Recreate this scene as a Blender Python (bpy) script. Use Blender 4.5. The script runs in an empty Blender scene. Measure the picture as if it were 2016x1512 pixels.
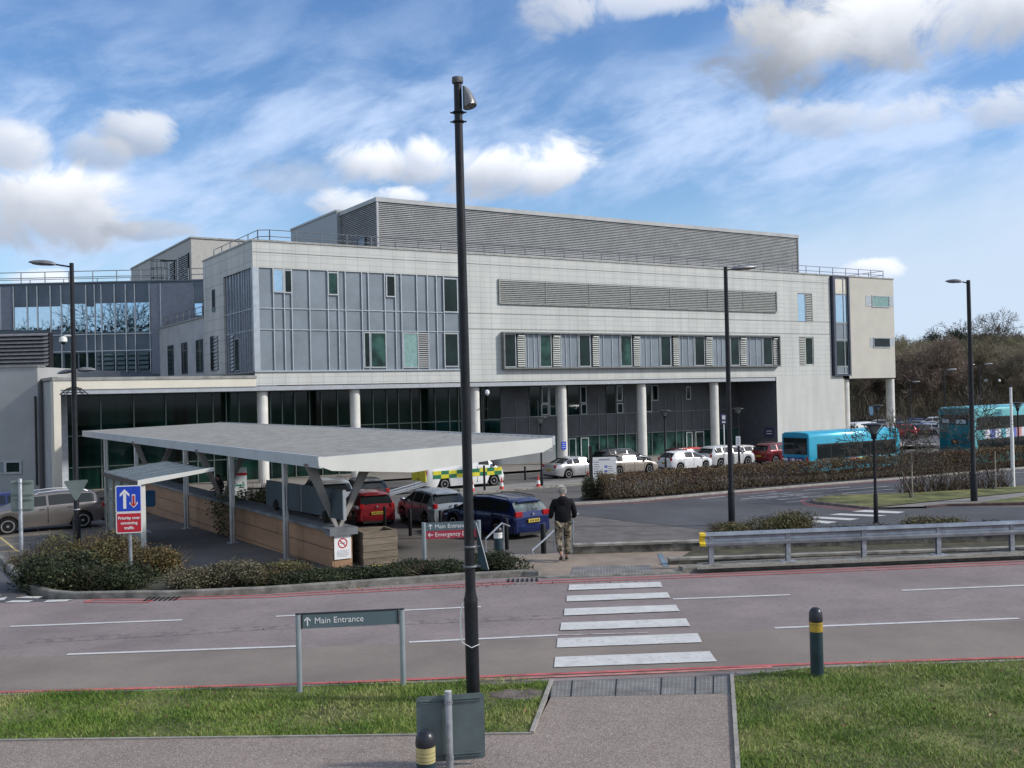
import bpy, bmesh, math, random
import numpy as np
from mathutils import Vector, Matrix
random.seed(7)
rng = np.random.default_rng(11)
SC = bpy.context.scene
COL = SC.collection
R = math.radians

# ------------------------------------------------------------------ camera
CAM_H = 4.0
FPX, PIT, ROL = 2010.0, R(0.46), R(-1.335)
_f = np.array([0, math.cos(PIT), math.sin(PIT)])
_r = np.array([1.0, 0, 0])
_u = np.cross(_r, _f)
_r2 = math.cos(ROL) * _r + math.sin(ROL) * _u
_u2 = -math.sin(ROL) * _r + math.cos(ROL) * _u
_C = np.array([0, 0, CAM_H])
cd = bpy.data.cameras.new('camera')
cam = bpy.data.objects.new('camera', cd)
COL.objects.link(cam)
cd.sensor_width = 36.0
cd.lens = FPX * 36.0 / 2016.0
cd.clip_start = 0.1
cd.clip_end = 3000
cam.matrix_world = Matrix(((_r2[0], _u2[0], -_f[0], 0), (_r2[1], _u2[1], -_f[1], 0), (_r2[2], _u2[2], -_f[2], CAM_H), (0, 0, 0, 1)))
SC.camera = cam

# ------------------------------------------------------------------ light
SUN_AZ, SUN_EL = R(98), R(33)      # azimuth clockwise from +Y, the sun stands to the right
SUN_STR, SKY_STR, EXPO = 2.65, 0.15, 0.36
sd = bpy.data.lights.new('sun', 'SUN')
so = bpy.data.objects.new('sun', sd)
COL.objects.link(so)
sd.energy = SUN_STR
sd.angle = R(5)
sd.color = (1.0, 0.955, 0.885)
_sv = Vector((math.sin(SUN_AZ) * math.cos(SUN_EL), math.cos(SUN_AZ) * math.cos(SUN_EL), math.sin(SUN_EL)))
so.rotation_euler = _sv.to_track_quat('Z', 'Y').to_euler()
SC.view_settings.view_transform = 'Standard'
SC.view_settings.look = 'None'
SC.view_settings.gamma = 1.0
SC.view_settings.exposure = EXPO
SC.cycles.max_bounces = 6
SC.cycles.diffuse_bounces = 3
SC.cycles.glossy_bounces = 3
SC.cycles.transmission_bounces = 4
SC.cycles.transparent_max_bounces = 6
SC.cycles.caustics_reflective = False
SC.cycles.caustics_refractive = False

# ------------------------------------------------------------------ sky
W = bpy.data.worlds.new('World')
SC.world = W
W.use_nodes = True
wn, wl = W.node_tree.nodes, W.node_tree.links
wn.clear()


def N(kind, **k):
    n = wn.new(kind)
    for a, b in k.items():
        setattr(n, a, b)
    return n


def val(x):
    return x


def M(op, a, b=None, c=None, clamp=False):
    n = wn.new('ShaderNodeMath')
    n.operation = op
    n.use_clamp = clamp
    for i, x in enumerate((a, b, c)):
        if x is None:
            continue
        if isinstance(x, (int, float)):
            n.inputs[i].default_value = x
        else:
            wl.new(x, n.inputs[i])
    return n.outputs[0]


def mapr(x, a, b, c=0.0, d=1.0, smooth=True):
    n = wn.new('ShaderNodeMapRange')
    n.interpolation_type = 'SMOOTHSTEP' if smooth else 'LINEAR'
    wl.new(x, n.inputs[0])
    for i, v in zip((1, 2, 3, 4), (a, b, c, d)):
        n.inputs[i].default_value = v
    return n.outputs[0]


def mixc(fac, a, b):
    n = wn.new('ShaderNodeMix')
    n.data_type = 'RGBA'
    if isinstance(fac, (int, float)):
        n.inputs[0].default_value = fac
    else:
        wl.new(fac, n.inputs[0])
    for i, x in ((6, a), (7, b)):
        if isinstance(x, tuple):
            n.inputs[i].default_value = (*x, 1)
        else:
            wl.new(x, n.inputs[i])
    return n.outputs[2]


tc = N('ShaderNodeTexCoord')
sep = N('ShaderNodeSeparateXYZ')
wl.new(tc.outputs['Generated'], sep.inputs[0])
dx, dy, dz = sep.outputs
az = M('ARCTAN2', dx, dy)
el = M('ARCSINE', dz)
sky = N('ShaderNodeTexSky', sky_type='NISHITA', sun_disc=False, sun_elevation=SUN_EL, sun_rotation=SUN_AZ, altitude=50, air_density=1.0, dust_density=0.6, ozone_density=2.2)
skyc = N('ShaderNodeVectorMath', operation='SCALE')
wl.new(sky.outputs[0], skyc.inputs[0])
skyc.inputs['Scale'].default_value = SKY_STR
hsv = N('ShaderNodeHueSaturation')
hsv.inputs['Hue'].default_value = 0.507
hsv.inputs['Saturation'].default_value = 1.22
hsv.inputs['Value'].default_value = 0.82
wl.new(skyc.outputs[0], hsv.inputs['Color'])
base = hsv.outputs[0]


def noise(vec, scale, detail=6, rough=0.55, dist=0.0):
    n = N('ShaderNodeTexNoise')
    wl.new(vec, n.inputs['Vector'])
    n.inputs['Scale'].default_value = scale
    n.inputs['Detail'].default_value = detail
    n.inputs['Roughness'].default_value = rough
    n.inputs['Distortion'].default_value = dist
    return n.outputs[0]


def comb(a, b, c=0.0):
    n = N('ShaderNodeCombineXYZ')
    for i, x in enumerate((a, b, c)):
        if isinstance(x, (int, float)):
            n.inputs[i].default_value = x
        else:
            wl.new(x, n.inputs[i])
    return n.outputs[0]


def px2ae(px, py):
    d = _f + (px - 1008) / FPX * _r2 - (py - 756) / FPX * _u2
    d = d / np.linalg.norm(d)
    return math.atan2(d[0], d[1]), math.asin(d[2])


ae = comb(az, el)
# high thin streaks, drawn out along the wind
rotx = M('ADD', M('MULTIPLY', az, math.cos(R(16))), M('MULTIPLY', el, math.sin(R(16))))
roty = M('ADD', M('MULTIPLY', az, -math.sin(R(-16)) * -1), M('MULTIPLY', el, math.cos(R(16))))
st = comb(M('MULTIPLY', rotx, 5.5), M('MULTIPLY', roty, 13.0))
n1 = noise(st, 1.0, 9, 0.60, 0.25)
st2 = comb(M('MULTIPLY', az, 2.4), M('MULTIPLY', el, 6.0), 3.7)
n2 = noise(st2, 1.6, 4, 0.5, 0.2)
band = M('MULTIPLY', mapr(el, 0.36, 0.24), mapr(el, -0.02, 0.14))
cir = M('MULTIPLY', mapr(n1, 0.36, 0.66), mapr(n2, 0.25, 0.50))
cir = M('MULTIPLY', cir, M('ADD', M('MULTIPLY', band, 0.74), 0.26))
c1 = mixc(cir, base, (0.46, 0.58, 0.80))
# pale sheet low over the horizon, thicker to the right
sheet_edge = M('ADD', M('MULTIPLY', az, 0.12), 0.135)
low = mapr(M('ADD', M('SUBTRACT', sheet_edge, el), M('MULTIPLY', M('SUBTRACT', n2, 0.5), 0.10)), -0.03, 0.09)
right = mapr(az, -0.35, 0.25, 0.45, 0.95)
c2 = mixc(M('MULTIPLY', low, right), c1, (0.50, 0.60, 0.74))
# heaped clouds, each a soft lump broken up by noise
nz = noise(comb(M('MULTIPLY', az, 1.0), M('MULTIPLY', el, 1.25), 1.3), 12.0, 8, 0.60, 0.5)
nzb = noise(comb(az, el, 5.1), 7.0, 5, 0.5, 0.0)
CUM = [  # px, py, half w, half h, opacity, white, grey
    (110, 412, 150, 82, 1.0, 0.95, 0.52), (262, 258, 70, 44, .75, .80, .50), (190, 300, 60, 34, .55, .66, .46), (25, 290, 66, 46, .85, .84, .60),
    (715, 318, 92, 44, .95, .95, .58), (975, 328, 215, 56, .97, .97, .55), (845, 300, 50, 40, .9, 1.0, .7), (690, 405, 90, 34, .9, .92, .62), (790, 388, 60, 20, .9, .95, .7),
    (1085, 28, 95, 52, .7, .78, .6), (1640, 70, 290, 92, .97, .66, .34), (1850, 25, 260, 84, .97, .98, .52), (1715, 222, 200, 42, .6, .85, .6),
    (1965, 205, 76, 44, .75, .86, .6), (1715, 535, 60, 28, .95, 1.0, .8), (85, 548, 60, 20, .8, .95, .8), (1340, -5, 190, 32, .7, .85, .7), (310, 455, 90, 24, .6, .55, .42), (560, 345, 120, 40, .35, .6, .5), (30, 640, 180, 60, .5, .8, .7),
]
cur = c2
# unseen broken cloud, added overhead and behind the viewer as neutral fill light
nd = noise(tc.outputs['Generated'], 2.6, 7, 0.58, 0.4)
away = M('MAXIMUM', mapr(el, 0.44, 0.62), mapr(M('ABSOLUTE', az), 0.75, 1.05))
cur = mixc(M('MULTIPLY', M('MULTIPLY', mapr(nd, 0.44, 0.60), away), M('MULTIPLY', mapr(el, -0.02, 0.12), 0.85)), cur, (0.70, 0.72, 0.75))
for px, py, hw, hh, op, wv, gv in CUM:
    a0, e0 = px2ae(px, py)
    sa, se = hw / FPX, hh / FPX
    q = M('ADD', M('POWER', M('MULTIPLY', M('SUBTRACT', az, a0), 1 / sa), 2.0), M('POWER', M('MULTIPLY', M('SUBTRACT', el, e0), 1 / se), 2.0))
    body = M('ADD', M('SUBTRACT', 1.0, q), M('MULTIPLY', M('SUBTRACT', nz, 0.485), 4.6))
    m = M('MULTIPLY', mapr(body, 0.0, 1.05), op)
    # light from upper right: top and right side white, base grey
    t = M('ADD', M('ADD', M('MULTIPLY', M('SUBTRACT', el, e0), 0.75 / se), M('MULTIPLY', M('SUBTRACT', az, a0), 0.35 / sa)), M('MULTIPLY', M('SUBTRACT', nzb, 0.5), 2.2))
    t = mapr(t, -0.75, 0.65)
    col = mixc(t, (gv * 0.70, gv * 0.78, gv * 0.94), (wv * .90, wv * .92, wv * .96))
    cur = mixc(m, cur, col)
bg = N('ShaderNodeBackground')
wl.new(cur, bg.inputs[0])
bg.inputs[1].default_value = 1.0
wo = N('ShaderNodeOutputWorld')
wl.new(bg.outputs[0], wo.inputs[0])


# ------------------------------------------------------------------ geometry of the view and of the site
def ray(px, py):
    return _f + (px - 1008) / FPX * _r2 - (py - 756) / FPX * _u2


def G(px, py, z=0.0):
    """point of the level z under a pixel of the survey photograph"""
    d = ray(px, py)
    return _C + d * ((z - CAM_H) / d[2])


def fz(y):
    return -1.2 - 0.02 * (y - 32)


def L(px, py, dz=0.0):
    """point of the sloping forecourt"""
    d = ray(px, py)
    return _C + d * ((-1.2 + .64 - 4 + dz) / (d[2] + .02 * d[1]))


def D(px, py, dep):
    d = ray(px, py)
    return _C + d * dep / d[1]


BANG = R(32.31)
bx = np.array([math.cos(BANG), math.sin(BANG), 0])
by = np.array([-math.sin(BANG), math.cos(BANG), 0])
BO = D(1105, 758, 83.0) * [1, 1, 0]


def BL(x, y, z=0.0):
    return BO + bx * x + by * y + np.array([0, 0, z])


def BP(px, py, Y=0.0):
    """building-frame X, Z on the plane Y"""
    d = ray(px, py)
    p = _C + d * (((BO - _C) @ by + Y) / (d @ by))
    return (p - BO) @ bx, p[2]


def BXP(px, py, X):
    d = ray(px, py)
    p = _C + d * (((BO - _C) @ bx + X) / (d @ bx))
    return (p - BO) @ by, p[2]


# ------------------------------------------------------------------ materials
MAT = {}


def mat(name, color, rough=0.6, metal=0.0, var=0.08, scale=3.0, bump=0.0, bscale=None, spec=0.5, stretch=None, color2=None, detail=5, coat=0.0, emis=None):
    if name in MAT:
        return MAT[name]
    m = bpy.data.materials.new(name)
    MAT[name] = m
    m.use_nodes = True
    nt = m.node_tree
    b = nt.nodes['Principled BSDF']
    b.inputs['Roughness'].default_value = rough
    b.inputs['Metallic'].default_value = metal
    b.inputs['Specular IOR Level'].default_value = spec
    if coat:
        b.inputs['Coat Weight'].default_value = coat
        b.inputs['Coat Roughness'].default_value = 0.05
    if emis:
        b.inputs['Emission Color'].default_value = (*emis[:3], 1)
        b.inputs['Emission Strength'].default_value = emis[3]
    t = nt.nodes.new('ShaderNodeTexCoord')
    src = t.outputs['Object']
    if stretch:
        mp = nt.nodes.new('ShaderNodeMapping')
        mp.inputs['Scale'].default_value = stretch
        nt.links.new(src, mp.inputs[0])
        src = mp.outputs[0]
    nn = nt.nodes.new('ShaderNodeTexNoise')
    nn.inputs['Scale'].default_value = scale
    nn.inputs['Detail'].default_value = detail
    nn.inputs['Roughness'].default_value = 0.6
    nt.links.new(src, nn.inputs['Vector'])
    rp = nt.nodes.new('ShaderNodeValToRGB')
    c = np.array(color)
    lo = np.clip(c * (1 - var * 2.2), 0, 1)
    hi = np.clip(np.array(color2) if color2 else c * (1 + var * 2.2), 0, 1)
    rp.color_ramp.elements[0].color = (*lo, 1)
    rp.color_ramp.elements[1].color = (*hi, 1)
    rp.color_ramp.elements[0].position = 0.32
    rp.color_ramp.elements[1].position = 0.68
    nt.links.new(nn.outputs[0], rp.inputs[0])
    nt.links.new(rp.outputs[0], b.inputs['Base Color'])
    if bump:
        n2_ = nt.nodes.new('ShaderNodeTexNoise')
        n2_.inputs['Scale'].default_value = bscale or scale * 6
        n2_.inputs['Detail'].default_value = 4
        nt.links.new(t.outputs['Object'], n2_.inputs['Vector'])
        bp = nt.nodes.new('ShaderNodeBump')
        bp.inputs['Strength'].default_value = bump
        bp.inputs['Distance'].default_value = 0.02
        nt.links.new(n2_.outputs[0], bp.inputs['Height'])
        nt.links.new(bp.outputs[0], b.inputs['Normal'])
    return m


def overlay(m, kind='voronoi', scale=120.0, c=(0.5, 0.5, 0.5), lo=0.3, hi=0.5, amount=0.6):
    """speckle laid over a material's colour"""
    nt = m.node_tree
    b = nt.nodes['Principled BSDF']
    old = b.inputs['Base Color'].links[0].from_socket
    t = nt.nodes.new('ShaderNodeTexCoord')
    if kind == 'voronoi':
        v = nt.nodes.new('ShaderNodeTexVoronoi')
        v.inputs['Scale'].default_value = scale
        out = v.outputs['Color']
        s = nt.nodes.new('ShaderNodeSeparateColor')
        nt.links.new(out, s.inputs[0])
        out = s.outputs[0]
    else:
        v = nt.nodes.new('ShaderNodeTexNoise')
        v.inputs['Scale'].default_value = scale
        v.inputs['Detail'].default_value = 3
        v.inputs['Roughness'].default_value = 0.7
        out = v.outputs[0]
    nt.links.new(t.outputs['Object'], v.inputs['Vector'])
    mr = nt.nodes.new('ShaderNodeMapRange')
    mr.inputs[1].default_value = lo
    mr.inputs[2].default_value = hi
    mr.inputs[4].default_value = amount
    nt.links.new(out, mr.inputs[0])
    mx = nt.nodes.new('ShaderNodeMix')
    mx.data_type = 'RGBA'
    nt.links.new(mr.outputs[0], mx.inputs[0])
    nt.links.new(old, mx.inputs[6])
    mx.inputs[7].default_value = (*c, 1)
    nt.links.new(mx.outputs[2], b.inputs['Base Color'])
    return m


# ------------------------------------------------------------------ mesh helpers
class MB:
    def __init__(s):
        s.v, s.f, s.mi, s.cm = [], [], [], 0

    def add(s, vs, fs):
        o = len(s.v)
        s.v += [tuple(map(float, p)) for p in vs]
        s.f += [tuple(i + o for i in f) for f in fs]
        s.mi += [s.cm] * len(fs)
        return s

    def box(s, x0, x1, y0, y1, z0, z1, M_=None):
        vs = [(x, y, z) for z in (z0, z1) for y in (y0, y1) for x in (x0, x1)]
        if M_ is not None:
            vs = [M_ @ Vector(p) for p in vs]
        return s.add(vs, [(0, 2, 3, 1), (4, 5, 7, 6), (0, 1, 5, 4), (2, 6, 7, 3), (0, 4, 6, 2), (1, 3, 7, 5)])

    def bbox(s, x0, x1, y0, y1, z0, z1, b=0.02, M_=None):
        """box with chamfered upright edges and top"""
        b = min(b, (x1 - x0) * .45, (y1 - y0) * .45, (z1 - z0) * .45)
        def ring(i, z):
            return [(x0 + i + b, y0 + i, z), (x1 - i - b, y0 + i, z), (x1 - i, y0 + i + b, z), (x1 - i, y1 - i - b, z), (x1 - i - b, y1 - i, z), (x0 + i + b, y1 - i, z), (x0 + i, y1 - i - b, z), (x0 + i, y0 + i + b, z)]
        rs = [ring(b, z0), ring(0, z0 + b), ring(0, z1 - b), ring(b, z1)]
        vs = [p for r_ in rs for p in r_]
        if M_ is not None:
            vs = [M_ @ Vector(p) for p in vs]
        fs = [tuple(range(7, -1, -1)), tuple(range(24, 32))]
        for k in range(3):
            for i in range(8):
                j = (i + 1) % 8
                fs.append((k * 8 + i, k * 8 + j, k * 8 + 8 + j, k * 8 + 8 + i))
        return s.add(vs, fs)

    def prism(s, poly, z0, z1):
        """xy polygon (counter-clockwise) raised from z0 to z1; z may be per-vertex callables"""
        n = len(poly)
        f0 = z0 if callable(z0) else (lambda x, y: z0)
        f1 = z1 if callable(z1) else (lambda x, y: z1)
        a = sum(poly[i][0] * poly[(i + 1) % n][1] - poly[(i + 1) % n][0] * poly[i][1] for i in range(n))
        if a < 0:
            poly = poly[::-1]
        vs = [(p[0], p[1], f0(p[0], p[1])) for p in poly] + [(p[0], p[1], f1(p[0], p[1])) for p in poly]
        fs = [tuple(range(n - 1, -1, -1)), tuple(range(n, 2 * n))] + [(i, (i + 1) % n, n + (i + 1) % n, n + i) for i in range(n)]
        return s.add(vs, fs)

    def slab(s, pts, t):
        """3-D polygon with thickness t along its normal (backwards)"""
        P = [Vector(p) for p in pts]
        nrm = Vector((0, 0, 0))
        for i in range(len(P)):
            nrm += P[i].cross(P[(i + 1) % len(P)])
        nrm.normalize()
        n = len(P)
        vs = P + [p - nrm * t for p in P]
        return s.add(vs, [tuple(range(n)), tuple(range(2 * n - 1, n - 1, -1))] + [(i, n + i, n + (i + 1) % n, (i + 1) % n) for i in range(n)])

    def tube(s, pts, rad, n=8, cap=True):
        P = [Vector(p) for p in pts]
        if not hasattr(rad, '__len__'):
            rad = [rad] * len(P)
        vs, fs = [], []
        prev = None
        for i, p in enumerate(P):
            d = (P[min(i + 1, len(P) - 1)] - P[max(i - 1, 0)]).normalized()
            if prev is None:
                a = d.orthogonal().normalized()
            else:
                a = (prev - d * prev.dot(d))
                a = a.normalized() if a.length > 1e-6 else d.orthogonal().normalized()
            prev = a
            b = d.cross(a)
            for k in range(n):
                t = 2 * math.pi * k / n
                vs.append(p + (a * math.cos(t) + b * math.sin(t)) * rad[i])
        for i in range(len(P) - 1):
            for k in range(n):
                j = (k + 1) % n
                fs.append((i * n + k, i * n + j, (i + 1) * n + j, (i + 1) * n + k))
        if cap:
            fs.append(tuple(range(n - 1, -1, -1)))
            fs.append(tuple((len(P) - 1) * n + k for k in range(n)))
        return s.add(vs, fs)

    def lathe(s, prof, n=20, c=(0, 0, 0), axis='z', a0=0.0):
        vs, fs = [], []
        for r_, h in prof:
            for k in range(n):
                t = a0 + 2 * math.pi * k / n
                p = (r_ * math.cos(t), r_ * math.sin(t), h)
                if axis == 'y':
                    p = (p[0], h, p[1])
                if axis == 'x':
                    p = (h, p[0], p[1])
                vs.append((p[0] + c[0], p[1] + c[1], p[2] + c[2]))
        for i in range(len(prof) - 1):
            for k in range(n):
                j = (k + 1) % n
                q = (i * n + k, i * n + j, (i + 1) * n + j, (i + 1) * n + k)
                fs.append(q if axis != 'y' else q[::-1])
        m_ = len(prof) - 1
        c0 = tuple(range(n - 1, -1, -1))
        c1_ = tuple(m_ * n + k for k in range(n))
        fs += [c0, c1_] if axis != 'y' else [c0[::-1], c1_[::-1]]
        return s.add(vs, fs)

    def ell(s, c, r_, n=12, m=8, M_=None):
        vs, fs = [], []
        for i in range(m + 1):
            ph = math.pi * i / m
            for k in range(n):
                t = 2 * math.pi * k / n
                vs.append(Vector((c[0] + r_[0] * math.sin(ph) * math.cos(t), c[1] + r_[1] * math.sin(ph) * math.sin(t), c[2] - r_[2] * math.cos(ph))))
        if M_ is not None:
            vs = [M_ @ p for p in vs]
        for i in range(m):
            for k in range(n):
                j = (k + 1) % n
                fs.append((i * n + k, i * n + j, (i + 1) * n + j, (i + 1) * n + k))
        return s.add(vs, fs)

    def build(s, name, m, parent=None, smooth=False, loc=None, rotz=None, **props):
        me = bpy.data.meshes.new(name)
        me.from_pydata(s.v, [], s.f)
        ms = m if isinstance(m, (list, tuple)) else [m]
        for q in ms:
            me.materials.append(q)
        if len(ms) > 1:
            me.polygons.foreach_set('material_index', s.mi)
        me.update()
        if smooth:
            me.polygons.foreach_set('use_smooth', [True] * len(me.polygons))
            me.set_sharp_from_angle(angle=R(38 if smooth is True else smooth))
        o = bpy.data.objects.new(name, me)
        COL.objects.link(o)
        if parent:
            o.parent = parent
        if loc is not None:
            o.location = loc
        if rotz is not None:
            o.rotation_euler = (0, 0, rotz)
        for k, v_ in props.items():
            o[k] = v_
        return o


def np_mesh(name, V, Fq, m, parent=None, **props):
    """fast mesh from arrays: Fq (n,3) or (n,4)"""
    me = bpy.data.meshes.new(name)
    n, k = Fq.shape
    me.vertices.add(len(V))
    me.vertices.foreach_set('co', np.asarray(V, np.float32).ravel())
    me.loops.add(n * k)
    me.loops.foreach_set('vertex_index', np.asarray(Fq, np.int32).ravel())
    me.polygons.add(n)
    me.polygons.foreach_set('loop_start', np.arange(0, n * k, k, dtype=np.int32))
    me.update()
    me.validate()
    for q in (m if isinstance(m, (list, tuple)) else [m]):
        me.materials.append(q)
    o = bpy.data.objects.new(name, me)
    COL.objects.link(o)
    if parent:
        o.parent = parent
    for a, b in props.items():
        o[a] = b
    return o


def thing(name, label, cat, loc=(0, 0, 0), rotz=0.0, group=None):
    o = bpy.data.objects.new(name, None)
    COL.objects.link(o)
    o.empty_display_size = 0.3
    o.location = tuple(float(q) for q in loc)
    o.rotation_euler = (0, 0, rotz)
    o['label'] = label
    o['category'] = cat
    if group:
        o['group'] = group
    return o


def tag(o, label, cat, group=None):
    o['label'] = label
    o['category'] = cat
    if group:
        o['group'] = group
    return o


def dup(root, loc, rotz, label=None):
    r_ = root.copy()
    COL.objects.link(r_)
    r_.location = tuple(float(q) for q in loc)
    r_.rotation_euler = (0, 0, rotz)
    if label:
        r_['label'] = label
    for ch in list(root.children):
        c = ch.copy()
        COL.objects.link(c)
        c.parent = r_
        for g in list(ch.children):
            d = g.copy()
            COL.objects.link(d)
            d.parent = c
    return r_


def text(s_, size, m, parent, M_, name='lettering', align='LEFT', extrude=0.002, bold=0.0):
    cu = bpy.data.curves.new(name, 'FONT')
    cu.body = s_
    cu.size = size
    cu.extrude = extrude
    cu.offset = bold
    cu.align_x = align
    cu.align_y = 'CENTER'
    cu.space_line = 1.0
    cu.resolution_u = 3
    tmp = bpy.data.objects.new('tmp', cu)
    COL.objects.link(tmp)
    bpy.context.view_layer.update()
    me = bpy.data.meshes.new_from_object(tmp.evaluated_get(bpy.context.evaluated_depsgraph_get()))
    bpy.data.objects.remove(tmp)
    me.materials.clear()
    me.materials.append(m)
    o = bpy.data.objects.new(name, me)
    COL.objects.link(o)
    o.parent = parent
    o.matrix_local = M_
    return o


def rect_poly(px_list, z=None):
    return [G(*p, z)[:2] if z is not None else L(*p)[:2] for p in px_list]


# common materials
m_black = mat('black_paint', (0.007, 0.008, 0.010), 0.5, var=0.1, spec=.25)
m_pole = mat('dark_lamp_paint', (0.009, 0.010, 0.014), 0.42, var=0.25, scale=6, spec=.35)
m_white = mat('white_paint', (0.78, 0.78, 0.76), 0.5, var=0.03)
m_alu = mat('aluminium', (0.52, 0.54, 0.56), 0.38, 0.75, var=0.06)
m_steel = mat('galvanised_steel', (0.34, 0.36, 0.39), 0.45, 0.6, var=0.14, scale=9)
m_glassd = mat('dark_glass', (0.006, 0.013, 0.014), 0.04, 0.0, var=0.3, scale=.5, spec=.32, color2=(.012, .035, .032))
m_glasscar = mat('car_glass', (0.015, 0.02, 0.022), 0.03, 0.0, var=0.05, spec=.55)
m_tyre = mat('tyre_rubber', (0.010, 0.010, 0.010), 0.85, var=0.1, spec=.2)
m_rim = mat('alloy_rim', (0.55, 0.56, 0.58), 0.3, 0.85, var=0.05)
m_trim = mat('black_trim', (0.015, 0.015, 0.016), 0.6, var=0.1)
m_red_lens = mat('red_lens', (0.35, 0.012, 0.015), 0.15, var=0.1, coat=0.5)
m_clear_lens = mat('clear_lens', (0.6, 0.62, 0.64), 0.1, 0.5, var=0.05)
m_yplate = mat('yellow_plate', (0.55, 0.42, 0.05), 0.5, var=0.05)
# ================================================================== the hospital
ZB = 2.6


def tile_mat(name, c, c2, mortar, w=0.95, h=0.42, rough=0.55, axis='xz', ms=0.022, bias=0.0):
    m = bpy.data.materials.new(name)
    MAT[name] = m
    m.use_nodes = True
    nt = m.node_tree
    b = nt.nodes['Principled BSDF']
    b.inputs['Roughness'].default_value = rough
    t = nt.nodes.new('ShaderNodeTexCoord')
    s = nt.nodes.new('ShaderNodeSeparateXYZ')
    nt.links.new(t.outputs['Object'], s.inputs[0])
    cb = nt.nodes.new('ShaderNodeCombineXYZ')
    nt.links.new(s.outputs[0 if axis == 'xz' else 1], cb.inputs[0])
    nt.links.new(s.outputs[2], cb.inputs[1])
    br = nt.nodes.new('ShaderNodeTexBrick')
    br.offset = 0.0
    br.inputs['Scale'].default_value = 1.0
    br.inputs['Brick Width'].default_value = w
    br.inputs['Row Height'].default_value = h
    br.inputs['Mortar Size'].default_value = ms
    br.inputs['Mortar Smooth'].default_value = 0.2
    br.inputs['Color1'].default_value = (*c, 1)
    br.inputs['Color2'].default_value = (*c2, 1)
    br.inputs['Mortar'].default_value = (*mortar, 1)
    br.inputs['Bias'].default_value = bias
    nt.links.new(cb.outputs[0], br.inputs['Vector'])
    nn = nt.nodes.new('ShaderNodeTexNoise')
    nn.inputs['Scale'].default_value = 0.35
    nn.inputs['Detail'].default_value = 6
    mp = nt.nodes.new('ShaderNodeMapping')
    mp.inputs['Scale'].default_value = (2.6, 2.6, .35)
    nt.links.new(t.outputs['Object'], mp.inputs[0])
    nt.links.new(mp.outputs[0], nn.inputs['Vector'])
    mr = nt.nodes.new('ShaderNodeMapRange')
    mr.inputs[1].default_value = .3
    mr.inputs[2].default_value = .7
    mr.inputs[3].default_value = .87
    mr.inputs[4].default_value = 1.06
    nt.links.new(nn.outputs[0], mr.inputs[0])
    vm = nt.nodes.new('ShaderNodeVectorMath')
    vm.operation = 'SCALE'
    nt.links.new(br.outputs[0], vm.inputs[0])
    nt.links.new(mr.outputs[0], vm.inputs['Scale'])
    nt.links.new(vm.outputs[0], b.inputs['Base Color'])
    return m


m_tile = tile_mat('cream_ceramic_tile', (.535, .555, .53), (.575, .585, .555), (.38, .39, .38), .93, .40, ms=.016)
m_tile_low = tile_mat('plain_tower_tile', (.55, .56, .53), (.575, .58, .555), (.49, .50, .48), .93, .80, ms=.012)
m_tile_side = tile_mat('grey_stone_tile', (.50, .50, .47), (.56, .555, .52), (.30, .31, .30), 1.9, .84, axis='yz')
m_render = mat('pale_render', (.50, .49, .46), .85, var=.04, scale=.7)
m_render2 = mat('grey_render', (.42, .43, .44), .85, var=.05, scale=.8, bump=.1)
m_cream = mat('cream_render', (.60, .57, .49), .8, var=.035, scale=.6)
m_fascia = mat('cream_fascia', (.68, .64, .54), .6, var=.03, scale=.5)
m_panel = mat('blue_grey_panel', (.215, .255, .29), .34, .15, var=.07, scale=.5)
m_panel2 = mat('slate_panel', (.115, .145, .18), .35, .3, var=.08, scale=.5)
m_clad = mat('charcoal_cladding', (.088, .096, .106), .45, .2, var=.12, scale=.6)
m_mull = mat('silver_mullion', (.48, .52, .56), .35, .6, var=.05)
m_coping = mat('grey_coping', (.30, .30, .28), .5, .3, var=.12, scale=2)
m_louv = mat('metal_louvre', (.38, .39, .395), .5, .15, var=.06, scale=.8)
m_louvg = mat('green_grey_louvre', (.50, .52, .49), .5, .1, var=.06, scale=.8)
m_louvd = mat('dark_void', (.02, .022, .026), .8, spec=.2)
m_louvb = mat('plant_screen_backing', (.15, .155, .16), .8)
m_glassg = mat('green_glass', (.003, .010, .008), .05, 0, var=.9, scale=.55, spec=.28, color2=(.012, .050, .040), stretch=(1, 1, .06), detail=3)
m_glassb = mat('blue_mirror_glass', (.44, .62, .76), .015, 1.0, var=.03)
m_glassl = mat('pale_green_glass', (.22, .36, .34), .08, .1, var=.1)
m_glassm = mat('mid_green_glass', (.022, .062, .052), .05, 0, var=.45, scale=.6, spec=.3)
m_col = mat('white_column_paint', (.66, .65, .61), .55, var=.05, scale=1.5)
m_rail = mat('grey_rail', (.22, .24, .26), .45, .5, var=.08)
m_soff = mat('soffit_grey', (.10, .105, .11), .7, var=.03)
m_frame = mat('window_frame_metal', (.42, .45, .47), .4, .5, var=.05)
m_dframe = mat('dark_navy_frame', (.07, .08, .11), .4, .2, var=.1)


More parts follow.
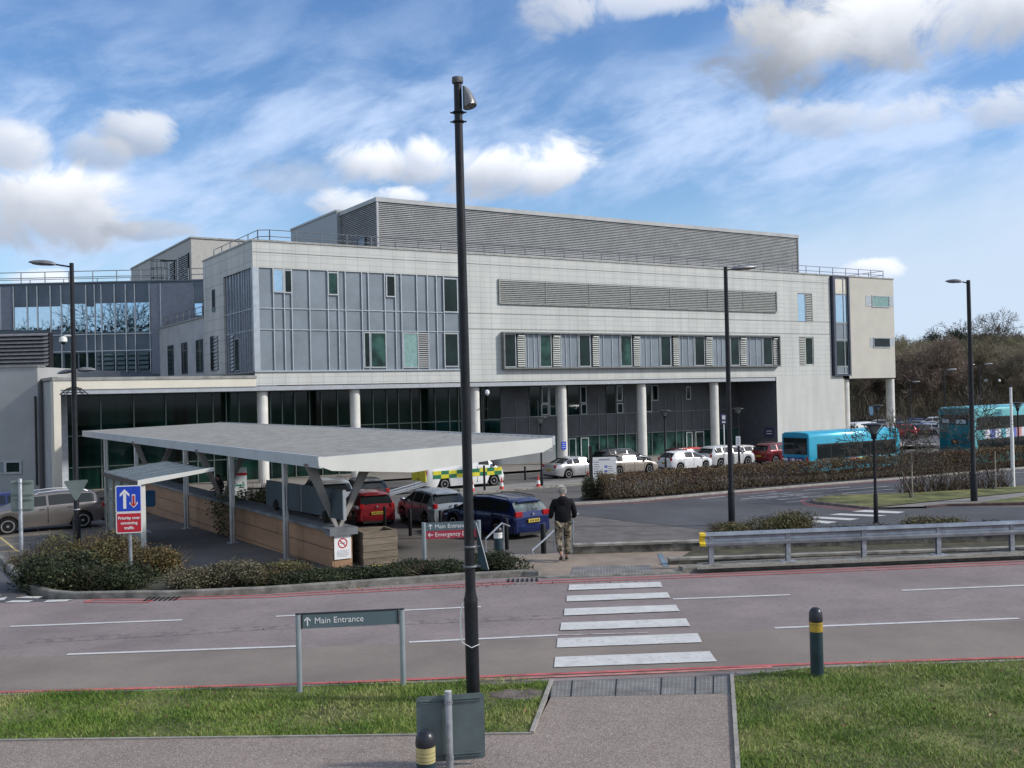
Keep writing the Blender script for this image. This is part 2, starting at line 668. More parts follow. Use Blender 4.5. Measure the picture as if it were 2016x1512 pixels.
def wall_holes(mb, a0, a1, z0, z1, holes, plane, reveal=0.25, axis='x', out=-1):
    """rectangular wall with rectangular holes. axis 'x': wall lies in plane y=plane; axis 'y': in plane x=plane"""
    def P(a, d, z):
        return (a, plane + d, z) if axis == 'x' else (plane + d, a, z)
    xs = sorted({a0, a1, *[h[0] for h in holes], *[h[1] for h in holes]})
    zs = sorted({z0, z1, *[h[2] for h in holes], *[h[3] for h in holes]})
    xs = [x for x in xs if a0 <= x <= a1]
    zs = [z for z in zs if z0 <= z <= z1]
    for i in range(len(xs) - 1):
        for j in range(len(zs) - 1):
            cx, cz = (xs[i] + xs[i + 1]) / 2, (zs[j] + zs[j + 1]) / 2
            if any(h[0] < cx < h[1] and h[2] < cz < h[3] for h in holes):
                continue
            q = [P(xs[i], 0, zs[j]), P(xs[i + 1], 0, zs[j]), P(xs[i + 1], 0, zs[j + 1]), P(xs[i], 0, zs[j + 1])]
            mb.add(q, [(0, 1, 2, 3)])
    d = reveal
    for h in holes:
        A, B_, c, e = h
        for q in ([P(A, 0, c), P(A, d, c), P(A, d, e), P(A, 0, e)], [P(B_, 0, c), P(B_, 0, e), P(B_, d, e), P(B_, d, c)],
                  [P(A, 0, e), P(A, d, e), P(B_, d, e), P(B_, 0, e)], [P(A, 0, c), P(B_, 0, c), P(B_, d, c), P(A, d, c)]):
            mb.add(q, [(0, 1, 2, 3)])
    return mb


def louvre(mb, a0, a1, z0, z1, plane, pitch=.15, depth=.1, axis='x'):
    def P(a, d, z):
        return (a, plane + d, z) if axis == 'x' else (plane + d, a, z)
    n = max(2, int(round((z1 - z0) / pitch)))
    p = (z1 - z0) / n
    for i in range(n):
        t = z1 - i * p
        # sloping blade, its underside open to the dark
        q = [P(a0, 0, t - .02), P(a0, -depth, t - p * .62), P(a1, -depth, t - p * .62), P(a1, 0, t - .02)]
        mb.add(q, [(0, 1, 2, 3)])
        q = [P(a0, -depth, t - p * .62), P(a0, -depth, t - p * .80), P(a1, -depth, t - p * .80), P(a1, -depth, t - p * .62)]
        mb.add(q, [(0, 1, 2, 3)])
    return mb


def window(root, x0, x1, z0, z1, y, glass, fr=.07, frame=None, axis='x', proud=.06, name='window'):
    """frame with its pane as a sub-part"""
    mb = MB()
    def bxx(a, b, c, d, y0, y1):
        if axis == 'x':
            mb.box(a, b, y0, y1, c, d)
        else:
            mb.box(y0, y1, a, b, c, d)
    for (a, b, c, d) in ((x0, x0 + fr, z0, z1), (x1 - fr, x1, z0, z1), (x0 + fr, x1 - fr, z0, z0 + fr), (x0 + fr, x1 - fr, z1 - fr, z1)):
        bxx(a, b, c, d, y - proud, y)
    f = mb.build(name, frame or m_frame, root)
    p = MB()
    if axis == 'x':
        p.box(x0 + fr, x1 - fr, y - .02, y - .005, z0 + fr, z1 - fr)
    else:
        p.box(y - .02, y - .005, x0 + fr, x1 - fr, z0 + fr, z1 - fr)
    p.build('pane', glass, f)
    return f


H_ = thing('hospital_building', 'large hospital block faced in cream tiles with round columns and a louvred roof storey', 'building', BL(0, 0, -ZB), BANG)
TOP = 14.72 + ZB
fr_x0, fr_x1, fr_z0, fr_z1 = -25.15, -9.2, 5.87 + ZB, 12.92 + ZB
# front wall
w = MB()
hl = [(fr_x0, fr_x1, fr_z0, fr_z1), (27.9, 29.95, 10.1 + ZB, 12.87 + ZB), (27.95, 30.0, 5.93 + ZB, 8.68 + ZB)]
wall_holes(w, -25.4, 32.5, 4.86 + ZB, TOP, hl, 0.0, .25)
w.box(-25.3, -25.29, -.002, .001, 4.9 + ZB, 5.8 + ZB)
w.build('wall', m_tile, H_)
w = MB()
wall_holes(w, 24.75, 34.1, 0, 4.86 + ZB, [], 0.0)
w.build('wall', m_tile_low, H_)
# joints that run the whole length of the front
g = MB()
for z in (13.98, 10.15, 8.95):
    x1_ = 32.4
    g.box(-9.1 if z < 12 else -25.4, x1_, -.012, 0.02, z + ZB - .02, z + ZB + .02)
g.build('joint_strip', mat('shadow_joint', (.16, .165, .16), .7), H_)
# tower return walls and soffit of the overhang
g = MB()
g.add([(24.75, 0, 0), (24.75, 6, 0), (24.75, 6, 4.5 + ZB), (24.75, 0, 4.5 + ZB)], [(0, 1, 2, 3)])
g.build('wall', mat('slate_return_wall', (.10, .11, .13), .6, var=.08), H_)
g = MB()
g.box(34.1, 34.3, 0.02, 6, 0, 4.58 + ZB)
g.box(34.3, 38.0, 5.8, 6.2, 0, 4.58 + ZB)
g.build('wall', m_cream, H_)
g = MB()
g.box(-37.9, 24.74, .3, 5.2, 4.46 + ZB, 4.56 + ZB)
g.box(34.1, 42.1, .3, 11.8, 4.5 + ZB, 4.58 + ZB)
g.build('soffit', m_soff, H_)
g = MB()
g.box(-37.62, 24.72, .06, .3, 4.5 + ZB, 4.80 + ZB)
g.build('edge_beam', mat('grey_edge_beam', (.44, .46, .49), .4, .4, var=.04), H_)
# parapet coping
g = MB()
g.box(-25.5, 42.25, -.06, .35, TOP + .002, TOP + .12)
g.box(-25.46, -25.0, .352, 12.1, TOP + .002, TOP + .12)
g.build('coping', m_coping, H_)
g = MB()
g.box(-25.3, 42.1, .36, 12, TOP - .3, TOP - .1)
g.box(-37.9, -25.45, .1, 40, 5.4 + ZB, 5.55 + ZB)
g.box(-12, 42.0, 12.2, 34, 0, TOP - .32)
g.box(-25.2, -12, .3, 12.05, TOP - .6, TOP - .32)
g.build('roof', mat('roof_membrane', (.25, .25, .25), .9), H_)
# --- left wall, in shade
w = MB()
wall_holes(w, 0.001, 12.06, 5.80 + ZB, TOP, [(.30, 6.8, fr_z0 - .03, fr_z1 + .03)] , -25.4, .25, 'y')
w.box(-25.4, -25.1, 12.0, 12.06, 5.8 + ZB, TOP)
w.build('wall', m_tile_side, H_)
w = MB()
wall_holes(w, 12.08, 28.7, 5.80 + ZB, 10.42 + ZB, [], -25.36, .25, 'y')
w.box(-25.36, -12, 28.5, 28.7, 5.8 + ZB, 10.4 + ZB)
w.build('wall', m_render2, H_)
g = MB()
g.box(-25.45, -25.0, 12.1, 28.7, 10.42 + ZB, 10.54 + ZB)
g.box(-25.52, -25.42, .1, 28.7, 5.74 + ZB, 5.84 + ZB)
g.build('coping', m_coping, H_)
for pa, pb in (((305.7, 686), (311.7, 733)), ((330, 680), (342, 733)), ((357, 674), (369, 732)), ((385.5, 668), (400, 731.5)), ):
    ya, za = BXP(pa[0], pa[1], -25.4)
    yb, zb_ = BXP(pb[0], pb[1], -25.4)
    window(H_, yb, ya, 6.15 + ZB, 8.75 + ZB, -25.38, m_glassd, .08, m_dframe, 'y', .05)
ya, _ = BXP(415, 662, -25.4)
yb, _ = BXP(431, 731, -25.4)
window(H_, (ya + yb) / 2, ya, 6.15 + ZB, 8.8 + ZB, -25.42, m_glassd, .07, m_dframe, 'y', .05)
g = MB()
louvre(g, yb, (ya + yb) / 2, 6.15 + ZB, 8.8 + ZB, -25.42, .26, .09, 'y')
g.build('window_louvre', m_louv, H_)
ya, za = BXP(417.8, 551, -25.4)
yb, zb_ = BXP(424.3, 626, -25.4)
window(H_, yb, ya, 10.6 + ZB, 12.3 + ZB, -25.42, m_glassd, .06, m_dframe, 'y', .04)
# glazed side of the corner
g = MB()
g.box(-25.24, -25.2, .3, 6.8, fr_z0, fr_z1)
g.build('curtain_panel', mat('side_glazing_panel', (.09, .115, .17), .12, .35, var=.2, scale=.7), H_)
g = MB()
for y in (.7, 1.25, 1.7, 2.3, 2.75, 3.4, 4.1, 4.7, 5.4, 6.2):
    g.box(-25.33, -25.242, y - .035, y + .035, fr_z0, fr_z1)
for z in (8.69, 10.15):
    g.box(-25.30, -25.244, .3, 6.8, z + ZB - .03, z + ZB + .03)
g.build('mullion', m_mull, H_)
window(H_, 3.5, 4.6, 5.95 + ZB, 8.3 + ZB, -25.33, m_glassd, .06, m_frame, 'y', .03)
g = MB()
louvre(g, 4.75, 5.4, 5.95 + ZB, 8.6 + ZB, -25.34, .26, .07, 'y')
g.build('window_louvre', m_louv, H_)
# --- curtain panelling at the front left
g = MB()
g.box(fr_x0, fr_x1, .10, .16, fr_z0, fr_z1)
g.build('curtain_panel', m_panel, H_)
g = MB()
g.box(-25.42, -25.0, -.05, .099, fr_z0, fr_z1)
g.box(-25.43, fr_x1 + .02, -.11, -.002, fr_z0 - .10, fr_z0 - .005)
for x in (-23.97, -23.2, -22.66, -21.36, -19.99, -19.2, -18.65, -17.38, -16.86, -15.56, -14.71, -14.23, -12.93, -12.05, -11.27, -10.66, -9.27):
    g.box(x - .035, x + .035, .0, .099, fr_z0, fr_z1)
for z in (8.70, 10.16):
    g.box(-25.0, fr_x1, .03, .095, z + ZB - .03, z + ZB + .03)
g.build('mullion', m_mull, H_)


def Zc(px, py):
    return BP(px, py, 0)


def pw(x0, y0, x1, y1, glass, fr=.09, root=H_, Y=0.04):
    """window on the front given by its corners on the survey photograph"""
    (a, _), (b, _) = Zc(x0, (y0 + y1) / 2), Zc(x1, (y0 + y1) / 2)
    (_, c), (_, d) = Zc((x0 + x1) / 2, y1), Zc((x0 + x1) / 2, y0)
    return window(root, a, b, c + ZB, d + ZB, Y, glass, fr, m_frame)


q2 = lambda x, y: (400 + x / 3.877, 380 + y / 3.877)
for a, b, c, d, gl in ((530, 580, 615, 760, m_glassb), (617, 585, 680, 765, m_glassd), (950, 603, 1032, 780, m_glassm), (1395, 628, 1468, 795, m_glassd), (1832, 650, 1945, 912, m_glassd),
                       (1226, 1060, 1278, 1335, m_glassd), (1275, 1062, 1400, 1335, m_glassm), (1525, 1065, 1645, 1335, m_glassl), (1840, 1068, 1950, 1328, m_glassd)):
    pw(*q2(a, b), *q2(c, d), gl)
a, c = BP(*q2(1648, 1335)), BP(*q2(1725, 1065))
g = MB()
g.box(a[0], c[0], .05, .09, 5.95 + ZB, 8.6 + ZB)
g.build('louvre_backing', m_louvd, H_)
g = MB()
louvre(g, a[0], c[0], 5.95 + ZB, 8.6 + ZB, .05, .16, .09)
g.build('window_louvre', m_louv, H_)
# --- long window box
sx0, sx1, sz0, sz1 = -5.66, 25.0, 5.82 + ZB, 8.74 + ZB
g = MB()
g.box(sx0, sx1, -.42, -.002, sz0, sz0 + .12)
g.box(sx0, sx1, -.42, -.002, sz1 - .12, sz1)
g.box(sx0, sx0 + .12, -.42, -.003, sz0 + .12, sz1 - .12)
g.box(sx1 - .12, sx1, -.42, -.003, sz0 + .12, sz1 - .12)
g.build('window_box_frame', mat('bronze_grey_frame', (.20, .205, .20), .4, .5, var=.08), H_)
g = MB()
g.box(sx0 + .12, sx1 - .12, -.10, -.004, sz0 + .12, sz1 - .12)
g.build('infill_panel', m_panel, H_)
gl = [(-5.5, -4.38), (-2.12, -.98), (1.75, 2.92), (6.08, 7.3), (10.48, 11.66), (14.43, 15.62), (18.76, 19.9), (22.92, 24.16)]
lv = [(-4.30, -3.55), (-.91, -.10), (3.08, 3.78), (7.42, 8.16), (11.86, 12.56), (15.68, 16.54), (19.95, 20.77), (24.2, 24.88)]
gm = [m_glassd, m_glassm, m_glassd, m_glassm, m_glassd, m_glassd, m_glassd, m_glassd]
for (a, b), q in zip(gl, gm):
    window(H_, a, b, sz0 + .14, sz1 - .14, -.105, q, .07, m_frame)
for i, (a, b) in enumerate(lv):
    bk, g, sensors = MB(), MB(), MB()
    bk.box(a, b, -.14, -.101, sz0 + .13, sz1 - .13)
    louvre(g, a + .03, b - .03, sz0 + .16, sz1 - .16, -.142, .17, .10)
    if i != 4:
        sensors.box(a + .08, b - .08, -.32, -.25, sz1 - .34, sz1 - .27)
        sensors.build('vent_hood', m_white, H_)
    o_ = bk.build('louvre_backing', m_louvd, H_)
    g.build('window_louvre', m_louvg, o_)
for i in range(7):
    g = MB()
    a, b = lv[i][1], gl[i + 1][0]
    for t in (.30, .55) if i % 2 else (.22, .62):
        x = a + (b - a) * t
        g.box(x - .03, x + .03, -.15, -.101, sz0 + .12, sz1 - .12)
    g.box(a + .04, a + .10, -.16, -.101, sz0 + .12, sz1 - .12)
    g.box(b - .12, b - .06, -.16, -.101, sz0 + .12, sz1 - .12)
    g.build('mullion', m_mull, H_)
# long louvre band above
g = MB()
g.box(-5.78, 24.97, -.02, -.002, 10.98 + ZB, 12.88 + ZB)
g.build('louvre_backing', m_louvb, H_)
g = MB()
louvre(g, -5.7, 24.9, 11.03 + ZB, 12.85 + ZB, -.022, .155, .07)
g.build('louvre_panel', mat('mid_grey_louvre', (.30, .315, .30), .55, .1, var=.05), H_)
g = MB()
for x in (-1.35, 3.0, 7.4, 11.8, 16.2, 20.6):
    g.box(x - .02, x + .02, -.122, -.1, 11.03 + ZB, 12.85 + ZB)
g.box(-5.8, -5.7, -.14, -.003, 10.95 + ZB, 12.9 + ZB)
g.box(24.9, 25.0, -.14, -.003, 10.95 + ZB, 12.9 + ZB)
g.box(-5.7, 24.9, -.15, -.003, 10.94 + ZB, 11.02 + ZB)
g.build('louvre_frame', m_coping, H_)
# windows in the stair tower
window(H_, 27.92, 29.1, 10.12 + ZB, 12.85 + ZB, .12, m_glassb, .07)
window(H_, 28.85, 29.98, 5.95 + ZB, 8.66 + ZB, .12, m_glassd, .09, mat('cream_green_frame', (.5, .55, .48), .5))
for a_, b_, c_, d_ in ((29.12, 29.93, 10.14, 12.83), (27.97, 28.8, 5.97, 8.64)):
    g = MB()
    louvre(g, a_, b_, c_ + ZB, d_ + ZB, .12, .17, .1)
    g.build('window_louvre', m_louvg, H_)
    g = MB()
    g.box(27.9, 30, .16, .2, c_ - .1 + ZB, d_ + .06 + ZB)
    g.build('louvre_backing', m_louvd, H_)
# vertical slot window
s0, s1, t0, t1 = 32.52, 35.05, 4.86 + ZB, TOP + .02
g = MB()
g.box(s0 + .12, s0 + .42, -.3, .12, t0, t1)
g.box(s1 - .2, s1, -.3, .12, t0, t1)
g.box(s0 + .42, s1 - .2, -.3, .12, t0, t0 + .14)
g.box(s0 + .42, s1 - .2, -.3, .12, t1 - .14, t1)
g.build('slot_frame', m_dframe, H_)
for za, zb_, q in ((t0 + .18, 5.75, m_panel), (5.78, 8.35, m_glassd), (8.4, 10.05, m_panel), (10.1, 12.9, m_glassb), (12.95, TOP - ZB - .18, m_fascia)):
    za = za - (ZB if za > 7.3 and za < 7.8 else 0)
    window(H_, s0 + .45, s1 - .22, za + ZB, zb_ + ZB, -.1, q, .06, m_frame)
g = MB()
g.box(34.25, 34.33, -.18, -.101, t0 + .2, t1 - .2)
g.build('mullion', m_mull, H_)
# beige block on its two columns
g = MB()
wall_holes(g, 35.06, 42.2, 4.58 + ZB, TOP, [], 0.0)
g.add([(42.2, 0, 4.58 + ZB), (42.2, 12, 4.58 + ZB), (42.2, 12, TOP), (42.2, 0, TOP)], [(0, 1, 2, 3)])
g.build('wall', mat('sand_render', (.53, .51, .45), .85, var=.03, scale=.5), H_)
q4 = lambda x, y: (1360 + x / 3.073, 440 + y / 3.073)
g = MB()
for a, b, c, d, gl_ in ((1095, 437, 1200, 508, m_glassl), (1103, 690, 1205, 752, m_glassd)):
    pw(*q4(a, b), *q4(c, d), gl_, .1, Y=-.005)
for a, b, c, d in ((1058, 437, 1092, 500), (1203, 440, 1226, 500), (1085, 690, 1101, 748), (1207, 690, 1230, 740)):
    (u0, _), (u1, _) = BP(*q4(a, (b + d) / 2)), BP(*q4(c, (b + d) / 2))
    (_, v0), (_, v1) = BP(*q4(a, d)), BP(*q4(a, b))
    g = MB()
    g.box(u0, min(u1, 42.19), -.02, -.002, v0 + ZB, v1 + ZB)
    g.build('infill_panel', mat('pale_blue_panel', (.42, .46, .50), .4, .2), H_)
# columns
for px, py, r_ in ((516, 768, .37), (698, 766, .37), (934, 763, .37), (1105, 758, .40), (1262, 755, .40), (1405, 751, .40), (1663, 746, .42), (1752, 745, .42)):
    X, _ = BP(px, py, .75)
    g = MB()
    g.lathe([(r_, 0), (r_, 4.46 + ZB)], 28, (X, .75, 0))
    g.build('column', m_col, H_, smooth=True)
g = MB()
X, _ = BP(1651, 840, 4)
g.lathe([(.55, 0), (.55, 2.2), (.5, 2.3)], 20, (X, 4, 0))
g.build('vent_pillar', m_col, H_, smooth=True)
# --- entrance portal on the left
g = MB()
g.box(-38.05, -37.64, -.02, 1.2, 0, 5.36 + ZB)
g.box(-37.64, -25.32, -.02, .28, 4.80 + ZB, 5.36 + ZB)
g.build('portal_frame', m_fascia, H_)
g = MB()
g.box(-38.1, -25.30, -.08, .3, 5.362 + ZB, 5.55 + ZB)
g.box(-38.1, -37.7, .302, 7, 5.40 + ZB, 5.6 + ZB)
g.build('coping', m_coping, H_)
g = MB()
g.box(-38.03, -37.7, 1.2, 9, 0, 5.35 + ZB)
g.build('wall', m_render2, H_)
g = MB()
g.box(-37.64, -36.55, 4.7, 4.9, 0, 4.46 + ZB)
g.build('wall', mat('pale_blue_reveal', (.5, .54, .6), .6), H_)
# --- recessed ground-floor front
YF = 5.0
secB = -2.85
g = MB()
g.box(-36.5, secB, YF, YF + .05, 0, 4.46 + ZB)
g.build('glazed_front', m_glassg, H_)
g = MB()
xs = [BP(p, 810, YF)[0] for p in (146, 198, 263, 326, 387, 419, 445, 470, 532, 555, 580, 609, 632, 664, 734, 761, 784, 809, 827, 856, 884, 902, 918, 948)]
for x in xs:
    g.box(x - .035, x + .035, YF - .10, YF - .001, 0, 4.46 + ZB)
for z in (1.75, -.35):
    g.box(-36.5, secB, YF - .06, YF - .0015, z + ZB - .035, z + ZB + .035)
g.build('mullion', mat('green_mullion', (.16, .20, .19), .4, .5), H_)
# pale patches seen behind the glass
g = MB()
for px0, px1, y0, y1, q in ((178, 186, 780, 806, 0), ):
    pass
g = MB()
g.box(secB, 24.7, YF - .06, YF, -.02 + ZB, 4.46 + ZB)
g.build('cladding_panel', m_clad, H_)
g = MB()
g.box(secB, 24.7, YF, YF + .05, 0, -.02 + ZB)
g.build('glazed_front', m_glassm, H_)
q7 = lambda x, y: (900 + x / 3.877, 740 + y / 3.877)
g = MB()
for x in (445, 545, 615, 755, 935, 1075, 1140, 1215, 1275, 1360, 1480, 1585, 1665, 1715, 1800, 1870, 1940):
    X = BP(*q7(x, 360), YF)[0]
    g.box(X - .025, X + .025, YF - .12, YF - .061, 0, 3.3 + ZB if x % 2 else 1.85 + ZB)
for z in (1.86, -.02):
    g.box(secB, 24.7, YF - .13, YF - .062, z + ZB - .03, z + ZB + .03)
g.build('mullion', mat('grey_mullion', (.22, .24, .26), .4, .4), H_)
for a, b, c, d in ((225, 85, 328, 328), (547, 78, 632, 310), (640, 78, 692, 212), (697, 78, 752, 308), (637, 214, 692, 300), (838, 75, 930, 300), (934, 78, 982, 208), (940, 212, 986, 296),
                   (1130, 72, 1202, 290), (1212, 72, 1256, 192), (1214, 208, 1262, 286), (1432, 68, 1480, 275), (1482, 70, 1530, 190), (1740, 80, 1778, 182)):
    (u0, _), (u1, _) = BP(*q7(a, (b + d) / 2), YF), BP(*q7(c, (b + d) / 2), YF)
    (_, v0), (_, v1) = BP(*q7((a + c) / 2, d), YF), BP(*q7((a + c) / 2, b), YF)
    light = (c - a) < 60
    window(H_, u0, u1, v0 + ZB, v1 + ZB, YF - .065, m_glassd, .09 if light else .04, m_frame if light else m_clad)
for px0, px1 in ((1118, 1133), (1142, 1158), (1350, 1362), (1368, 1385), (1468, 1484)):
    u0, u1 = BP(px0, 880, YF)[0], BP(px1, 880, YF)[0]
    window(H_, u0, u1, .05, 2.45, YF - .07, m_glassm, .09, mat('white_door_frame', (.5, .55, .54), .5), name='door')
# low grey plinth wall in front of the glazing
g = MB()
u0, u1 = BP(985, 915, YF)[0], BP(1072, 915, YF)[0]
g.box(-8.5, 2.4, YF - .5, YF - .3, 0, .0 + 2.2)
g.build('plinth_wall', mat('mid_grey_panel', (.20, .215, .23), .6, var=.06, scale=.7), H_)
# --- louvred roof storey
PY = 4.0
px0, px1 = BP(742, 389, PY)[0], 32.55
pt = 19.3 + ZB
g = MB()
louvre(g, px0, px1, TOP - .3, pt - .35, PY, .147, .075)
yL = BXP(671, 418, px0)[0]
louvre(g, PY, yL, TOP - .3, pt - .35, px0, .147, .075, 'y')
g.build('louvre_panel', m_louv, H_)
g = MB()
g.box(px0 + .03, px1 - .03, PY + .01, PY + .2, TOP - .3, pt - .3)
g.box(px0 + .01, px0 + .2, PY + .2, yL, TOP - .3, pt - .3)
g.box(px1 - .15, px1 + .02, PY - .1, PY + 14, TOP - .3, pt - .3)
g.build('louvre_backing', m_louvb, H_)
g = MB()
g.box(px0 - .16, px1 + .06, PY - .16, PY + .3, pt - .33, pt)
g.box(px0 - .158, px0 + .3, PY + .3, yL, pt - .33, pt - .001)
g.box(px0 - .1, px0 + .05, PY - .13, PY + .0, TOP - .3, pt - .34)
g.build('coping', m_louv, H_)
g = MB()
g.box(px0 + .1, px1 - .1, PY + .3, PY + 14, pt - .6, pt - .25)
g.build('roof', MAT['roof_membrane'], H_)
yr, zr = BXP(530, 475, px0 - .35)
g = MB()
g.box(px0 - .35, px0 + 4, yL + .01, 22, TOP - .3, pt + .02)
g.build('plant_room_wall', mat('smooth_grey_panel', (.30, .33, .35), .5, .1, var=.03), H_)
g = MB()
g.box(px0 - .42, px0 + 4, yL - .03, 22, pt + .025, pt + .2)
g.build('coping', m_louv, H_)
ya, yb = BXP(722, 470, px0)[0], BXP(706, 470, px0)[0]
window(H_, ya, yb, TOP - .25, TOP + 1.9, px0 - .12, m_panel2, .12, m_dframe, 'y', name='door')
# left plant room
PR = 30
lc = BP(376, 469, PR)
g = MB()
g.box(lc[0], -12.1, PR, PR + 26, TOP - .1, lc[1] + ZB)
g.build('plant_room_wall', mat('plant_room_panel', (.44, .43, .40), .7, var=.04), H_)
g = MB()
g.box(lc[0] - .1, -12.1, PR - .1, PR + 26, lc[1] + ZB + .002, lc[1] + ZB + .16)
g.build('coping', m_coping, H_)
for (a, b, c, d) in ((335, 514, 345, 552), (352, 497, 373, 552)):
    ya, za = BXP(a, (b + d) / 2, lc[0])
    yb, zb_ = BXP(c, (b + d) / 2, lc[0])
    g = MB()
    zz_ = max(za, zb_) + (1.6 if a > 350 else .9)
    zz_ = BXP(c, b, lc[0])[1] + ZB
    g.box(lc[0] - .06, lc[0] - .01, yb, ya, TOP - .1, zz_)
    g.build('louvre_backing', m_louvd, H_)
    g = MB()
    louvre(g, yb, ya, TOP - .1, zz_, lc[0] - .06, .2, .1, 'y')
    g.build('louvre_panel', m_louv, H_)


# roof railings
def railing(mb, pts, h=.95, step=1.95, r_=.028, mid=True):
    for a, b in zip(pts[:-1], pts[1:]):
        a, b = Vector(a), Vector(b)
        n = max(1, int(round((b - a).length / step)))
        for i in range(n + 1):
            p = a.lerp(b, i / n)
            mb.tube([p, p + Vector((0, 0, h))], r_ * 1.4, 6)
        for z in (h, h * .52):
            mb.tube([a + Vector((0, 0, z)), b + Vector((0, 0, z))], r_, 6)
    return mb


g = MB()
railing(g, [(-24.6, 11.8, TOP), (-24.6, 1.2, TOP), (-23.9, .75, TOP), (41.6, .75, TOP), (41.6, 8, TOP)])
g.build('roof_railing', m_rail, H_)
g = MB()
railing(g, [(-24.9, 12.3, 10.5 + ZB), (-24.9, 28, 10.5 + ZB)])
g.build('roof_railing', m_rail, H_)

# ================================================================== glazed wing behind on the left
WY = 92.0
Wg = thing('hospital_wing', 'slate grey glazed wing with a band of blue mirrored windows behind the entrance portal', 'building', (-40, WY, -ZB))
def WX(px, py=640):
    return D(px, py, WY)[0] + 40
def WZ(px, py):
    return D(px, py, WY)[2] + ZB
wt = WZ(200, 557)
g = MB()
g.box(WX(-260), WX(420), .0, 40, 0, wt)
g.build('wall', m_panel2, Wg)
g = MB()
g.box(WX(-260), WX(420), -.15, 40.1, wt + .002, wt + .12)
g.build('coping', m_panel2, Wg)
g = MB()
g.box(WX(298), WX(383), -.12, -.005, 9.0, wt - .2)
g.build('infill_panel', mat('lavender_grey_panel', (.17, .19, .235), .4, .25, var=.05), Wg)
g = MB()
g.box(WX(-260), WX(26), -.12, -.005, WZ(10, 650), wt - .2)
g.build('infill_panel', mat('lavender_grey_panel', (.17, .19, .235), .4, .25, var=.05), Wg)
z1x = lambda v: v / 3.877
band_x = [28.5, 55, 75, 122, 142, 171, 188, 201, 227, 249, 267, 296]
for a, b in zip(band_x[:-1], band_x[1:]):
    y0 = 600 if a < 120 else 596
    window(Wg, WX(a), WX(b), WZ(200, 648 if a < 120 else 655), WZ(200, y0 if int(a) not in (171,) else 602), -.02, m_glassb, .06, m_panel2, proud=.05)
window(Wg, WX(383), WX(401), WZ(390, 622), WZ(390, 596), -.02, m_glassb, .06, m_panel2, proud=.05)
low_x = [101, 125, 154, 172, 191, 203, 228, 250, 271, 296]
for a, b in zip(low_x[:-1], low_x[1:]):
    window(Wg, WX(a), WX(b), WZ(200, 731), WZ(200, 693), -.02, m_glassd, .06, m_panel2, proud=.05)
g = MB()
for p in band_x + [101, 3, 318]:
    X = WX(p)
    g.box(X - .032, X + .032, -.16, -.07, 9.2 if p > 98 and p < 298 else WZ(10, 650), wt - .15)
for py in (658, 691):
    z = WZ(200, py)
    g.box(WX(98), WX(299), -.14, -.071, z - .04, z + .04)
g.build('mullion', m_mull, Wg)
for i in range(5):
    g = MB()
    a, b = WX((188, 203, 228, 250, 271)[i]), WX((200, 226, 248, 269, 294)[i])
    louvre(g, a + .1, b - .1, WZ(200, 730), WZ(200, 694), -.06, .4, .08)
    g.build('window_blind', mat('teal_blind', (.05, .09, .10), .5), Wg)
g = MB()
railing(g, [(WX(-250), .8, wt + .1), (WX(415), .8, wt + .1)], h=1.1, step=2.2, r_=.035)
railing(g, [(WX(-250), 3.5, wt + .1), (WX(300), 3.5, wt + .1)], h=.75, step=3.1, r_=.03)
g.build('roof_railing', m_rail, Wg)
# caged roof ladder
g = MB()
lx = WX(283, 520)
for k in range(7):
    t = k / 6 * math.pi * 2
    g.tube([(lx + .75 * math.cos(t), 4 + .6 * math.sin(t), wt), (lx + .75 * math.cos(t), 4 + .6 * math.sin(t), wt + 2.5)], .03, 5)
for z in (.8, 1.7, 2.45):
    g.tube([(lx + .75 * math.cos(t), 4 + .6 * math.sin(t), wt + z) for t in np.linspace(0, 2 * math.pi, 13)], .03, 5)
g.box(lx + .2, lx + 1.6, 3.8, 4.4, wt + 2.38, wt + 2.45)
g.tube([(lx + 1.6, 4.1, wt), (lx + 1.6, 4.1, wt + 2.6)], .04, 5)
g.build('roof_ladder', m_trim, Wg)

# ================================================================== rendered service block at the far left
SY = 66.0
Sv = thing('service_building', 'plain grey rendered block with dark louvres above, left of the entrance portal', 'building', (-30, SY, -ZB))
def SX(px, py=800):
    return D(px, py, SY)[0] + 30
def SZ(px, py):
    return D(px, py, SY)[2] + ZB
g = MB()
g.box(SX(-300), SX(75), 0, 14, 0, SZ(40, 723))
g.build('wall', mat('pale_grey_render', (.36, .37, .375), .85, var=.04, scale=.5), Sv)
g = MB()
g.box(SX(-300), SX(77), -.06, 1, SZ(40, 723) + .002, SZ(40, 723) + .1)
g.build('coping', m_coping, Sv)
g = MB()
lx1, lz0, lz1 = D(97, 690, 70)[0] + 30, SZ(40, 723), D(60, 655, 70)[2] + ZB
g.box(SX(-300), lx1, 4.0, 4.6, lz0, lz1)
g.build('louvre_backing', m_louvd, Sv)
g = MB()
louvre(g, SX(-300), lx1 - .02, lz0 + .15, lz1 - .02, 4.0, .25, .15)
g.build('louvre_panel', mat('dark_louvre', (.20, .20, .21), .5, .2), Sv)
window(Sv, SX(-20), SX(9), SZ(40, 933), SZ(40, 906), -.01, m_panel, .1)
window(Sv, SX(7), SX(41), SZ(40, 933), SZ(40, 906), -.012, m_glassd, .14)
g = MB()
X = SX(71.5)
g.tube([(X, -.12, SZ(71, 955)), (X, -.12, SZ(71, 780))], .07, 8)
g.build('downpipe', m_trim, Sv)
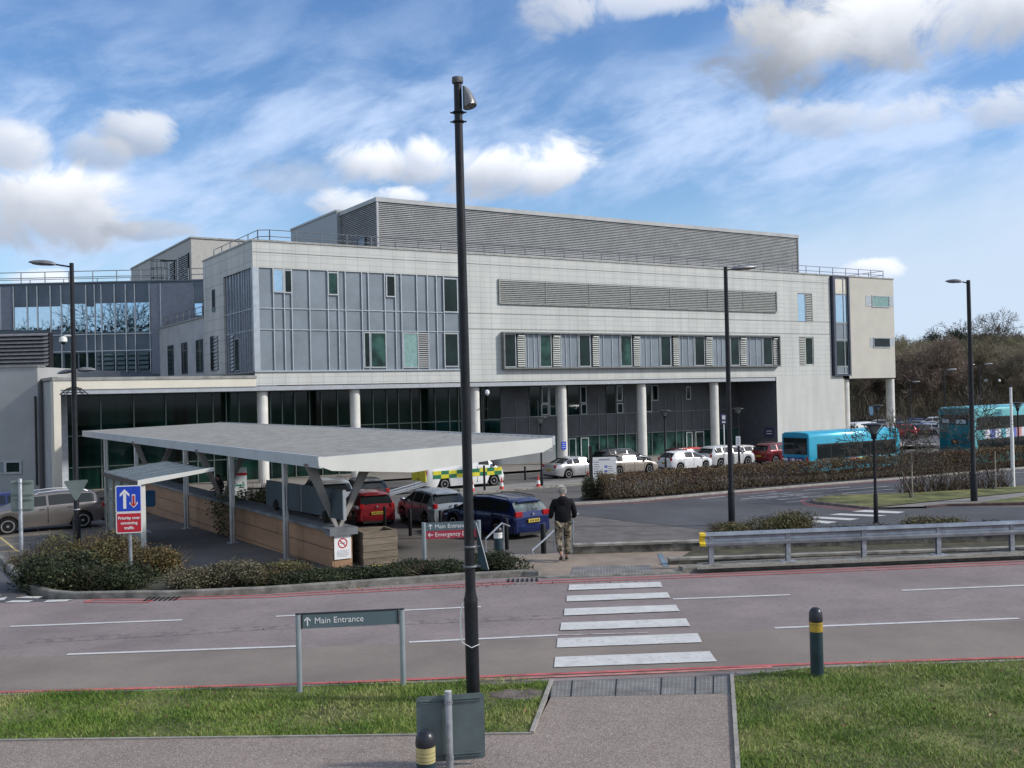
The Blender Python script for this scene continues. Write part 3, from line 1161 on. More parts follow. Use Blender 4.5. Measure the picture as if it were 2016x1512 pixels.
# ================================================================== ground, roads, kerbs
def gh(x, y):
    if y < 23.4:
        return -.06
    if y < 28.4:
        t = (y - 23.4) / 5.0
        t = t * t * (3 - 2 * t)
        return -.06 * (1 - t) + t * (fz(28.4) - .03)
    z = fz(min(y, 102)) - .03
    if y > 102:
        z = fz(102) - .03
    if y > 165:
        t = min(1, (y - 165) / 150)
        s = min(1, max(0, (x - 10) / 60))
        z += 5 * t * t * (3 - 2 * t) * s
    return z


xs = sorted(set([-900, -500, -300, -200, -150] + list(np.arange(-120, 121, 4.0)) + [130, 140, 150, 170, 190, 210, 250, 300, 500, 900]))
ys = sorted(set([-300, -120, -50, 0, 10, 20, 23.4] + list(np.arange(24, 29, .5)) + [28.4] + list(np.arange(32, 110, 6.0)) + list(np.arange(110, 330, 8.0)) + [400, 600, 1200, 2500]))
V = [(x, y, gh(x, y)) for y in ys for x in xs]
nx = len(xs)
Fc = [(j * nx + i, j * nx + i + 1, (j + 1) * nx + i + 1, (j + 1) * nx + i) for j in range(len(ys) - 1) for i in range(nx - 1)]
g = MB()
g.add(V, Fc)
m_soil = mat('soil', (.055, .045, .032), .95, var=.2, scale=2.0, bump=.5, color2=(.085, .085, .045))
g.build('ground', m_soil, smooth=60, kind='structure')


def sheet(name, poly, z, m, kind='structure', tri=False):
    """flat patch from world xy points; z number or function of (x, y)"""
    n = len(poly)
    a = sum(poly[i][0] * poly[(i + 1) % n][1] - poly[(i + 1) % n][0] * poly[i][1] for i in range(n))
    if a < 0:
        poly = poly[::-1]
    zz = z if callable(z) else (lambda x, y: z)
    g = MB()
    g.add([(p[0], p[1], zz(p[0], p[1])) for p in poly], [tuple(range(n))])
    return g.build(name, m, kind=kind)


def fzo(o):
    return lambda x, y: fz(y) + o


def gp(*pts, z=0.0):
    return [tuple(G(a, b, z)[:2]) for a, b in pts]


def lp(*pts):
    return [tuple(L(a, b)[:2]) for a, b in pts]


m_road = mat('pink_grey_asphalt', (.232, .190, .182), .88, var=.10, scale=.55, bump=.35, bscale=60, detail=8)
overlay(m_road, 'noise', 55, (.07, .06, .06), .54, .72, .6)
overlay(m_road, 'noise', 42, (.38, .34, .33), .56, .74, .5)
overlay(m_road, 'noise', 8, (.14, .115, .112), .50, .68, .5)
m_road2 = mat('brown_grey_asphalt', (.215, .180, .152), .88, var=.08, scale=.5, bump=.3, bscale=60)
overlay(m_road2, 'noise', 55, (.07, .06, .055), .55, .73, .6)
overlay(m_road2, 'noise', 9, (.165, .142, .125), .52, .70, .5)
m_inner = mat('dark_asphalt', (.066, .067, .072), .85, var=.14, scale=.35, bump=.3, bscale=40, detail=8)
overlay(m_inner, 'noise', 18, (.14, .14, .15), .55, .75, .4)
m_fore = mat('grey_forecourt', (.105, .097, .089), .88, var=.16, scale=.4, bump=.3, bscale=30, detail=8)
overlay(m_fore, 'noise', 12, (.055, .055, .055), .55, .75, .5)
m_path = mat('aggregate_path', (.30, .245, .205), .9, var=.06, scale=.8, bump=.5, bscale=110)
overlay(m_path, 'voronoi', 125, (.07, .055, .048), .55, .60, .55)
overlay(m_path, 'noise', 5, (.17, .135, .11), .45, .7, .5)
overlay(m_path, 'voronoi', 95, (.55, .48, .43), .80, .84, .55)
m_slab = mat('paving_slab', (.25, .23, .205), .85, var=.1, scale=1.5, bump=.2)
m_tact = mat('tactile_paving', (.225, .22, .205), .8, var=.16, scale=3, bump=.2)
m_kerb = mat('concrete_kerb', (.21, .20, .17), .9, var=.22, scale=4, bump=.5, color2=(.27, .26, .23))
m_kerbl = mat('light_kerb', (.30, .28, .25), .9, var=.12, scale=4, bump=.3)
m_mark = mat('white_marking', (.56, .555, .53), .7, var=.05, scale=3)
overlay(m_mark, 'noise', 11, (.28, .26, .255), .56, .70, .7)
m_redl = mat('red_marking', (.46, .10, .10), .75, var=.15, scale=3)
overlay(m_redl, 'noise', 16, (.25, .17, .17), .55, .75, .7)
m_yel = mat('yellow_marking', (.50, .40, .17), .75, var=.12, scale=3)
m_verge = mat('turf', (.070, .110, .018), .95, var=.30, scale=1.1, bump=.8, bscale=40, color2=(.22, .22, .075), detail=8)

# --- main road
near_edge = [(-900, 1396), (0, 1367), (860, 1342), (1000, 1338), (1085, 1341), (1440, 1329), (1590, 1313), (2016, 1299), (3200, 1262)]
far_edge = [(3200, 1052), (2016, 1099.6), (1372, 1126.7), (1289, 1131.7), (1122, 1137.8), (1030, 1135.7), (916.7, 1141.7), (520, 1169.6), (330, 1178), (258, 1178), (144, 1180), (60, 1182), (0, 1172), (-900, 1200)]
road = gp(*near_edge) + gp(*far_edge)
sheet('main_road', road, 0.0, m_road)
ns = gp((-900, 1392), (0, 1363), (860, 1338), (1100, 1334), (1440, 1322), (2016, 1294), (3200, 1258), (3200, 1178), (2016, 1222), (1525, 1240), (1098, 1256), (585, 1275), (132, 1291), (-900, 1323))
sheet('resurfaced_strip', ns, .004, m_road2)
# side road at the far left
sheet('side_road', gp((-900, 1210), (144, 1183), (60, 1178), (42, 1160), (0, 1118), (-900, 1120)), .004, m_inner)


def line_px(pts, w, z=.008, m=m_mark, name='road_marking', f=None, o=.004):
    P = [np.array((G(a, b)[:2] if f is None else f(a, b)[:2])) for a, b in pts]
    g = MB()
    for a, b in zip(P[:-1], P[1:]):
        d = (b - a) / np.linalg.norm(b - a)
        n = np.array([-d[1], d[0]]) * w / 2
        q = [a - n, b - n, b + n, a + n]
        g.add([(p[0], p[1], z if f is None else fz(p[1]) + o) for p in q], [(0, 1, 2, 3)])
    return g.build(name, m, kind='structure')


for pts in (((20, 1234), (359, 1221)), ((543, 1214), (947, 1195)), ((1325, 1180), (1556, 1171.5)), ((1775, 1163), (2016, 1153), (2400, 1137)),
            ((132, 1289), (585, 1273)), ((805, 1265), (1098, 1251)), ((1525, 1237), (2006, 1218))):
    line_px(pts, .10)
line_px(((1098, 1251), (1275, 1246)), .06, m=mat('faded_marking', (.36, .34, .33), .8, var=.2, scale=5))
# red lines
for o in (0, 4.6):
    line_px(((340, 1176.5 + o * .9), (520, 1172 + o), (720, 1161.5 + o), (917, 1150.2 + o), (1012, 1144.5 + o)), .07, m=m_redl)
    line_px(((1055, 1144.5 + o), (1372, 1132 + o), (1560, 1124.8 + o), (2016, 1105.6 + o), (2600, 1081 + o)), .07, m=m_redl)
line_px(((165, 1186), (185, 1181), (300, 1182), (290, 1186.5), (165, 1186)), .07, m=m_redl)
line_px(((-200, 1371), (0, 1364), (600, 1347.5), (1000, 1331.5), (1560, 1309.5), (2016, 1295), (2600, 1277)), .09, z=.012, m=m_redl)
line_px(((940, 1339), (1000, 1337.5), (1300, 1325), (1520, 1314.5)), .07, z=.012, m=mat('pale_red_marking', (.50, .20, .18), .8, var=.2, scale=4))
# give-way dashes
for q in (((-20, 1181), (15, 1176), (8, 1182), (-30, 1186)), ((32, 1178), (52, 1175), (86, 1175), (75, 1179)), ((8, 1187), (25, 1183), (66, 1183), (55, 1187)), ((84, 1187), (95, 1182), (143, 1180.8), (130, 1185))):
    sheet('road_marking', gp(*q), .012, m_mark)
# zebra
zb = [((435, 333), (1080, 312), (1095, 348), (428, 372)), ((418, 412), (1130, 387), (1153, 425), (415, 452)), ((402, 503), (1190, 475), (1218, 520), (397, 552)),
      ((378, 603), (1262, 572), (1293, 626), (370, 657)), ((352, 715), (1345, 678), (1377, 742), (345, 780)), ((335, 847), (1430, 806), (1482, 878), (327, 920))]
for q in zb:
    sheet('road_marking', gp(*[(1000 + a / 3.6, 1060 + b / 3.6) for a, b in q]), .016, m_mark)
# worn dark streak along the wheel path and a tar patch
m_streak = mat('worn_tarmac', (.228, .187, .178), .88, var=.1, scale=.55, detail=8)
overlay(m_streak, 'noise', 5, (.12, .10, .10), .47, .60, .8)
line_px(((60, 1262), (300, 1250), (520, 1236), (760, 1227), (1105, 1214)), .34, z=.003, m=m_streak, name='worn_strip')

# drain gratings in the gutter
g = MB()
for c in ((322, 1180), (1032, 1143)):
    p = G(*c)
    for k in range(7):
        g.box(p[0] - .35 + k * .1, p[0] - .31 + k * .1, p[1] - .16, p[1] + .16, .009, .02)
g.build('drain_grating', m_black, kind='structure')


# --- kerbs: swept block along pixel path
def kerb(pts, m, name='kerb', w=.13, h=.12, z0=0.0, f=None, side=1, joint=.92):
    P = [np.array((G(a, b, z0)[:2] if f is None else f(a, b)[:2])) for a, b in pts]
    n = len(P)
    off = []
    for i in range(n):
        d = P[min(i + 1, n - 1)] - P[max(i - 1, 0)]
        d = d / np.linalg.norm(d)
        off.append(np.array([-d[1], d[0]]) * side)
    g = MB()
    rows = []
    prof = [(0, -.05), (.012, h - .02), (.03, h), (w, h), (w, -.05)]
    for p, o in zip(P, off):
        zz = z0 if f is None else fz(p[1])
        rows.append([(p[0] + o[0] * a, p[1] + o[1] * a, zz + b) for a, b in prof])
    vs = [q for r_ in rows for q in r_]
    k = len(prof)
    fs = [(i * k + j, (i + 1) * k + j, (i + 1) * k + j + 1, i * k + j + 1) for i in range(n - 1) for j in range(k - 1)]
    fs += [tuple(range(k)), tuple((n - 1) * k + j for j in range(k))[::-1]]
    g.add(vs, fs)
    return g.build(name, m, smooth=30, kind='structure')


kerb([(-60, 1062), (-20, 1095), (0, 1110), (30, 1142), (52, 1163), (95, 1176), (144, 1179.6), (258, 1177.6), (330, 1177.6), (520, 1169.2), (716, 1155.5), (916.7, 1141.3), (1030, 1135.3), (1060, 1137)], m_kerb, h=.13, w=.15)
kerb([(1345, 1128), (1372, 1126.3), (2016, 1099), (3200, 1051)], m_kerb, h=.12, w=.28)
kerb([(1030, 1135.6), (1075, 1139), (1122, 1137.5), (1200, 1135), (1289, 1131.3), (1346, 1128)], m_kerb, h=.035, w=.15)
kerb([(3200, 1263), (2016, 1299.5), (1590, 1313.5), (1440, 1329.5)], m_kerbl, h=.02, w=.09)
kerb([(1085, 1341.5), (1000, 1338.5), (860, 1342.5), (0, 1367.5), (-900, 1397)], m_kerbl, h=.02, w=.07)

# --- near side: verges, path, tactile paving
vl = gp((-900, 1398), (0, 1368), (860, 1343), (1000, 1339), (1084, 1343), (1047, 1446), (0, 1459.5), (-900, 1474))
sheet('verge', vl, .008, m_verge)
vr = gp((1442, 1331), (1590, 1314), (2016, 1300), (3200, 1263), (5200, 2400), (1490, 2400), (1454, 1512))
sheet('verge', vr, .008, m_verge)
sheet('footpath', gp((-900, 1475), (0, 1461), (1047, 1447), (1085, 1373), (1440, 1366), (1452, 1512), (1488, 2400), (-3000, 2600)), .010, m_path)
tp = gp((1086, 1343), (1440, 1331), (1440, 1367), (1083, 1374))
sheet('tactile_paving', tp, .012, m_tact)
# shade of the tactile ribs, painted as flat darker strips across the slabs
g = MB()
A, B_, C_, D_ = [np.array(q) for q in tp]
for i in range(44):
    t = (i + .5) / 44
    a, b = A * (1 - t) + B_ * t, D_ * (1 - t) + C_ * t
    d = (b - a)
    for k in range(6):
        p0, p1 = a + d * (k / 6 + .015), a + d * ((k + 1) / 6 - .015)
        w_ = .018
        g.add([(p0[0] - w_, p0[1], .0145), (p0[0] + w_, p0[1], .0145), (p1[0] + w_, p1[1], .0145), (p1[0] - w_, p1[1], .0145)], [(0, 1, 2, 3)])
g.build('tactile_rib_shade', mat('tactile_shade', (.165, .16, .15), .85, var=.1), kind='structure')
g = MB()
for t in (.0, .115, .36, .61, .80, .90, 1.0):
    a, b = A * (1 - t) + B_ * t, D_ * (1 - t) + C_ * t
    g.add([(a[0] - .01, a[1], .0150), (a[0] + .01, a[1], .0150), (b[0] + .01, b[1], .0150), (b[0] - .01, b[1], .0150)], [(0, 1, 2, 3)])
g.build('slab_joint', m_black, kind='structure')


def edging(pts, w=.05, h=.045):
    P = [np.array(G(a, b)[:2]) for a, b in pts]
    g = MB()
    for a, b in zip(P[:-1], P[1:]):
        d = (b - a) / np.linalg.norm(b - a)
        n = np.array([-d[1], d[0]]) * w / 2
        g.prism([tuple(a - n), tuple(b - n), tuple(b + n), tuple(a + n)], -.02, h)
    g.build('path_edging', m_kerbl, kind='structure')


edging([(1086, 1343), (1047, 1446.5)])
edging([(1046, 1447), (0, 1460.5), (-900, 1475)], .035, .03)
edging([(1441, 1330), (1453, 1512), (1489, 2400)])
# worn bare patches by the lamp
def blob(c, rx, ry, z, m, name, n=22, seed=0, ang=0):
    r_ = random.Random(seed)
    pts = []
    for k in range(n):
        t = 2 * math.pi * k / n
        q = 1 + r_.uniform(-.22, .22)
        a, b = rx * q * math.cos(t), ry * q * math.sin(t)
        pts.append((c[0] + a * math.cos(ang) - b * math.sin(ang), c[1] + a * math.sin(ang) + b * math.cos(ang)))
    return sheet(name, pts, z, m)


p = G(1022, 1368)
m_bare = mat('bare_earth', (.13, .105, .09), .95, var=.25, scale=4, bump=.5, detail=8)
blob(p, .36, .22, .013, m_bare, 'bare_patch', seed=3)
p = G(985, 1346)
blob(p, .5, .10, .012, m_bare, 'bare_patch', seed=5)

# --- far side of the crossing: pavement, steps, low walls
pv = gp((1031, 1132), (1075, 1136), (1122, 1134), (1289, 1128), (1372, 1121), (1372, 1085), (1130, 1085), (985, 1098), (1010, 1112), z=.03)
sheet('pavement', pv, .026, mat('buff_pavement', (.25, .20, .155), .88, var=.14, scale=1.2, bump=.3, detail=8))
ft = gp((1128, 1116), (1280, 1112), (1287, 1126), (1122, 1133), z=.03)
sheet('tactile_paving', ft, .032, m_tact)
g = MB()
A, B_, C_, D_ = [np.array(q) for q in ft]
for i in range(26):
    t = (i + .5) / 26
    a, b = A * (1 - t) + B_ * t, D_ * (1 - t) + C_ * t
    g.add([(a[0] - .02, a[1], .036), (a[0] + .02, a[1], .036), (b[0] + .02, b[1], .036), (b[0] - .02, b[1], .036)], [(0, 1, 2, 3)])
g.build('tactile_rib_shade', MAT['tactile_shade'], kind='structure')  # flat darker strips, the ribs' shade put into their colour
# channel cover
q = gp((1294, 1090), (1303, 1089.5), (1318, 1115), (1306, 1116), z=.03)
sheet('drain_channel', q, .034, mat('blue_grey_steel', (.22, .29, .33), .5, .4))
# steps running down to the forecourt
s0 = G(985, 1098, .03)
s1 = G(1135, 1086, .03)
g = MB()
nst = 7
x0_, x1_ = s0[0] - .15, s1[0] + .02
yb_ = 25.05
for i in range(nst):
    z = .02 - (i + 1) * (1.12 / nst)
    g.bbox(x0_, x1_, yb_ + i * .32, yb_ + (i + 1) * .32 + .02, z - .5, z, .015)
g.bbox(x0_ - .02, x1_ + .02, 24.3, yb_ + .02, -.6, .021, .015)
g.build('steps', m_slab, kind='structure')
# upstand wall on the right of the steps
m_wallc = mat('stained_concrete', (.15, .14, .125), .95, var=.35, scale=3.5, bump=.6, color2=(.24, .225, .19), detail=9)
m_wallt = mat('pale_coping_concrete', (.25, .235, .205), .92, var=.25, scale=3, bump=.4, detail=8)


def low_wall(pts_xy, z0, z1, w, label, name='low_wall', cap=.05, over=.03):
    t = thing(name, label, 'wall', (*pts_xy[0], 0))
    o = np.array(pts_xy[0])
    g, c = MB(), MB()
    for a, b in zip(pts_xy[:-1], pts_xy[1:]):
        a, b = np.array(a) - o, np.array(b) - o
        d = (b - a) / np.linalg.norm(b - a)
        n = np.array([-d[1], d[0]])
        g.prism([tuple(a), tuple(b), tuple(b + n * w), tuple(a + n * w)], z0, z1 - cap)
        c.prism([tuple(a - n * over), tuple(b - n * over), tuple(b + n * (w + over)), tuple(a + n * (w + over))], z1 - cap + .001, z1)
    g.build('wall_face', m_wallc, t)
    c.build('coping', m_wallt, t)
    return t


a = G(1130, 1091, .03)[:2]
b = G(1385, 1104, .03)[:2]
c = G(3200, 1022, .03)[:2]
low_wall([tuple(a), (4.3, 25.0), (6.2, 25.15), (30, 26.0)], -1.3, .26, .22, 'stained concrete retaining wall beginning at the top of the steps')
a = G(1320, 1112, .03)[:2]
low_wall([(3.45, 23.05), (9.0, 23.35), (30, 24.6)], -.1, .17, .16, 'low mossy concrete edge wall directly behind the crash barrier')
# gravel strip below the barrier
sheet('gravel_strip', gp((1372, 1121), (2016, 1094), (3200, 1046), (3200, 1030), (2016, 1076), (1372, 1108), z=.1), .10, mat('gravel', (.20, .18, .15), .95, var=.3, scale=20, bump=.9, bscale=50))
# raised strip behind it
sheet('planting_bed', [(3.5, 23.2), (30, 24.75), (30, 26.0), (6.2, 25.1), (4.3, 25.0)], .03, m_soil)

# --- forecourt
m_fo = m_fore
sheet('forecourt', [(-60, 28.3), (60, 28.3), (70, 100), (-60, 100)], fzo(0), m_fore)
# darker inner road sweeping round to the right
inner = lp((1127, 1013.4), (1250, 1028), (1380, 1042), (1500, 1068), (2300, 1062), (2300, 990), (2016, 1000), (1866, 996), (1825, 1001), (1727, 1003), (1711, 1003.5), (1607, 992.5), (1593, 989), (1597, 984), (1632, 979), (1774, 974), (2004, 960), (2300, 940), (2300, 910), (2016, 922), (1771, 944), (1579, 959), (1380, 976), (1250, 988), (1160, 994), (1128, 994), (1118, 1003))
sheet('inner_road', inner, fzo(.006), m_inner)
sheet('forecourt_apron', lp((1127, 1014), (1250, 1029), (1380, 1043), (1300, 1085), (1130, 1080), (1060, 1060)), fzo(.010), mat('block_apron', (.125, .113, .104), .9, var=.14, scale=1.5, bump=.3, detail=8))
# red line marks on inner road
for o_ in (0, 3.5):
    line_px(((1132, 995 + o_ * .6), (1250, 989.5 + o_ * .6), (1380, 977.5 + o_ * .6), (1579, 960.5 + o_ * .5), (1771, 945.3 + o_ * .4)), .07, m=m_redl, f=L, o=.012)
line_px(((1711, 1006), (1607, 995), (1585, 990.5), (1576, 985.5), (1592, 981)), .08, m=m_redl, f=L, o=.012)
line_px(((1711, 1008.5), (1602, 997.5), (1578, 991.5)), .07, m=m_redl, f=L, o=.012)
q8 = lambda x, y: (1380 + x / 3.17, 740 + y / 3.17)
for q in (((940, 848), (1030, 838), (1275, 850), (1230, 860)), ((800, 868), (870, 860), (1160, 872), (1090, 880)), ((650, 887), (720, 880), (990, 893), (930, 903)), ((640, 907), (700, 901), (850, 913), (790, 925))):
    sheet('road_marking', lp(*[q8(*p) for p in q]), fzo(.014), m_mark)
for pts in (((640, 715), (930, 695)), ((880, 735), (1200, 708)), ((850, 716), (1165, 690)), ((0, 768), (150, 753)), ((530, 790), (1040, 750)), ((250, 770), (480, 752))):
    line_px([q8(*p) for p in pts], .12, m=m_mark, f=L, o=.014)
mf = mat('faded_white_marking', (.22, .22, .23), .8, var=.3, scale=2)
for pts in (((220, 745), (470, 722)), ((300, 755), (560, 728)), ((360, 770), (640, 742)), ((480, 775), (760, 750)), ((560, 742), (820, 722)), ((240, 778), (420, 766)), ((430, 730), (700, 760))):
    line_px([q8(*p) for p in pts], .22, m=mf, f=L, o=.013)
line_px(((1950, 935), (2016, 930), (2100, 925)), .1, m=m_mark, f=L, o=.014)
# hedge bed kerb
kerb([(1132, 994), (1250, 987.7), (1380, 975.7), (1579, 958.7), (1771, 944), (2016, 923), (2300, 900)], m_kerbl, w=.14, h=.11, f=L)
sheet('hedge_bed', lp((1140, 986), (1250, 980), (1380, 968), (1579, 951), (1771, 937), (2016, 917), (2016, 912), (1771, 929), (1579, 942), (1380, 953), (1165, 965)), fzo(.10), m_soil)
# island of grass
isl = lp((1597.7, 988), (1632, 978.5), (1774, 974), (2004, 960), (2300, 942), (2300, 958), (2016, 972), (1727, 1002), (1711, 1002), (1607, 991))
sheet('verge', isl, fzo(.10), m_verge)
kerb([(2016, 960), (1774, 974), (1632, 979.5), (1602, 985), (1597, 989), (1607, 992.2), (1711, 1003.2), (1727, 1003)], mat('reddish_kerb', (.20, .15, .14), .9, var=.2, scale=4), w=.13, h=.11, f=L, side=1)
sheet('footpath', lp((1727, 1002.5), (2016, 972.5), (2300, 958), (2300, 985), (2016, 980), (1929, 994.5), (1866, 996), (1825, 1000.5)), fzo(.08), mat('pale_path', (.20, .19, .175), .9, var=.08, scale=1))
sheet('verge', lp((1929, 994), (2016, 981), (2300, 962), (2300, 990), (2016, 993), (1866, 996.5)), fzo(.11), m_verge)
kerb([(1825, 1001), (1866, 997), (2016, 994.5), (2300, 990)], mat('dark_red_kerb', (.075, .045, .045), .9, var=.2, scale=4), w=.13, h=.11, f=L, side=1)
# footway strip with the cones
fw = lp((905, 975), (928, 973), (1030, 964), (1145, 954), (1175, 950), (1175, 944), (1120, 948), (1020, 956), (925, 963), (905, 965))
sheet('footway', fw, fzo(.09), m_slab)
kerb([(905, 976), (928, 974), (1030, 965), (1145, 955), (1175, 951)], m_kerb, w=.13, h=.11, f=L)
for pts in (((990, 955), (1100, 946)), ((1060, 957), (1170, 948)), ((1000, 935), (1070, 929))):
    line_px(pts, .12, m=m_mark, f=L, o=.006)
# pavement before the recessed front
sheet('building_apron', [tuple(BL(x, y)[:2]) for x, y in ((-37, -3.5), (45, -3.5), (45, 5), (-37, 5))], lambda x, y: fz(y) + .07 if y < 90 else -2.29, m_slab)
# yellow hatching by the car park on the left
for pts in (((0, 1058), (45, 1094)), ((45, 1094), (8, 1107)), ((-60, 1062), (100, 1050)), ((-60, 1070), (70, 1060)), ((-60, 1080), (60, 1068)), ((0, 1087), (40, 1084)), ((-80, 1042), (120, 1030))):
    line_px(pts, .09, m=m_yel, f=L, o=.006)
# black cable cover / drain lines on the paving left of the wall
for pts in (((300, 1062), (345, 1060)), ((310, 1070), (380, 1066))):
    line_px(pts, .05, m=m_black, f=L, o=.006)
# yellow edge by the planter
p = L(757, 1115)
sheet('step_edge', [(p[0] - .4, p[1]), (p[0] + .5, p[1] + .1), (p[0] + .5, p[1] + .25), (p[0] - .4, p[1] + .15)], fzo(.02), mat('yellow_edge', (.75, .5, .05), .7))
# distant car park
sheet('car_park', [(20, 103), (200, 103), (240, 166), (20, 166)], fz(102) + .01, mat('far_asphalt', (.10, .10, .105), .9, var=.1, scale=.3))
# ================================================================== vehicles
def lerp_tab(tab, x):
    xs_, vs_ = [t[0] for t in tab], [t[1] for t in tab]
    return float(np.interp(x, xs_, vs_))


PAINT = {}


def paint(name, c, metal=.35, rough=.28):
    return mat('paint_' + name, c, rough, metal, var=.05, scale=1.0, coat=.6)


def wheel(t, x, y, r_, w=.21, spokes=5, side=1, rim=None):
    """tyre with rim as its sub-part; side +1 is the left side of the vehicle"""
    g = MB()
    s = side
    prof = [(r_ * .66, -w / 2), (r_ * .93, -w / 2), (r_, -w / 2 + .03), (r_, w / 2 - .03), (r_ * .93, w / 2), (r_ * .66, w / 2)]
    g.lathe(prof, 22, (x, y, r_), 'y')
    ty = g.build('wheel', m_tyre, t, smooth=True)
    g = MB()
    yo = y + s * (w / 2 + .001)
    g.cm = 1
    g.lathe([(r_ * .655, yo - .05), (r_ * .655, yo - .045)] if s > 0 else [(r_ * .655, yo + .045), (r_ * .655, yo + .05)], 20, (x, 0, r_), 'y')
    g.cm = 0
    # rim ring and spokes
    n = 24
    for k in range(n):
        a, b = 2 * math.pi * k / n, 2 * math.pi * (k + 1) / n
        q = [(x + q_ * math.cos(c_), yo, r_ + q_ * math.sin(c_)) for q_, c_ in ((r_ * .58, a), (r_ * .70, a), (r_ * .70, b), (r_ * .58, b))]
        g.add(q if s < 0 else q[::-1], [(0, 1, 2, 3)])
    for k in range(spokes):
        a = 2 * math.pi * k / spokes + .3
        d = np.array([math.cos(a), math.sin(a)])
        nn = np.array([-d[1], d[0]])
        q = []
        for rr, hw in ((r_ * .08, .055 if spokes < 7 else .03), (r_ * .60, .044 if spokes < 7 else .026)):
            for sg in (-1, 1):
                p = d * rr + nn * hw * sg
                q.append((x + p[0], yo - s * .004, r_ + p[1]))
        g.add([q[0], q[1], q[3], q[2]], [(0, 1, 2, 3)] if s < 0 else [(3, 2, 1, 0)])
    g.lathe([(r_ * .15, yo - .01), (r_ * .15, yo + .004 * s)] if s > 0 else [(r_ * .15, yo + .004 * s), (r_ * .15, yo + .01)], 12, (x, 0, r_), 'y')
    g.build('rim', [rim or m_rim, m_black], ty)
    return ty


CAR = {  # length, width, height, wheelbase centre positions, tyre radius, roofline, beltline, glass limits
    'hatch': dict(L=4.05, W=1.74, H=1.47, fx=1.25, rx=-1.25, r=.31, roof=[(-2.02, .78), (-1.98, .98), (-1.62, 1.36), (-1.35, 1.43), (-.4, 1.47), (.35, 1.43), (1.05, 1.02), (1.25, .95), (1.85, .78), (2.02, .60)],
                  belt=[(-2.02, .78), (-1.98, .95), (-1.5, .95), (.9, .90), (1.05, .93), (1.3, .90), (1.85, .74), (2.02, .57)], ws=(.36, 1.04), rw=(-1.97, -1.60), sg=[(-1.55, -.95), (-.87, .02), (.10, .92)]),
    'estate': dict(L=4.75, W=1.83, H=1.50, fx=1.38, rx=-1.35, r=.33, roof=[(-2.37, .80), (-2.33, 1.0), (-2.05, 1.36), (-1.85, 1.44), (-.6, 1.50), (.35, 1.45), (1.15, 1.02), (1.4, .95), (2.15, .78), (2.37, .58)],
                   belt=[(-2.37, .80), (-2.33, .98), (-1.8, .98), (.9, .93), (1.15, .95), (1.4, .90), (2.15, .74), (2.37, .55)], ws=(.36, 1.14), rw=(-2.32, -2.04), sg=[(-1.95, -1.2), (-1.12, -.15), (-.07, .98)]),
    'saloon': dict(L=4.73, W=1.81, H=1.44, fx=1.40, rx=-1.35, r=.32, roof=[(-2.36, .70), (-2.32, .96), (-1.85, 1.03), (-1.15, 1.38), (-.4, 1.44), (.30, 1.40), (1.10, .98), (1.35, .92), (2.1, .76), (2.36, .56)],
                   belt=[(-2.36, .68), (-2.32, .93), (-1.85, .98), (-1.4, .95), (.85, .89), (1.1, .92), (1.35, .88), (2.1, .72), (2.36, .53)], ws=(.31, 1.09), rw=(-1.83, -1.14), sg=[(-1.45, -.95), (-.87, .0), (.08, .95)]),
    'suv': dict(L=4.6, W=1.90, H=1.70, fx=1.42, rx=-1.42, r=.37, roof=[(-2.28, .85), (-2.24, 1.12), (-2.0, 1.52), (-1.8, 1.63), (-.6, 1.69), (.40, 1.63), (1.05, 1.20), (1.25, 1.12), (2.05, 1.0), (2.28, .72)],
                belt=[(-2.28, .85), (-2.24, 1.08), (-1.8, 1.12), (.9, 1.05), (1.05, 1.10), (1.3, 1.06), (2.05, .95), (2.28, .68)], ws=(.41, 1.04), rw=(-2.23, -1.98), sg=[(-1.9, -1.2), (-1.12, -.12), (-.04, .90)]),
    'van': dict(L=5.55, W=2.05, H=2.42, fx=1.95, rx=-1.55, r=.35, roof=[(-2.76, .6), (-2.75, 2.20), (-2.65, 2.36), (-1.5, 2.42), (.6, 2.40), (1.05, 2.28), (1.30, 2.05), (2.02, 1.32), (2.20, 1.22), (2.62, .98), (2.76, .65)],
                belt=[(-2.76, .58), (-2.75, 1.30), (1.2, 1.30), (2.02, 1.25), (2.2, 1.18), (2.62, .93), (2.76, .62)], ws=(1.31, 2.01), rw=None, sg=[(.85, 1.62)]),
}


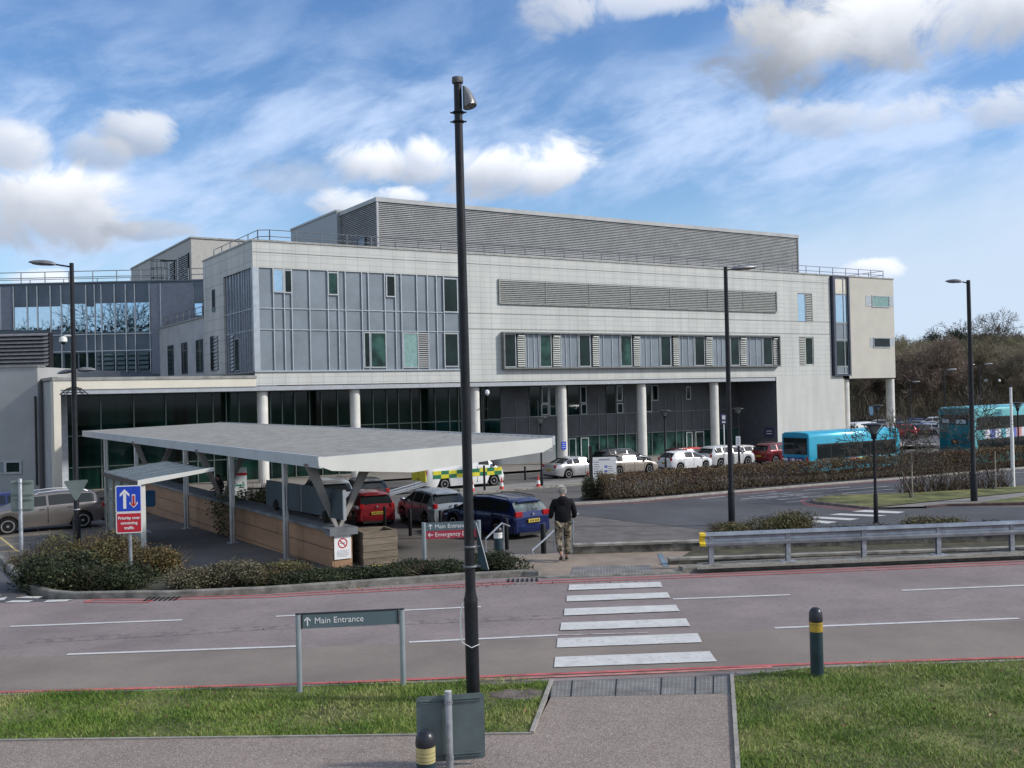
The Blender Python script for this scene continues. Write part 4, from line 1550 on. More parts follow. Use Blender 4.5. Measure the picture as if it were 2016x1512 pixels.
def car(name, label, kind, col, loc, heading, group=None, rails=False, spokes=5, cat='car', plate='y', detail=True, glass=None, rear_glass=None, rlens=True, scale=(1, 1, 1)):
    P = CAR[kind]
    t = thing(name, label, cat, loc, heading, group)
    Lh, W_, r_ = P['L'] / 2, P['W'] / 2, P['r']
    gm_ = glass or m_glasscar
    keys = set(np.round(np.linspace(-Lh, Lh, 34 if detail else 18), 3))
    for a in [q[0] for q in P['roof']] + [q[0] for q in P['belt']] + list(P['ws']) + list(P['rw'] or []) + [v for q in P['sg'] for v in q]:
        keys.add(round(float(a), 3))
    for wx in (P['fx'], P['rx']):
        for k in np.linspace(-1, 1, 9):
            keys.add(round(wx + k * (r_ + .06), 3))
    xs_ = sorted(k for k in keys if -Lh <= k <= Lh)
    xs_ = [x for i, x in enumerate(xs_) if i == 0 or x - xs_[i - 1] > .012]
    sill = .20 if kind != 'suv' else .26
    rows = []
    for x in xs_:
        zt, zb_ = lerp_tab(P['roof'], x), lerp_tab(P['belt'], x)
        zb_ = min(zb_, zt - .03)
        e = max(0.0, (abs(x) - (Lh - .55)) / .55)
        w = W_ * (1 - .16 * e ** 2.2)
        z0 = sill + .10 * max(0, (abs(x) - (Lh - .45)) / .45)
        for wx in (P['fx'], P['rx']):
            d = abs(x - wx)
            if d < r_ + .06:
                z0 = max(z0, r_ + math.sqrt(max(0, (r_ + .065) ** 2 - d ** 2)) - .0)
        z0 = min(z0, zb_ - .05)
        tum = (.20 if kind != 'van' else .10)
        wr = w - tum * min(1, max(0, (zt - zb_) / .45)) - .05
        a = zb_ - z0
        h = zt - zb_
        crown = .03 if kind != 'van' else .05
        half = [(w * .955, z0), (w * .99, z0 + a * .25), (w, z0 + a * .62), (w * .975, zb_), (w * .975 - (w * .975 - wr) * .10 - .0, zb_ + h * .08), (wr + (w * .975 - wr) * .18, zb_ + h * .80), (wr, zt - min(.05, h * .12)), (wr * .86, zt - .003), (wr * .45, zt + crown * .7), (0, zt + crown)]
        rows.append([(x, y, z) for y, z in half] + [(x, -y, z) for y, z in half[-2::-1]])
    k = len(rows[0])
    vs = [q for r2_ in rows for q in r2_]
    body, side, wsm, rwm = MB(), MB(), MB(), MB()
    used = {'b': [], 's': [], 'w': [], 'r': []}
    for i in range(len(xs_) - 1):
        xm = (xs_[i] + xs_[i + 1]) / 2
        ing = any(a < xm < b for a, b in P['sg'])
        zt, zb_ = lerp_tab(P['roof'], xm), lerp_tab(P['belt'], xm)
        for j in range(k - 1):
            f_ = (i * k + j, i * k + j + 1, (i + 1) * k + j + 1, (i + 1) * k + j)
            jj = j if j < k // 2 else k - 2 - j
            key = 'b'
            if jj in (4, ) and ing and zt - zb_ > .12:
                key = 's'
            if jj >= 6 and P['ws'][0] < xm < P['ws'][1]:
                key = 'w'
            if jj >= 6 and P['rw'] and P['rw'][0] < xm < P['rw'][1]:
                key = 'r'
            used[key].append(f_)
    # ends
    used['b'].append(tuple(range(k)))
    used['b'].append(tuple((len(xs_) - 1) * k + j for j in range(k))[::-1])

    def emit(fs, name_, m, sm=True):
        idx = sorted({i for f_ in fs for i in f_})
        mp = {a: b for b, a in enumerate(idx)}
        g = MB()
        g.add([vs[i] for i in idx], [tuple(mp[i] for i in f_)[::-1] for f_ in fs])
        return g.build(name_, m, t, smooth=50)
    pm = col if not isinstance(col, tuple) else paint(name, col)
    emit(used['b'], 'body', pm)
    if used['s']:
        for lo_ in (True, False):
            emit([f_ for f_ in used['s'] if (f_[0] % k < k // 2) == lo_], 'side_window', gm_)
    if used['w']:
        emit(used['w'], 'windscreen', gm_)
    if used['r']:
        emit(used['r'], 'rear_window', rear_glass or gm_)
    # floor and wheel wells
    g = MB()
    g.box(-Lh + .25, Lh - .25, -W_ * .86, W_ * .86, sill + .02, P['H'] * .45)
    g.build('underbody', m_black, t)
    for wx in (P['fx'], P['rx']):
        for s in (1, -1):
            wheel(t, wx, s * (W_ - .125), r_, side=s, spokes=spokes)
    xr, xf = -Lh, Lh
    zr = lerp_tab(P['belt'], xr + .05)
    wr_ = W_ * .84
    # bumpers
    for sgn, X in ((-1, xr), (1, xf)):
        g = MB()
        pts = []
        for y in np.linspace(-1, 1, 9):
            pts.append((X + sgn * (.045 - .11 * abs(y) ** 3), y * W_ * .90))
        for z0, z1 in ((sill + .06, sill + .36),):
            v = [(a, b, z0) for a, b in pts] + [(a + sgn * .02, b, z0 + .05) for a, b in pts] + [(a + sgn * .02, b, z1 - .04) for a, b in pts] + [(a - sgn * .03, b, z1) for a, b in pts]
            n = len(pts)
            f_ = [(r0 * n + q, r0 * n + q + 1, (r0 + 1) * n + q + 1, (r0 + 1) * n + q) for r0 in range(3) for q in range(n - 1)]
            g.add(v, f_ if sgn > 0 else [q[::-1] for q in f_])
        bo = g.build('bumper', pm, t, smooth=True)
        g = MB()
        g.box(min(X, X + sgn * .05), max(X, X + sgn * .05), -W_ * .72, W_ * .72, sill - .02, sill + .09)
        g.build('bumper_trim', m_trim, bo)
    # lamps
    zl = zr - .04
    for s in (1, -1):
        g = MB()
        if kind == 'van':
            g.bbox(xr - .03, xr + .04, *sorted((s * wr_ * .88, s * wr_ * 1.08)), .95, 1.45, .015)
        else:
            g.bbox(xr - .025, xr + .10, *sorted((s * wr_ * (.60 if kind == 'estate' else .78), s * wr_ * 1.05)), zl - .11, zl + .10, .03)
        g.build('tail_light', m_red_lens, t)
        g = MB()
        zf = lerp_tab(P['belt'], xf - .2)
        g.bbox(xf - .30, xf - .02, *sorted((s * wr_ * .66, s * wr_ * 1.02)), zf - .15, zf - .02, .04)
        g.build('headlight', m_clear_lens, t)
        # mirrors
        xmir = P['ws'][1] - .12
        g = MB()
        zm = lerp_tab(P['belt'], xmir) + .05
        g.ell((xmir, s * (W_ + .07), zm + .05), (.08, .11, .075 if kind != 'van' else .16), 10, 6)
        g.box(xmir - .03, xmir + .03, *sorted((s * (W_ - .06), s * (W_ + .04))), zm - .01, zm + .04)
        g.build('wing_mirror', pm if kind in ('hatch', 'saloon') else m_trim, t, smooth=True)
    if detail:
        for a, b in P['sg'][-2:] if kind != 'van' else P['sg']:
            for s in (1, -1):
                g = MB()
                x0 = a + .10
                z = lerp_tab(P['belt'], x0) - .10
                g.box(x0, x0 + .17, *sorted((s * (W_ * .985), s * (W_ * 1.0 + .02))), z, z + .03)
                g.build('door_handle', m_alu if kind == 'estate' else pm, t)
        for s in (1, -1):
            g = MB()
            for a in ([q[0] - .04 for q in P['sg'][1:]] + [P['sg'][-1][1] - .02] if kind != 'van' else [.75, 1.75]):
                zt_ = lerp_tab(P['belt'], a)
                g.box(a - .008, a + .008, *sorted((s * (W_ * .97), s * (W_ + .003))), sill + .12, zt_)
            g.build('door_seam', m_black, t)
    zp = .62 if kind not in ('suv', 'van', 'estate') else .70
    g = MB()
    g.box(xr - .085, xr - .02, -.26, .26, zp - .07, zp + .05)
    npl = g.build('number_plate', m_yplate if plate == 'y' else m_white, t)
    if detail:
        g = MB()
        for q in (-.19, -.12, -.05, .04, .11, .18):
            g.box(xr - .088, xr - .0855, q - .02, q + .02, zp - .045, zp + .025)
        g.build('plate_characters', m_trim, npl)
        if P['rw']:
            g = MB()
            xa, xb = P['rw']
            za = lerp_tab(P['roof'], xb)
            g.bbox(xb - .16, xb + .06, -W_ * .60, W_ * .60, za - .03, za + .02, .012)
            g.build('roof_spoiler', pm, t)
            g = MB()
            g.tube([(xa + .0, .0, lerp_tab(P['roof'], xa) + .035), (xa + .03, -.30, lerp_tab(P['roof'], xa + .03) + .05)], .012, 5)
            g.build('rear_wiper', m_trim, t)
            g = MB()
            g.lathe([(.045, xr - .045), (.045, xr - .02)], 12, (0, 0, zr - .06), 'x')
            g.build('badge', m_rim, t)
    g = MB()
    g.box(xf + .02, xf + .075, -.26, .26, .42, .53)
    g.build('number_plate', m_white, t)
    g = MB()
    g.box(xf - .01, xf + .03, -.42, .42, .55, .66)
    g.build('grille', m_trim, t)
    if rails:
        for s in (1, -1):
            g = MB()
            y = s * (W_ - .29)
            x0 = -Lh + .62
            g.tube([(x0, y, lerp_tab(P['roof'], x0) - .02)] + [(a, y, lerp_tab(P['roof'], a) + .045) for a in np.linspace(x0 + .12, .22, 8)] + [(.36, y, lerp_tab(P['roof'], .36) - .03)], .018, 6)
            g.build('roof_rail', m_trim if rails == 'b' else m_alu, t)
    return t


def gpos(px, py):
    return L(px, py)


X_HEAD = BANG                      # heading of traffic along the building
# --- large silver 4x4 on the left, nose towards the left
def place_by_wheel(px, py, heading, wx, wy):
    """vehicle origin so that its wheel (local wx, wy) stands under the pixel"""
    p = L(px, py)
    c, s = math.cos(heading), math.sin(heading)
    q = np.array([p[0] - (wx * c - wy * s), p[1] - (wx * s + wy * c), 0])
    q[2] = fz(q[1])
    return q


h = math.atan2(-.60, -.80)
loc = place_by_wheel(18, 1052, h, 1.42, .85)
c_rr = car('four_by_four_car', 'silver grey four-by-four with roof rails and many-spoked wheel parked at the far left', 'suv', paint('silver_grey', (.22, .20, .188), .6), loc, h, rails='a', spokes=9)
c_rr.scale = (1.04, 1.0, .98)
h = math.atan2(-.55, -.83)
p = D(-10, 1020, 46)
c = car('parked_car', 'dark blue car half out of view behind the silver four-by-four', 'hatch', paint('navy', (.02, .03, .12)), (p[0], 47, fz(47)), h)
# --- cars on the forecourt
h = math.atan2(.93, -.36)
loc = place_by_wheel(702, 1034, h, -1.0, .70)
c = car('small_hatchback', 'small red hatchback with yellow rear plate stopped behind the black posts', 'hatch', paint('red', (.27, .014, .022), .2), loc, h)
c.scale = (.90, .97, .95)
h = math.atan2(.89, -.46)
loc = place_by_wheel(838, 1037, h, -1.25, .80)
car('hatchback_car', 'steel grey hatchback with one tail lamp lit beside the blue estate', 'hatch', paint('steel_blue', (.30, .34, .38), .15), loc, h)
h = math.atan2(.78, -.62)
loc = place_by_wheel(1048, 1051, h, -1.35, -.80)
car('estate_car', 'dark blue estate car with black roof rails and yellow rear plate next to the steps', 'estate', paint('royal_blue', (.008, .020, .105), .4), loc, h, rails='b', rear_glass=mat('pale_rear_glass', (.14, .17, .165), .06, .3, var=.4, scale=2))
h = math.atan2(.90, -.40)
p = D(640, 1000, 49)
car('roof_rack_car', 'grey car with a silver roof and ladder rack behind the dark screen panels', 'suv', paint('pale_silver', (.45, .46, .47), .6), (p[0], 49, fz(49)), h, rails='a')
p = D(716, 990, 52)
car('parked_car', 'dark hatchback just beyond the small red car', 'hatch', paint('near_black', (.02, .022, .025), .3), (p[0], 52, fz(52)), h)
# --- pick-up lane in front of the building
lane0 = L(1114, 942)


def lane(px, off=0.0):
    u = (px - 1008) / FPX
    o = lane0 + by * off
    t_ = (u * o[1] - o[0]) / (bx[0] - u * bx[1])
    p = o + bx * t_
    p[2] = fz(p[1])
    return p


def lane_car(name, label, kind, pm, px, off, wx, **k):
    """px = pixel column of the near-side wheel at local wx"""
    p = lane(px, off) - bx * wx
    y_off = -(CAR[kind]['W'] / 2 - .12)
    q = p - by * y_off
    q[2] = fz(q[1])
    return car(name, label, kind, pm, q, X_HEAD, **k)


GRP = 'vehicles waiting in the lane before the building'
lane_car('saloon_car', 'silver saloon at the tail of the queue, next to the traffic cones', 'saloon', paint('bright_silver', (.50, .50, .50), .55), 1114, 0, -1.35, group=GRP)
lane_car('saloon_car', 'champagne coloured saloon half hidden behind the white information board', 'saloon', paint('champagne', (.42, .36, .31), .5), 1273, 0, 1.40, group=GRP)
lane_car('parked_car', 'dark grey people carrier parked beside the white hatchback', 'suv', paint('graphite', (.035, .04, .045), .4), 1262, 3.6, 1.4, group=GRP)
lane_car('hatchback_car', 'white five-door hatchback above the brown hedge', 'hatch', paint('white', (.72, .73, .74), 0, .3), 1334, 0, -1.25, group=GRP)
lane_car('parked_car', 'dark red hatchback in the second row, mostly hidden by the bright red car', 'hatch', paint('maroon', (.10, .01, .02)), 1352, 4.0, -.5, group=GRP)
lane_car('parked_car', 'bright red hatchback in the row nearest the columns', 'hatch', paint('bright_red', (.62, .04, .03), .1), 1388, 3.8, .6, group=GRP)
lane_car('silver_white_car', 'white four-by-four with dark rear window in the middle of the queue', 'suv', paint('pearl', (.62, .62, .62), .2), 1414, .3, -1.42, group=GRP)
lane_car('parked_car', 'pearl white coupe parked nose outward by the stair tower', 'saloon', paint('pearl_cream', (.66, .63, .57), .2), 1478, 3.7, 0, group=GRP)
lane_car('four_by_four_car', 'dark red four-by-four directly behind the single-deck bus', 'suv', paint('dark_red', (.16, .012, .022), .4), 1571, .4, 1.42, group=GRP, rails='b')
# --- ambulance
t_amb = lane_car('ambulance', 'white ambulance with green and yellow chequered side stopped under the canopy edge', 'van', paint('ambulance_white', (.74, .75, .74), 0, .35), 870, -2.0, -1.55, cat='ambulance')
m_bg, m_by = mat('battenburg_green', (.02, .16, .08), .4), mat('battenburg_yellow', (.62, .56, .04), .4)
Wv = 2.05 / 2
for s in (1, -1):
    g = MB()
    for r0 in range(2):
        for k in range(9):
            x0 = -2.35 + k * .54
            g.cm = (k + r0) % 2
            z0 = .70 + r0 * .23
            g.box(x0, x0 + .54, *sorted((s * Wv * .985, s * (Wv + .012))), z0, z0 + .23)
    g.build('chequer_band', [m_bg, m_by], t_amb)
for s in (1, -1):
    g = MB()
    g.box(-2.83, -2.765, *sorted((s * .08, s * .92)), .55, 1.95)
    o_ = g.build('rear_door', m_by, t_amb)
    g = MB()
    g.box(-2.85, -2.828, *sorted((s * .16, s * .80)), 1.32, 1.85)
    g.build('rear_window', m_glasscar, o_)
g = MB()
g.bbox(.55, .95, -.75, .75, 2.38, 2.52, .04)
g.build('light_bar', mat('blue_lens', (.02, .06, .5), .2), t_amb)
for s in (1, -1):
    for x0, x1 in ((-2.3, -1.2), (-1.05, .1)):
        g = MB()
        g.box(x0, x1, *sorted((s * Wv * .94, s * (Wv * .965))), 1.62, 2.05)
        g.build('side_window', m_glasscar, t_amb)
# --- wheelchair ramp let down behind the ambulance
p = L(797, 972)
t = thing('loading_ramp', 'pale metal ramp let down on the ground behind the ambulance', 'ramp', p, BANG)
g = MB()
g.slab([(-1.2, -.45, .03), (1.3, -.45, .50), (1.3, .45, .50), (-1.2, .45, .03)], .05)
g.build('deck', m_alu, t)
g = MB()
for s in (-1, 1):
    g.tube([(-1.2, s * .47, .10), (1.3, s * .47, .58)], .03, 6)
g.build('side_rail', m_alu, t)
# --- white van under the corner block
p = D(1686, 840, 112)
car('delivery_van', 'white panel van beyond the columns of the corner block', 'van', paint('van_white', (.72, .74, .75), 0, .4), (p[0], 112, fz(102)), X_HEAD + math.pi, cat='van', detail=False)


# --- buses
def bus(name, label, loc, heading, Lg, Wd, Ht, deck, m_rear, m_side, m_band, double=False):
    t = thing(name, label, 'bus', loc, heading)
    h, w = Lg / 2, Wd / 2
    sec = [(w, .32), (w, Ht - .38), (w * .955, Ht - .14), (w * .80, Ht - .02), (0, Ht + .03), (-w * .80, Ht - .02), (-w * .955, Ht - .14), (-w, Ht - .38), (-w, .32)]
    xs_ = [(-h, .95), (-h + .10, 1.0), (h - .35, 1.0), (h - .08, .97), (h, .93)]
    vs = []
    for x, s in xs_:
        for y, z in sec:
            zz = .32 + (z - .32) * (1 - (1 - s) * .35)
            vs.append((x, y * s, zz))
    k = len(sec)
    g = MB()
    fs = [(i * k + j, (i + 1) * k + j, (i + 1) * k + j + 1, i * k + j + 1) for i in range(len(xs_) - 1) for j in range(k - 1)]
    g.add(vs, fs + [tuple(range(k)), tuple((len(xs_) - 1) * k + j for j in range(k))[::-1]])
    g.build('body', m_side, t, smooth=40)
    g = MB()
    g.bbox(-h - .05, -h + .06, -w * .94, w * .94, .40, Ht - .12, .05)
    g.build('rear_panel', m_rear, t)
    decks = [(1.15, 2.05)] if not double else [(1.10, 1.95), (2.72, 3.50)]
    for z0, z1 in decks:
        for s in (1, -1):
            g = MB()
            n = int(Lg / 1.45)
            for i in range(n):
                x0 = -h + .75 + i * (Lg - 1.3) / n
                g.box(x0, x0 + (Lg - 1.3) / n - .07, *sorted((s * (w - .01), s * (w + .018))), z0, z1)
            g.build('side_window', m_glasscar, t)
            g = MB()
            g.box(-h + .70, h - .5, *sorted((s * (w - .012), s * (w + .012))), z0 - .05, z1 + .05)
            g.build('window_band', m_trim, t)
    # rear window, lamps, grille
    g = MB()
    if double:
        g.bbox(-h - .09, -h - .045, -w * .78, w * .78, 3.05, 3.75, .02)
    else:
        g.bbox(-h - .09, -h - .045, -w * .86, w * .80, 1.45, Ht - .38, .02)
    g.build('rear_window', m_glasscar, t)
    if double:
        g = MB()
        g.box(-h - .10, -h - .088, -w * .68, -.15, 3.15, 3.42)
        g.box(-h - .10, -h - .088, .35, w * .70, 3.2, 3.48)
        g.build('painted_window_reflection', mat('pale_reflection', (.45, .5, .55), .4), t)  # pale plates paint reflections onto the upper rear window
        g = MB()
        g.bbox(-h - .08, -h - .045, -.28, .28, 1.72, 2.05, .02)
        g.build('rear_badge', m_trim, t)
        g = MB()
        g.lathe([(.10, -h - .10), (.10, -h - .075)], 14, (0, 0, 1.88), 'x')
        g.build('badge_disc', mat('orange_disc', (.6, .15, .03), .4), t)
    else:
        g = MB()
        g.bbox(-h - .085, -h - .045, -w * .62, w * .55, .92, 1.22, .02)
        g.build('rear_advert', mat('purple_advert', (.05, .02, .20), .4), t)
        g = MB()
        for i, ww in enumerate((.2, .12, .25, .1, .3, .18)):
            y0 = -w * .5 + i * .30
            g.box(-h - .095, -h - .084, y0, y0 + ww, 1.02 + (i % 2) * .04, 1.12 + (i % 3) * .02)
        g.build('advert_lettering', m_white, t)
        g = MB()
        g.box(-h - .08, -h - .045, -w * .72, w * .72, .74, .80)
        g.build('rear_strip', mat('lilac_strip', (.45, .42, .62), .4), t)
    for s in (1, -1):
        g = MB()
        g.bbox(-h - .09, -h - .03, *sorted((s * w * .80, s * w * .92)), .65, 1.30, .015)
        g.build('tail_light', m_red_lens if s > 0 or not double else mat('amber_lens', (.7, .35, .02), .3), t)
    g = MB()
    g.box(-h - .11, -h - .045, -.26, .26, .55, .66)
    g.build('number_plate', m_yplate, t)
    g = MB()
    g.bbox(h - .10, h + .03, -w * .86, w * .86, 1.15, Ht - .5 if not double else 2.4, .03)
    g.build('windscreen', m_glasscar, t)
    for wx in (-h + 2.6, h - 2.4):
        for s in (1, -1):
            wheel(t, wx, s * (w - .145), .47, .28, 8, s)
            g = MB()
            n = 12
            pts = [(wx + .60 * math.cos(math.pi * i / n), .47 + .60 * math.sin(math.pi * i / n)) for i in range(n + 1)]
            yy = s * (w + .004)
            q = [(x, yy, max(z, .32)) for x, z in pts]
            g.add(q, [tuple(range(n + 1))])
            g.build('wheel_arch', m_black, t)
    for s in (1, -1):
        g = MB()
        for x in np.arange(-h + 1.2, h - .6, 1.45):
            g.box(x - .008, x + .008, *sorted((s * (w - .005), s * (w + .004))), .36, 1.08)
        g.box(-h + .3, h - .3, *sorted((s * (w - .005), s * (w + .0035))), .58, .60)
        g.build('panel_seam', m_trim, t)
    g = MB()
    for y in (-w * .5, w * .5):
        g.box(-h - .062, -h - .049, y - .006, y + .006, .45, 1.4 if not double else 2.9)
    g.box(-h - .063, -h - .049, -w * .85, w * .85, .88, .892)
    if double:
        g.box(-h - .063, -h - .049, -w * .85, w * .85, 2.28, 2.30)
    g.build('rear_seam', m_trim, t)
    # livery along the side
    for s in (1, -1):
        g = MB()
        if double:
            g.cm = 0
            for i in range(12):
                x0 = -h + 1.6 + i * .72
                g.cm = (0, 1, 0, 2, 0, 1, 3, 0, 2, 1, 0, 3)[i]
                g.box(x0, x0 + .72, *sorted((s * (w - .01), s * (w + .014))), 2.02, 2.66)
            g.build('side_advert', [mat('advert_white', (.6, .62, .68), .4), mat('advert_blue', (.12, .16, .45), .4), mat('advert_teal', (.10, .35, .42), .4), mat('advert_pink', (.55, .25, .25), .4)], t)
        else:
            cols = (0, 1, 1, 2, 3, 4, 4, 0, 0)
            x0 = -h + .9
            for i, c_ in enumerate(cols):
                ww = (1.2, .7, .5, .5, 1.0, .5, .5, 1.6, 2.2)[i]
                g.cm = c_
                g.box(x0, x0 + ww, *sorted((s * (w - .01), s * (w + .014))), .82, 1.05)
                x0 += ww
            g.build('side_stripe', [mat('sky_stripe', (.30, .62, .72), .4), mat('green_stripe', (.05, .35, .30), .4), mat('white_stripe', (.7, .7, .7), .4), mat('pink_stripe', (.6, .20, .18), .4), mat('yellow_stripe', (.6, .52, .15), .4)], t)
    return t


m_tq = paint('turquoise', (.030, .42, .60), .1, .3)
m_tqr = paint('deep_turquoise', (.012, .28, .46), .1, .3)
m_teal = paint('dark_teal', (.004, .105, .14), .1, .3)
m_aqua = paint('aqua', (.10, .42, .45), .1, .3)
p = D(1588, 930, 66.5)
q = np.array([p[0], p[1], 0]) + bx * 4.6 + by * .9
bus('single_deck_bus', 'turquoise single-deck bus with a dark rear window waiting beyond the hedge', (q[0], q[1], fz(q[1])), X_HEAD, 9.2, 2.4, 2.9, 1, m_tqr, m_tq, None)
p = D(1872, 900, 71.5)
q = np.array([p[0], p[1], 0]) + bx * 5.2
bus('double_deck_bus', 'teal double-deck bus with a plain dark rear and orange badge at the right', (q[0], q[1], fz(q[1])), X_HEAD + R(4), 10.4, 2.5, 4.3, 2, m_teal, m_aqua, None, double=True)
# --- cars in the distant car park
cols = [(.02, .03, .10), (.35, .02, .03), (.10, .30, .30), (.45, .46, .48), (.03, .03, .035), (.05, .10, .22), (.62, .62, .62), (.14, .15, .17)]
far = []
for nm, c_ in zip(('navy_far', 'red_far', 'teal_far', 'silver_far', 'black_far', 'blue_far', 'white_far', 'grey_far'), cols):
    far.append(paint(nm, c_, .3))
words = ['navy', 'red', 'teal', 'silver', 'black', 'blue', 'white', 'grey']
spots = [(1702, 118, 7), (1763, 122, 1), (1772, 136, 0), (1787, 140, 7), (1799, 124, 4), (1812, 128, 3), (1822, 133, 5), (1832, 146, 6), (1798, 150, 0), (1845, 130, 4),
         (1905, 118, 6), (1925, 122, 3), (1860, 150, 5), (1725, 140, 3), (1712, 128, 6), (1748, 150, 4)]
firsts = {}
where = ['nearest the corner block', 'just right of the last round column', 'behind the red car', 'beside the navy one', 'in the front row', 'with its windscreen shining', 'in the middle row', 'in the back row by the trees', 'at the back, left of centre', 'left of the double-deck bus',
         'glimpsed over the double-deck bus', 'right of the tall lamp', 'in the far right row', 'seen under the corner block', 'between the two block columns', 'by the left end of the wood']
for i, (px, dep, ci) in enumerate(spots):
    p = D(px, 830, dep)
    lab = '%s car in the distant car park, %s' % (words[ci], where[i])
    kind = ('hatch', 'suv', 'estate')[i % 3]
    car('distant_car', lab, kind, far[ci], (p[0], dep, fz(102)), R(100 + 70 * (i % 2)), group='cars in the distant car park', detail=False)
# ================================================================== street lamps
def lamp_head(mb, mbg, base, dirv, ln=.75, w=.17):
    """long flattened lantern at the end of an arm; base point, unit direction"""
    d = Vector(dirv).normalized()
    up = Vector((0, 0, 1))
    s = d.cross(up).normalized()
    up = s.cross(d)
    Mx = Matrix((d, s, up)).transposed().to_4x4()
    Mx.translation = Vector(base) + d * ln * .5
    n, m_ = 14, 12
    rows = []
    for i in range(m_ + 1):
        t = i / m_
        x = (t - .5) * ln
        ww = w * (math.sin(math.pi * min(1, max(0.04, t ** .75 * .97))) ** .6)
        ht = ww * .66
        rows.append([Mx @ Vector((x, ww * math.cos(a), (ht * math.sin(a) * (1.0 if math.sin(a) > 0 else .55)))) for a in np.linspace(0, 2 * math.pi, n, endpoint=False)])
    vs = [q for r_ in rows for q in r_]
    mb.add(vs, [(i * n + k, i * n + (k + 1) % n, (i + 1) * n + (k + 1) % n, (i + 1) * n + k) for i in range(m_) for k in range(n)] + [tuple(range(n))[::-1], tuple(m_ * n + k for k in range(n))])
    Mg = Mx.copy()
    mbg.ell((ln * .10, 0, -w * .22), (ln * .30, w * .62, w * .22), 12, 6, Mg)


m_head = mat('lantern_grey', (.20, .205, .21), .4, .3, var=.08)
m_lens = mat('lantern_lens', (.34, .33, .31), .25, .1, var=.1)


def street_lamp(label, base, top_z, r0, r1, joint, arm, hl=.75, hw=.17, group='tall street lamps', head_mat=None, lean=0.0):
    """base world point; arm: list of (vector from pole top) and head direction"""
    t = thing('street_lamp', label, 'street lamp', base, 0, group)
    Hh = top_z - base[2]
    g = MB()
    g.lathe([(r0 * 1.0, -.05), (r0, joint), (r0 * .93, joint + .04), (r1 * 1.15, joint + .12), (r1 * 1.05, Hh * .6), (r1 * .88, Hh), (r1 * .5, Hh + .01)], 18)
    g.build('pole', m_pole, t, smooth=True)
    g, gg = MB(), MB()
    for vec, ang in arm:
        e = Vector((0, 0, Hh - .12)) + Vector(vec)
        if Vector(vec).length > .05:
            a = MB()
            a.tube([(0, 0, Hh - .14), e], .03, 8)
            a.build('arm', m_pole, t, smooth=True)
        lamp_head(g, gg, e, (math.cos(ang), math.sin(ang), .10), hl, hw)
    g.build('lamp_head', head_mat or m_head, t, smooth=True)
    gg.build('lens', m_lens, t, smooth=True)
    g = MB()
    g.lathe([(r0 * 1.02, joint - .02), (r0 * 1.04, joint), (r0 * 1.02, joint + .02)], 18)
    g.build('collar', m_trim, t, smooth=True)
    return t


# main lamp in the grass, head turned away
b = G(932, 1384)
topz = D(900, 155, b[1])[2]
ml = street_lamp('very tall black lamp post standing in the near grass, cutting through the view', (b[0], b[1], 0), topz, .088, .058, 1.33, [], head_mat=None)
for o in list(ml.children):
    if o.name.startswith(('lamp_head', 'lens')):
        bpy.data.objects.remove(o)
ml.rotation_euler = (0, R(-.15), 0)
Hh = topz
# wall-mounted type lantern: a shell hung from the pole with its glass facing down
g = MB()
n, m_ = 14, 9
rows = []
for i in range(m_ + 1):
    t = i / m_
    ph = t * math.pi * .5
    ex = .19 * math.sqrt(t + .02) * (1 - .06 * (t > .95))
    rows.append([(.062 + ex * (.5 + .5 * math.cos(a)), (.03 + .12 * math.sqrt(t)) * math.sin(a), Hh - .10 - .29 * t + .045 * (.5 + .5 * math.cos(a)) * t) for a in np.linspace(-math.pi, math.pi, n, endpoint=False)])
vs = [q for r_ in rows for q in r_]
g.add(vs, [(i * n + k, (i + 1) * n + k, (i + 1) * n + (k + 1) % n, i * n + (k + 1) % n) for i in range(m_) for k in range(n)])
g.build('lamp_head', m_head, ml, smooth=True)
g = MB()
ring = rows[-1]
g.add([(a, b_, c_ + .004) for a, b_, c_ in ring], [tuple(range(n))])
g.build('lens', mat('dark_lens', (.045, .05, .052), .2, var=.2), ml)
for z in (Hh - .56, Hh - .44):
    g = MB()
    g.lathe([(.074, z - .012), (.080, z), (.074, z + .012)], 16)
    g.box(-.105, .105, -.012, .012, z - .008, z + .008)
    g.build('fixing_band', m_pole, ml, smooth=True)
g = MB()
g.lathe([(.071, Hh - .06), (.075, Hh - .03), (.071, Hh + .015)], 16)
g.build('pole_cap', mat('weathered_band', (.10, .10, .10), .6, .2, var=.5, scale=20), ml)
g = MB()
g.tube([(-.10, -.03, 1.30), (-.135, -.05, 1.12), (-.13, -.06, .86), (-.12, -.06, .80)], .012, 6)
g.tube([(-.12, -.07, .80), (.0, -.11, .74), (.10, -.06, .77)], .006, 5)
g.build('cable_tie', m_white, ml)

# three ten-metre lamps
b = L(152, 1080)
r_ = np.linalg.norm(b - _C)
tz = D(145, 518, b[1])[2]
lampL = street_lamp('dark lamp post on the left rising out of the shrubs, carrying a white camera', b, tz, .13, .085, 1.05, [((-.52, -.1, .07), math.pi + .10)], .95, .19)
b2 = b
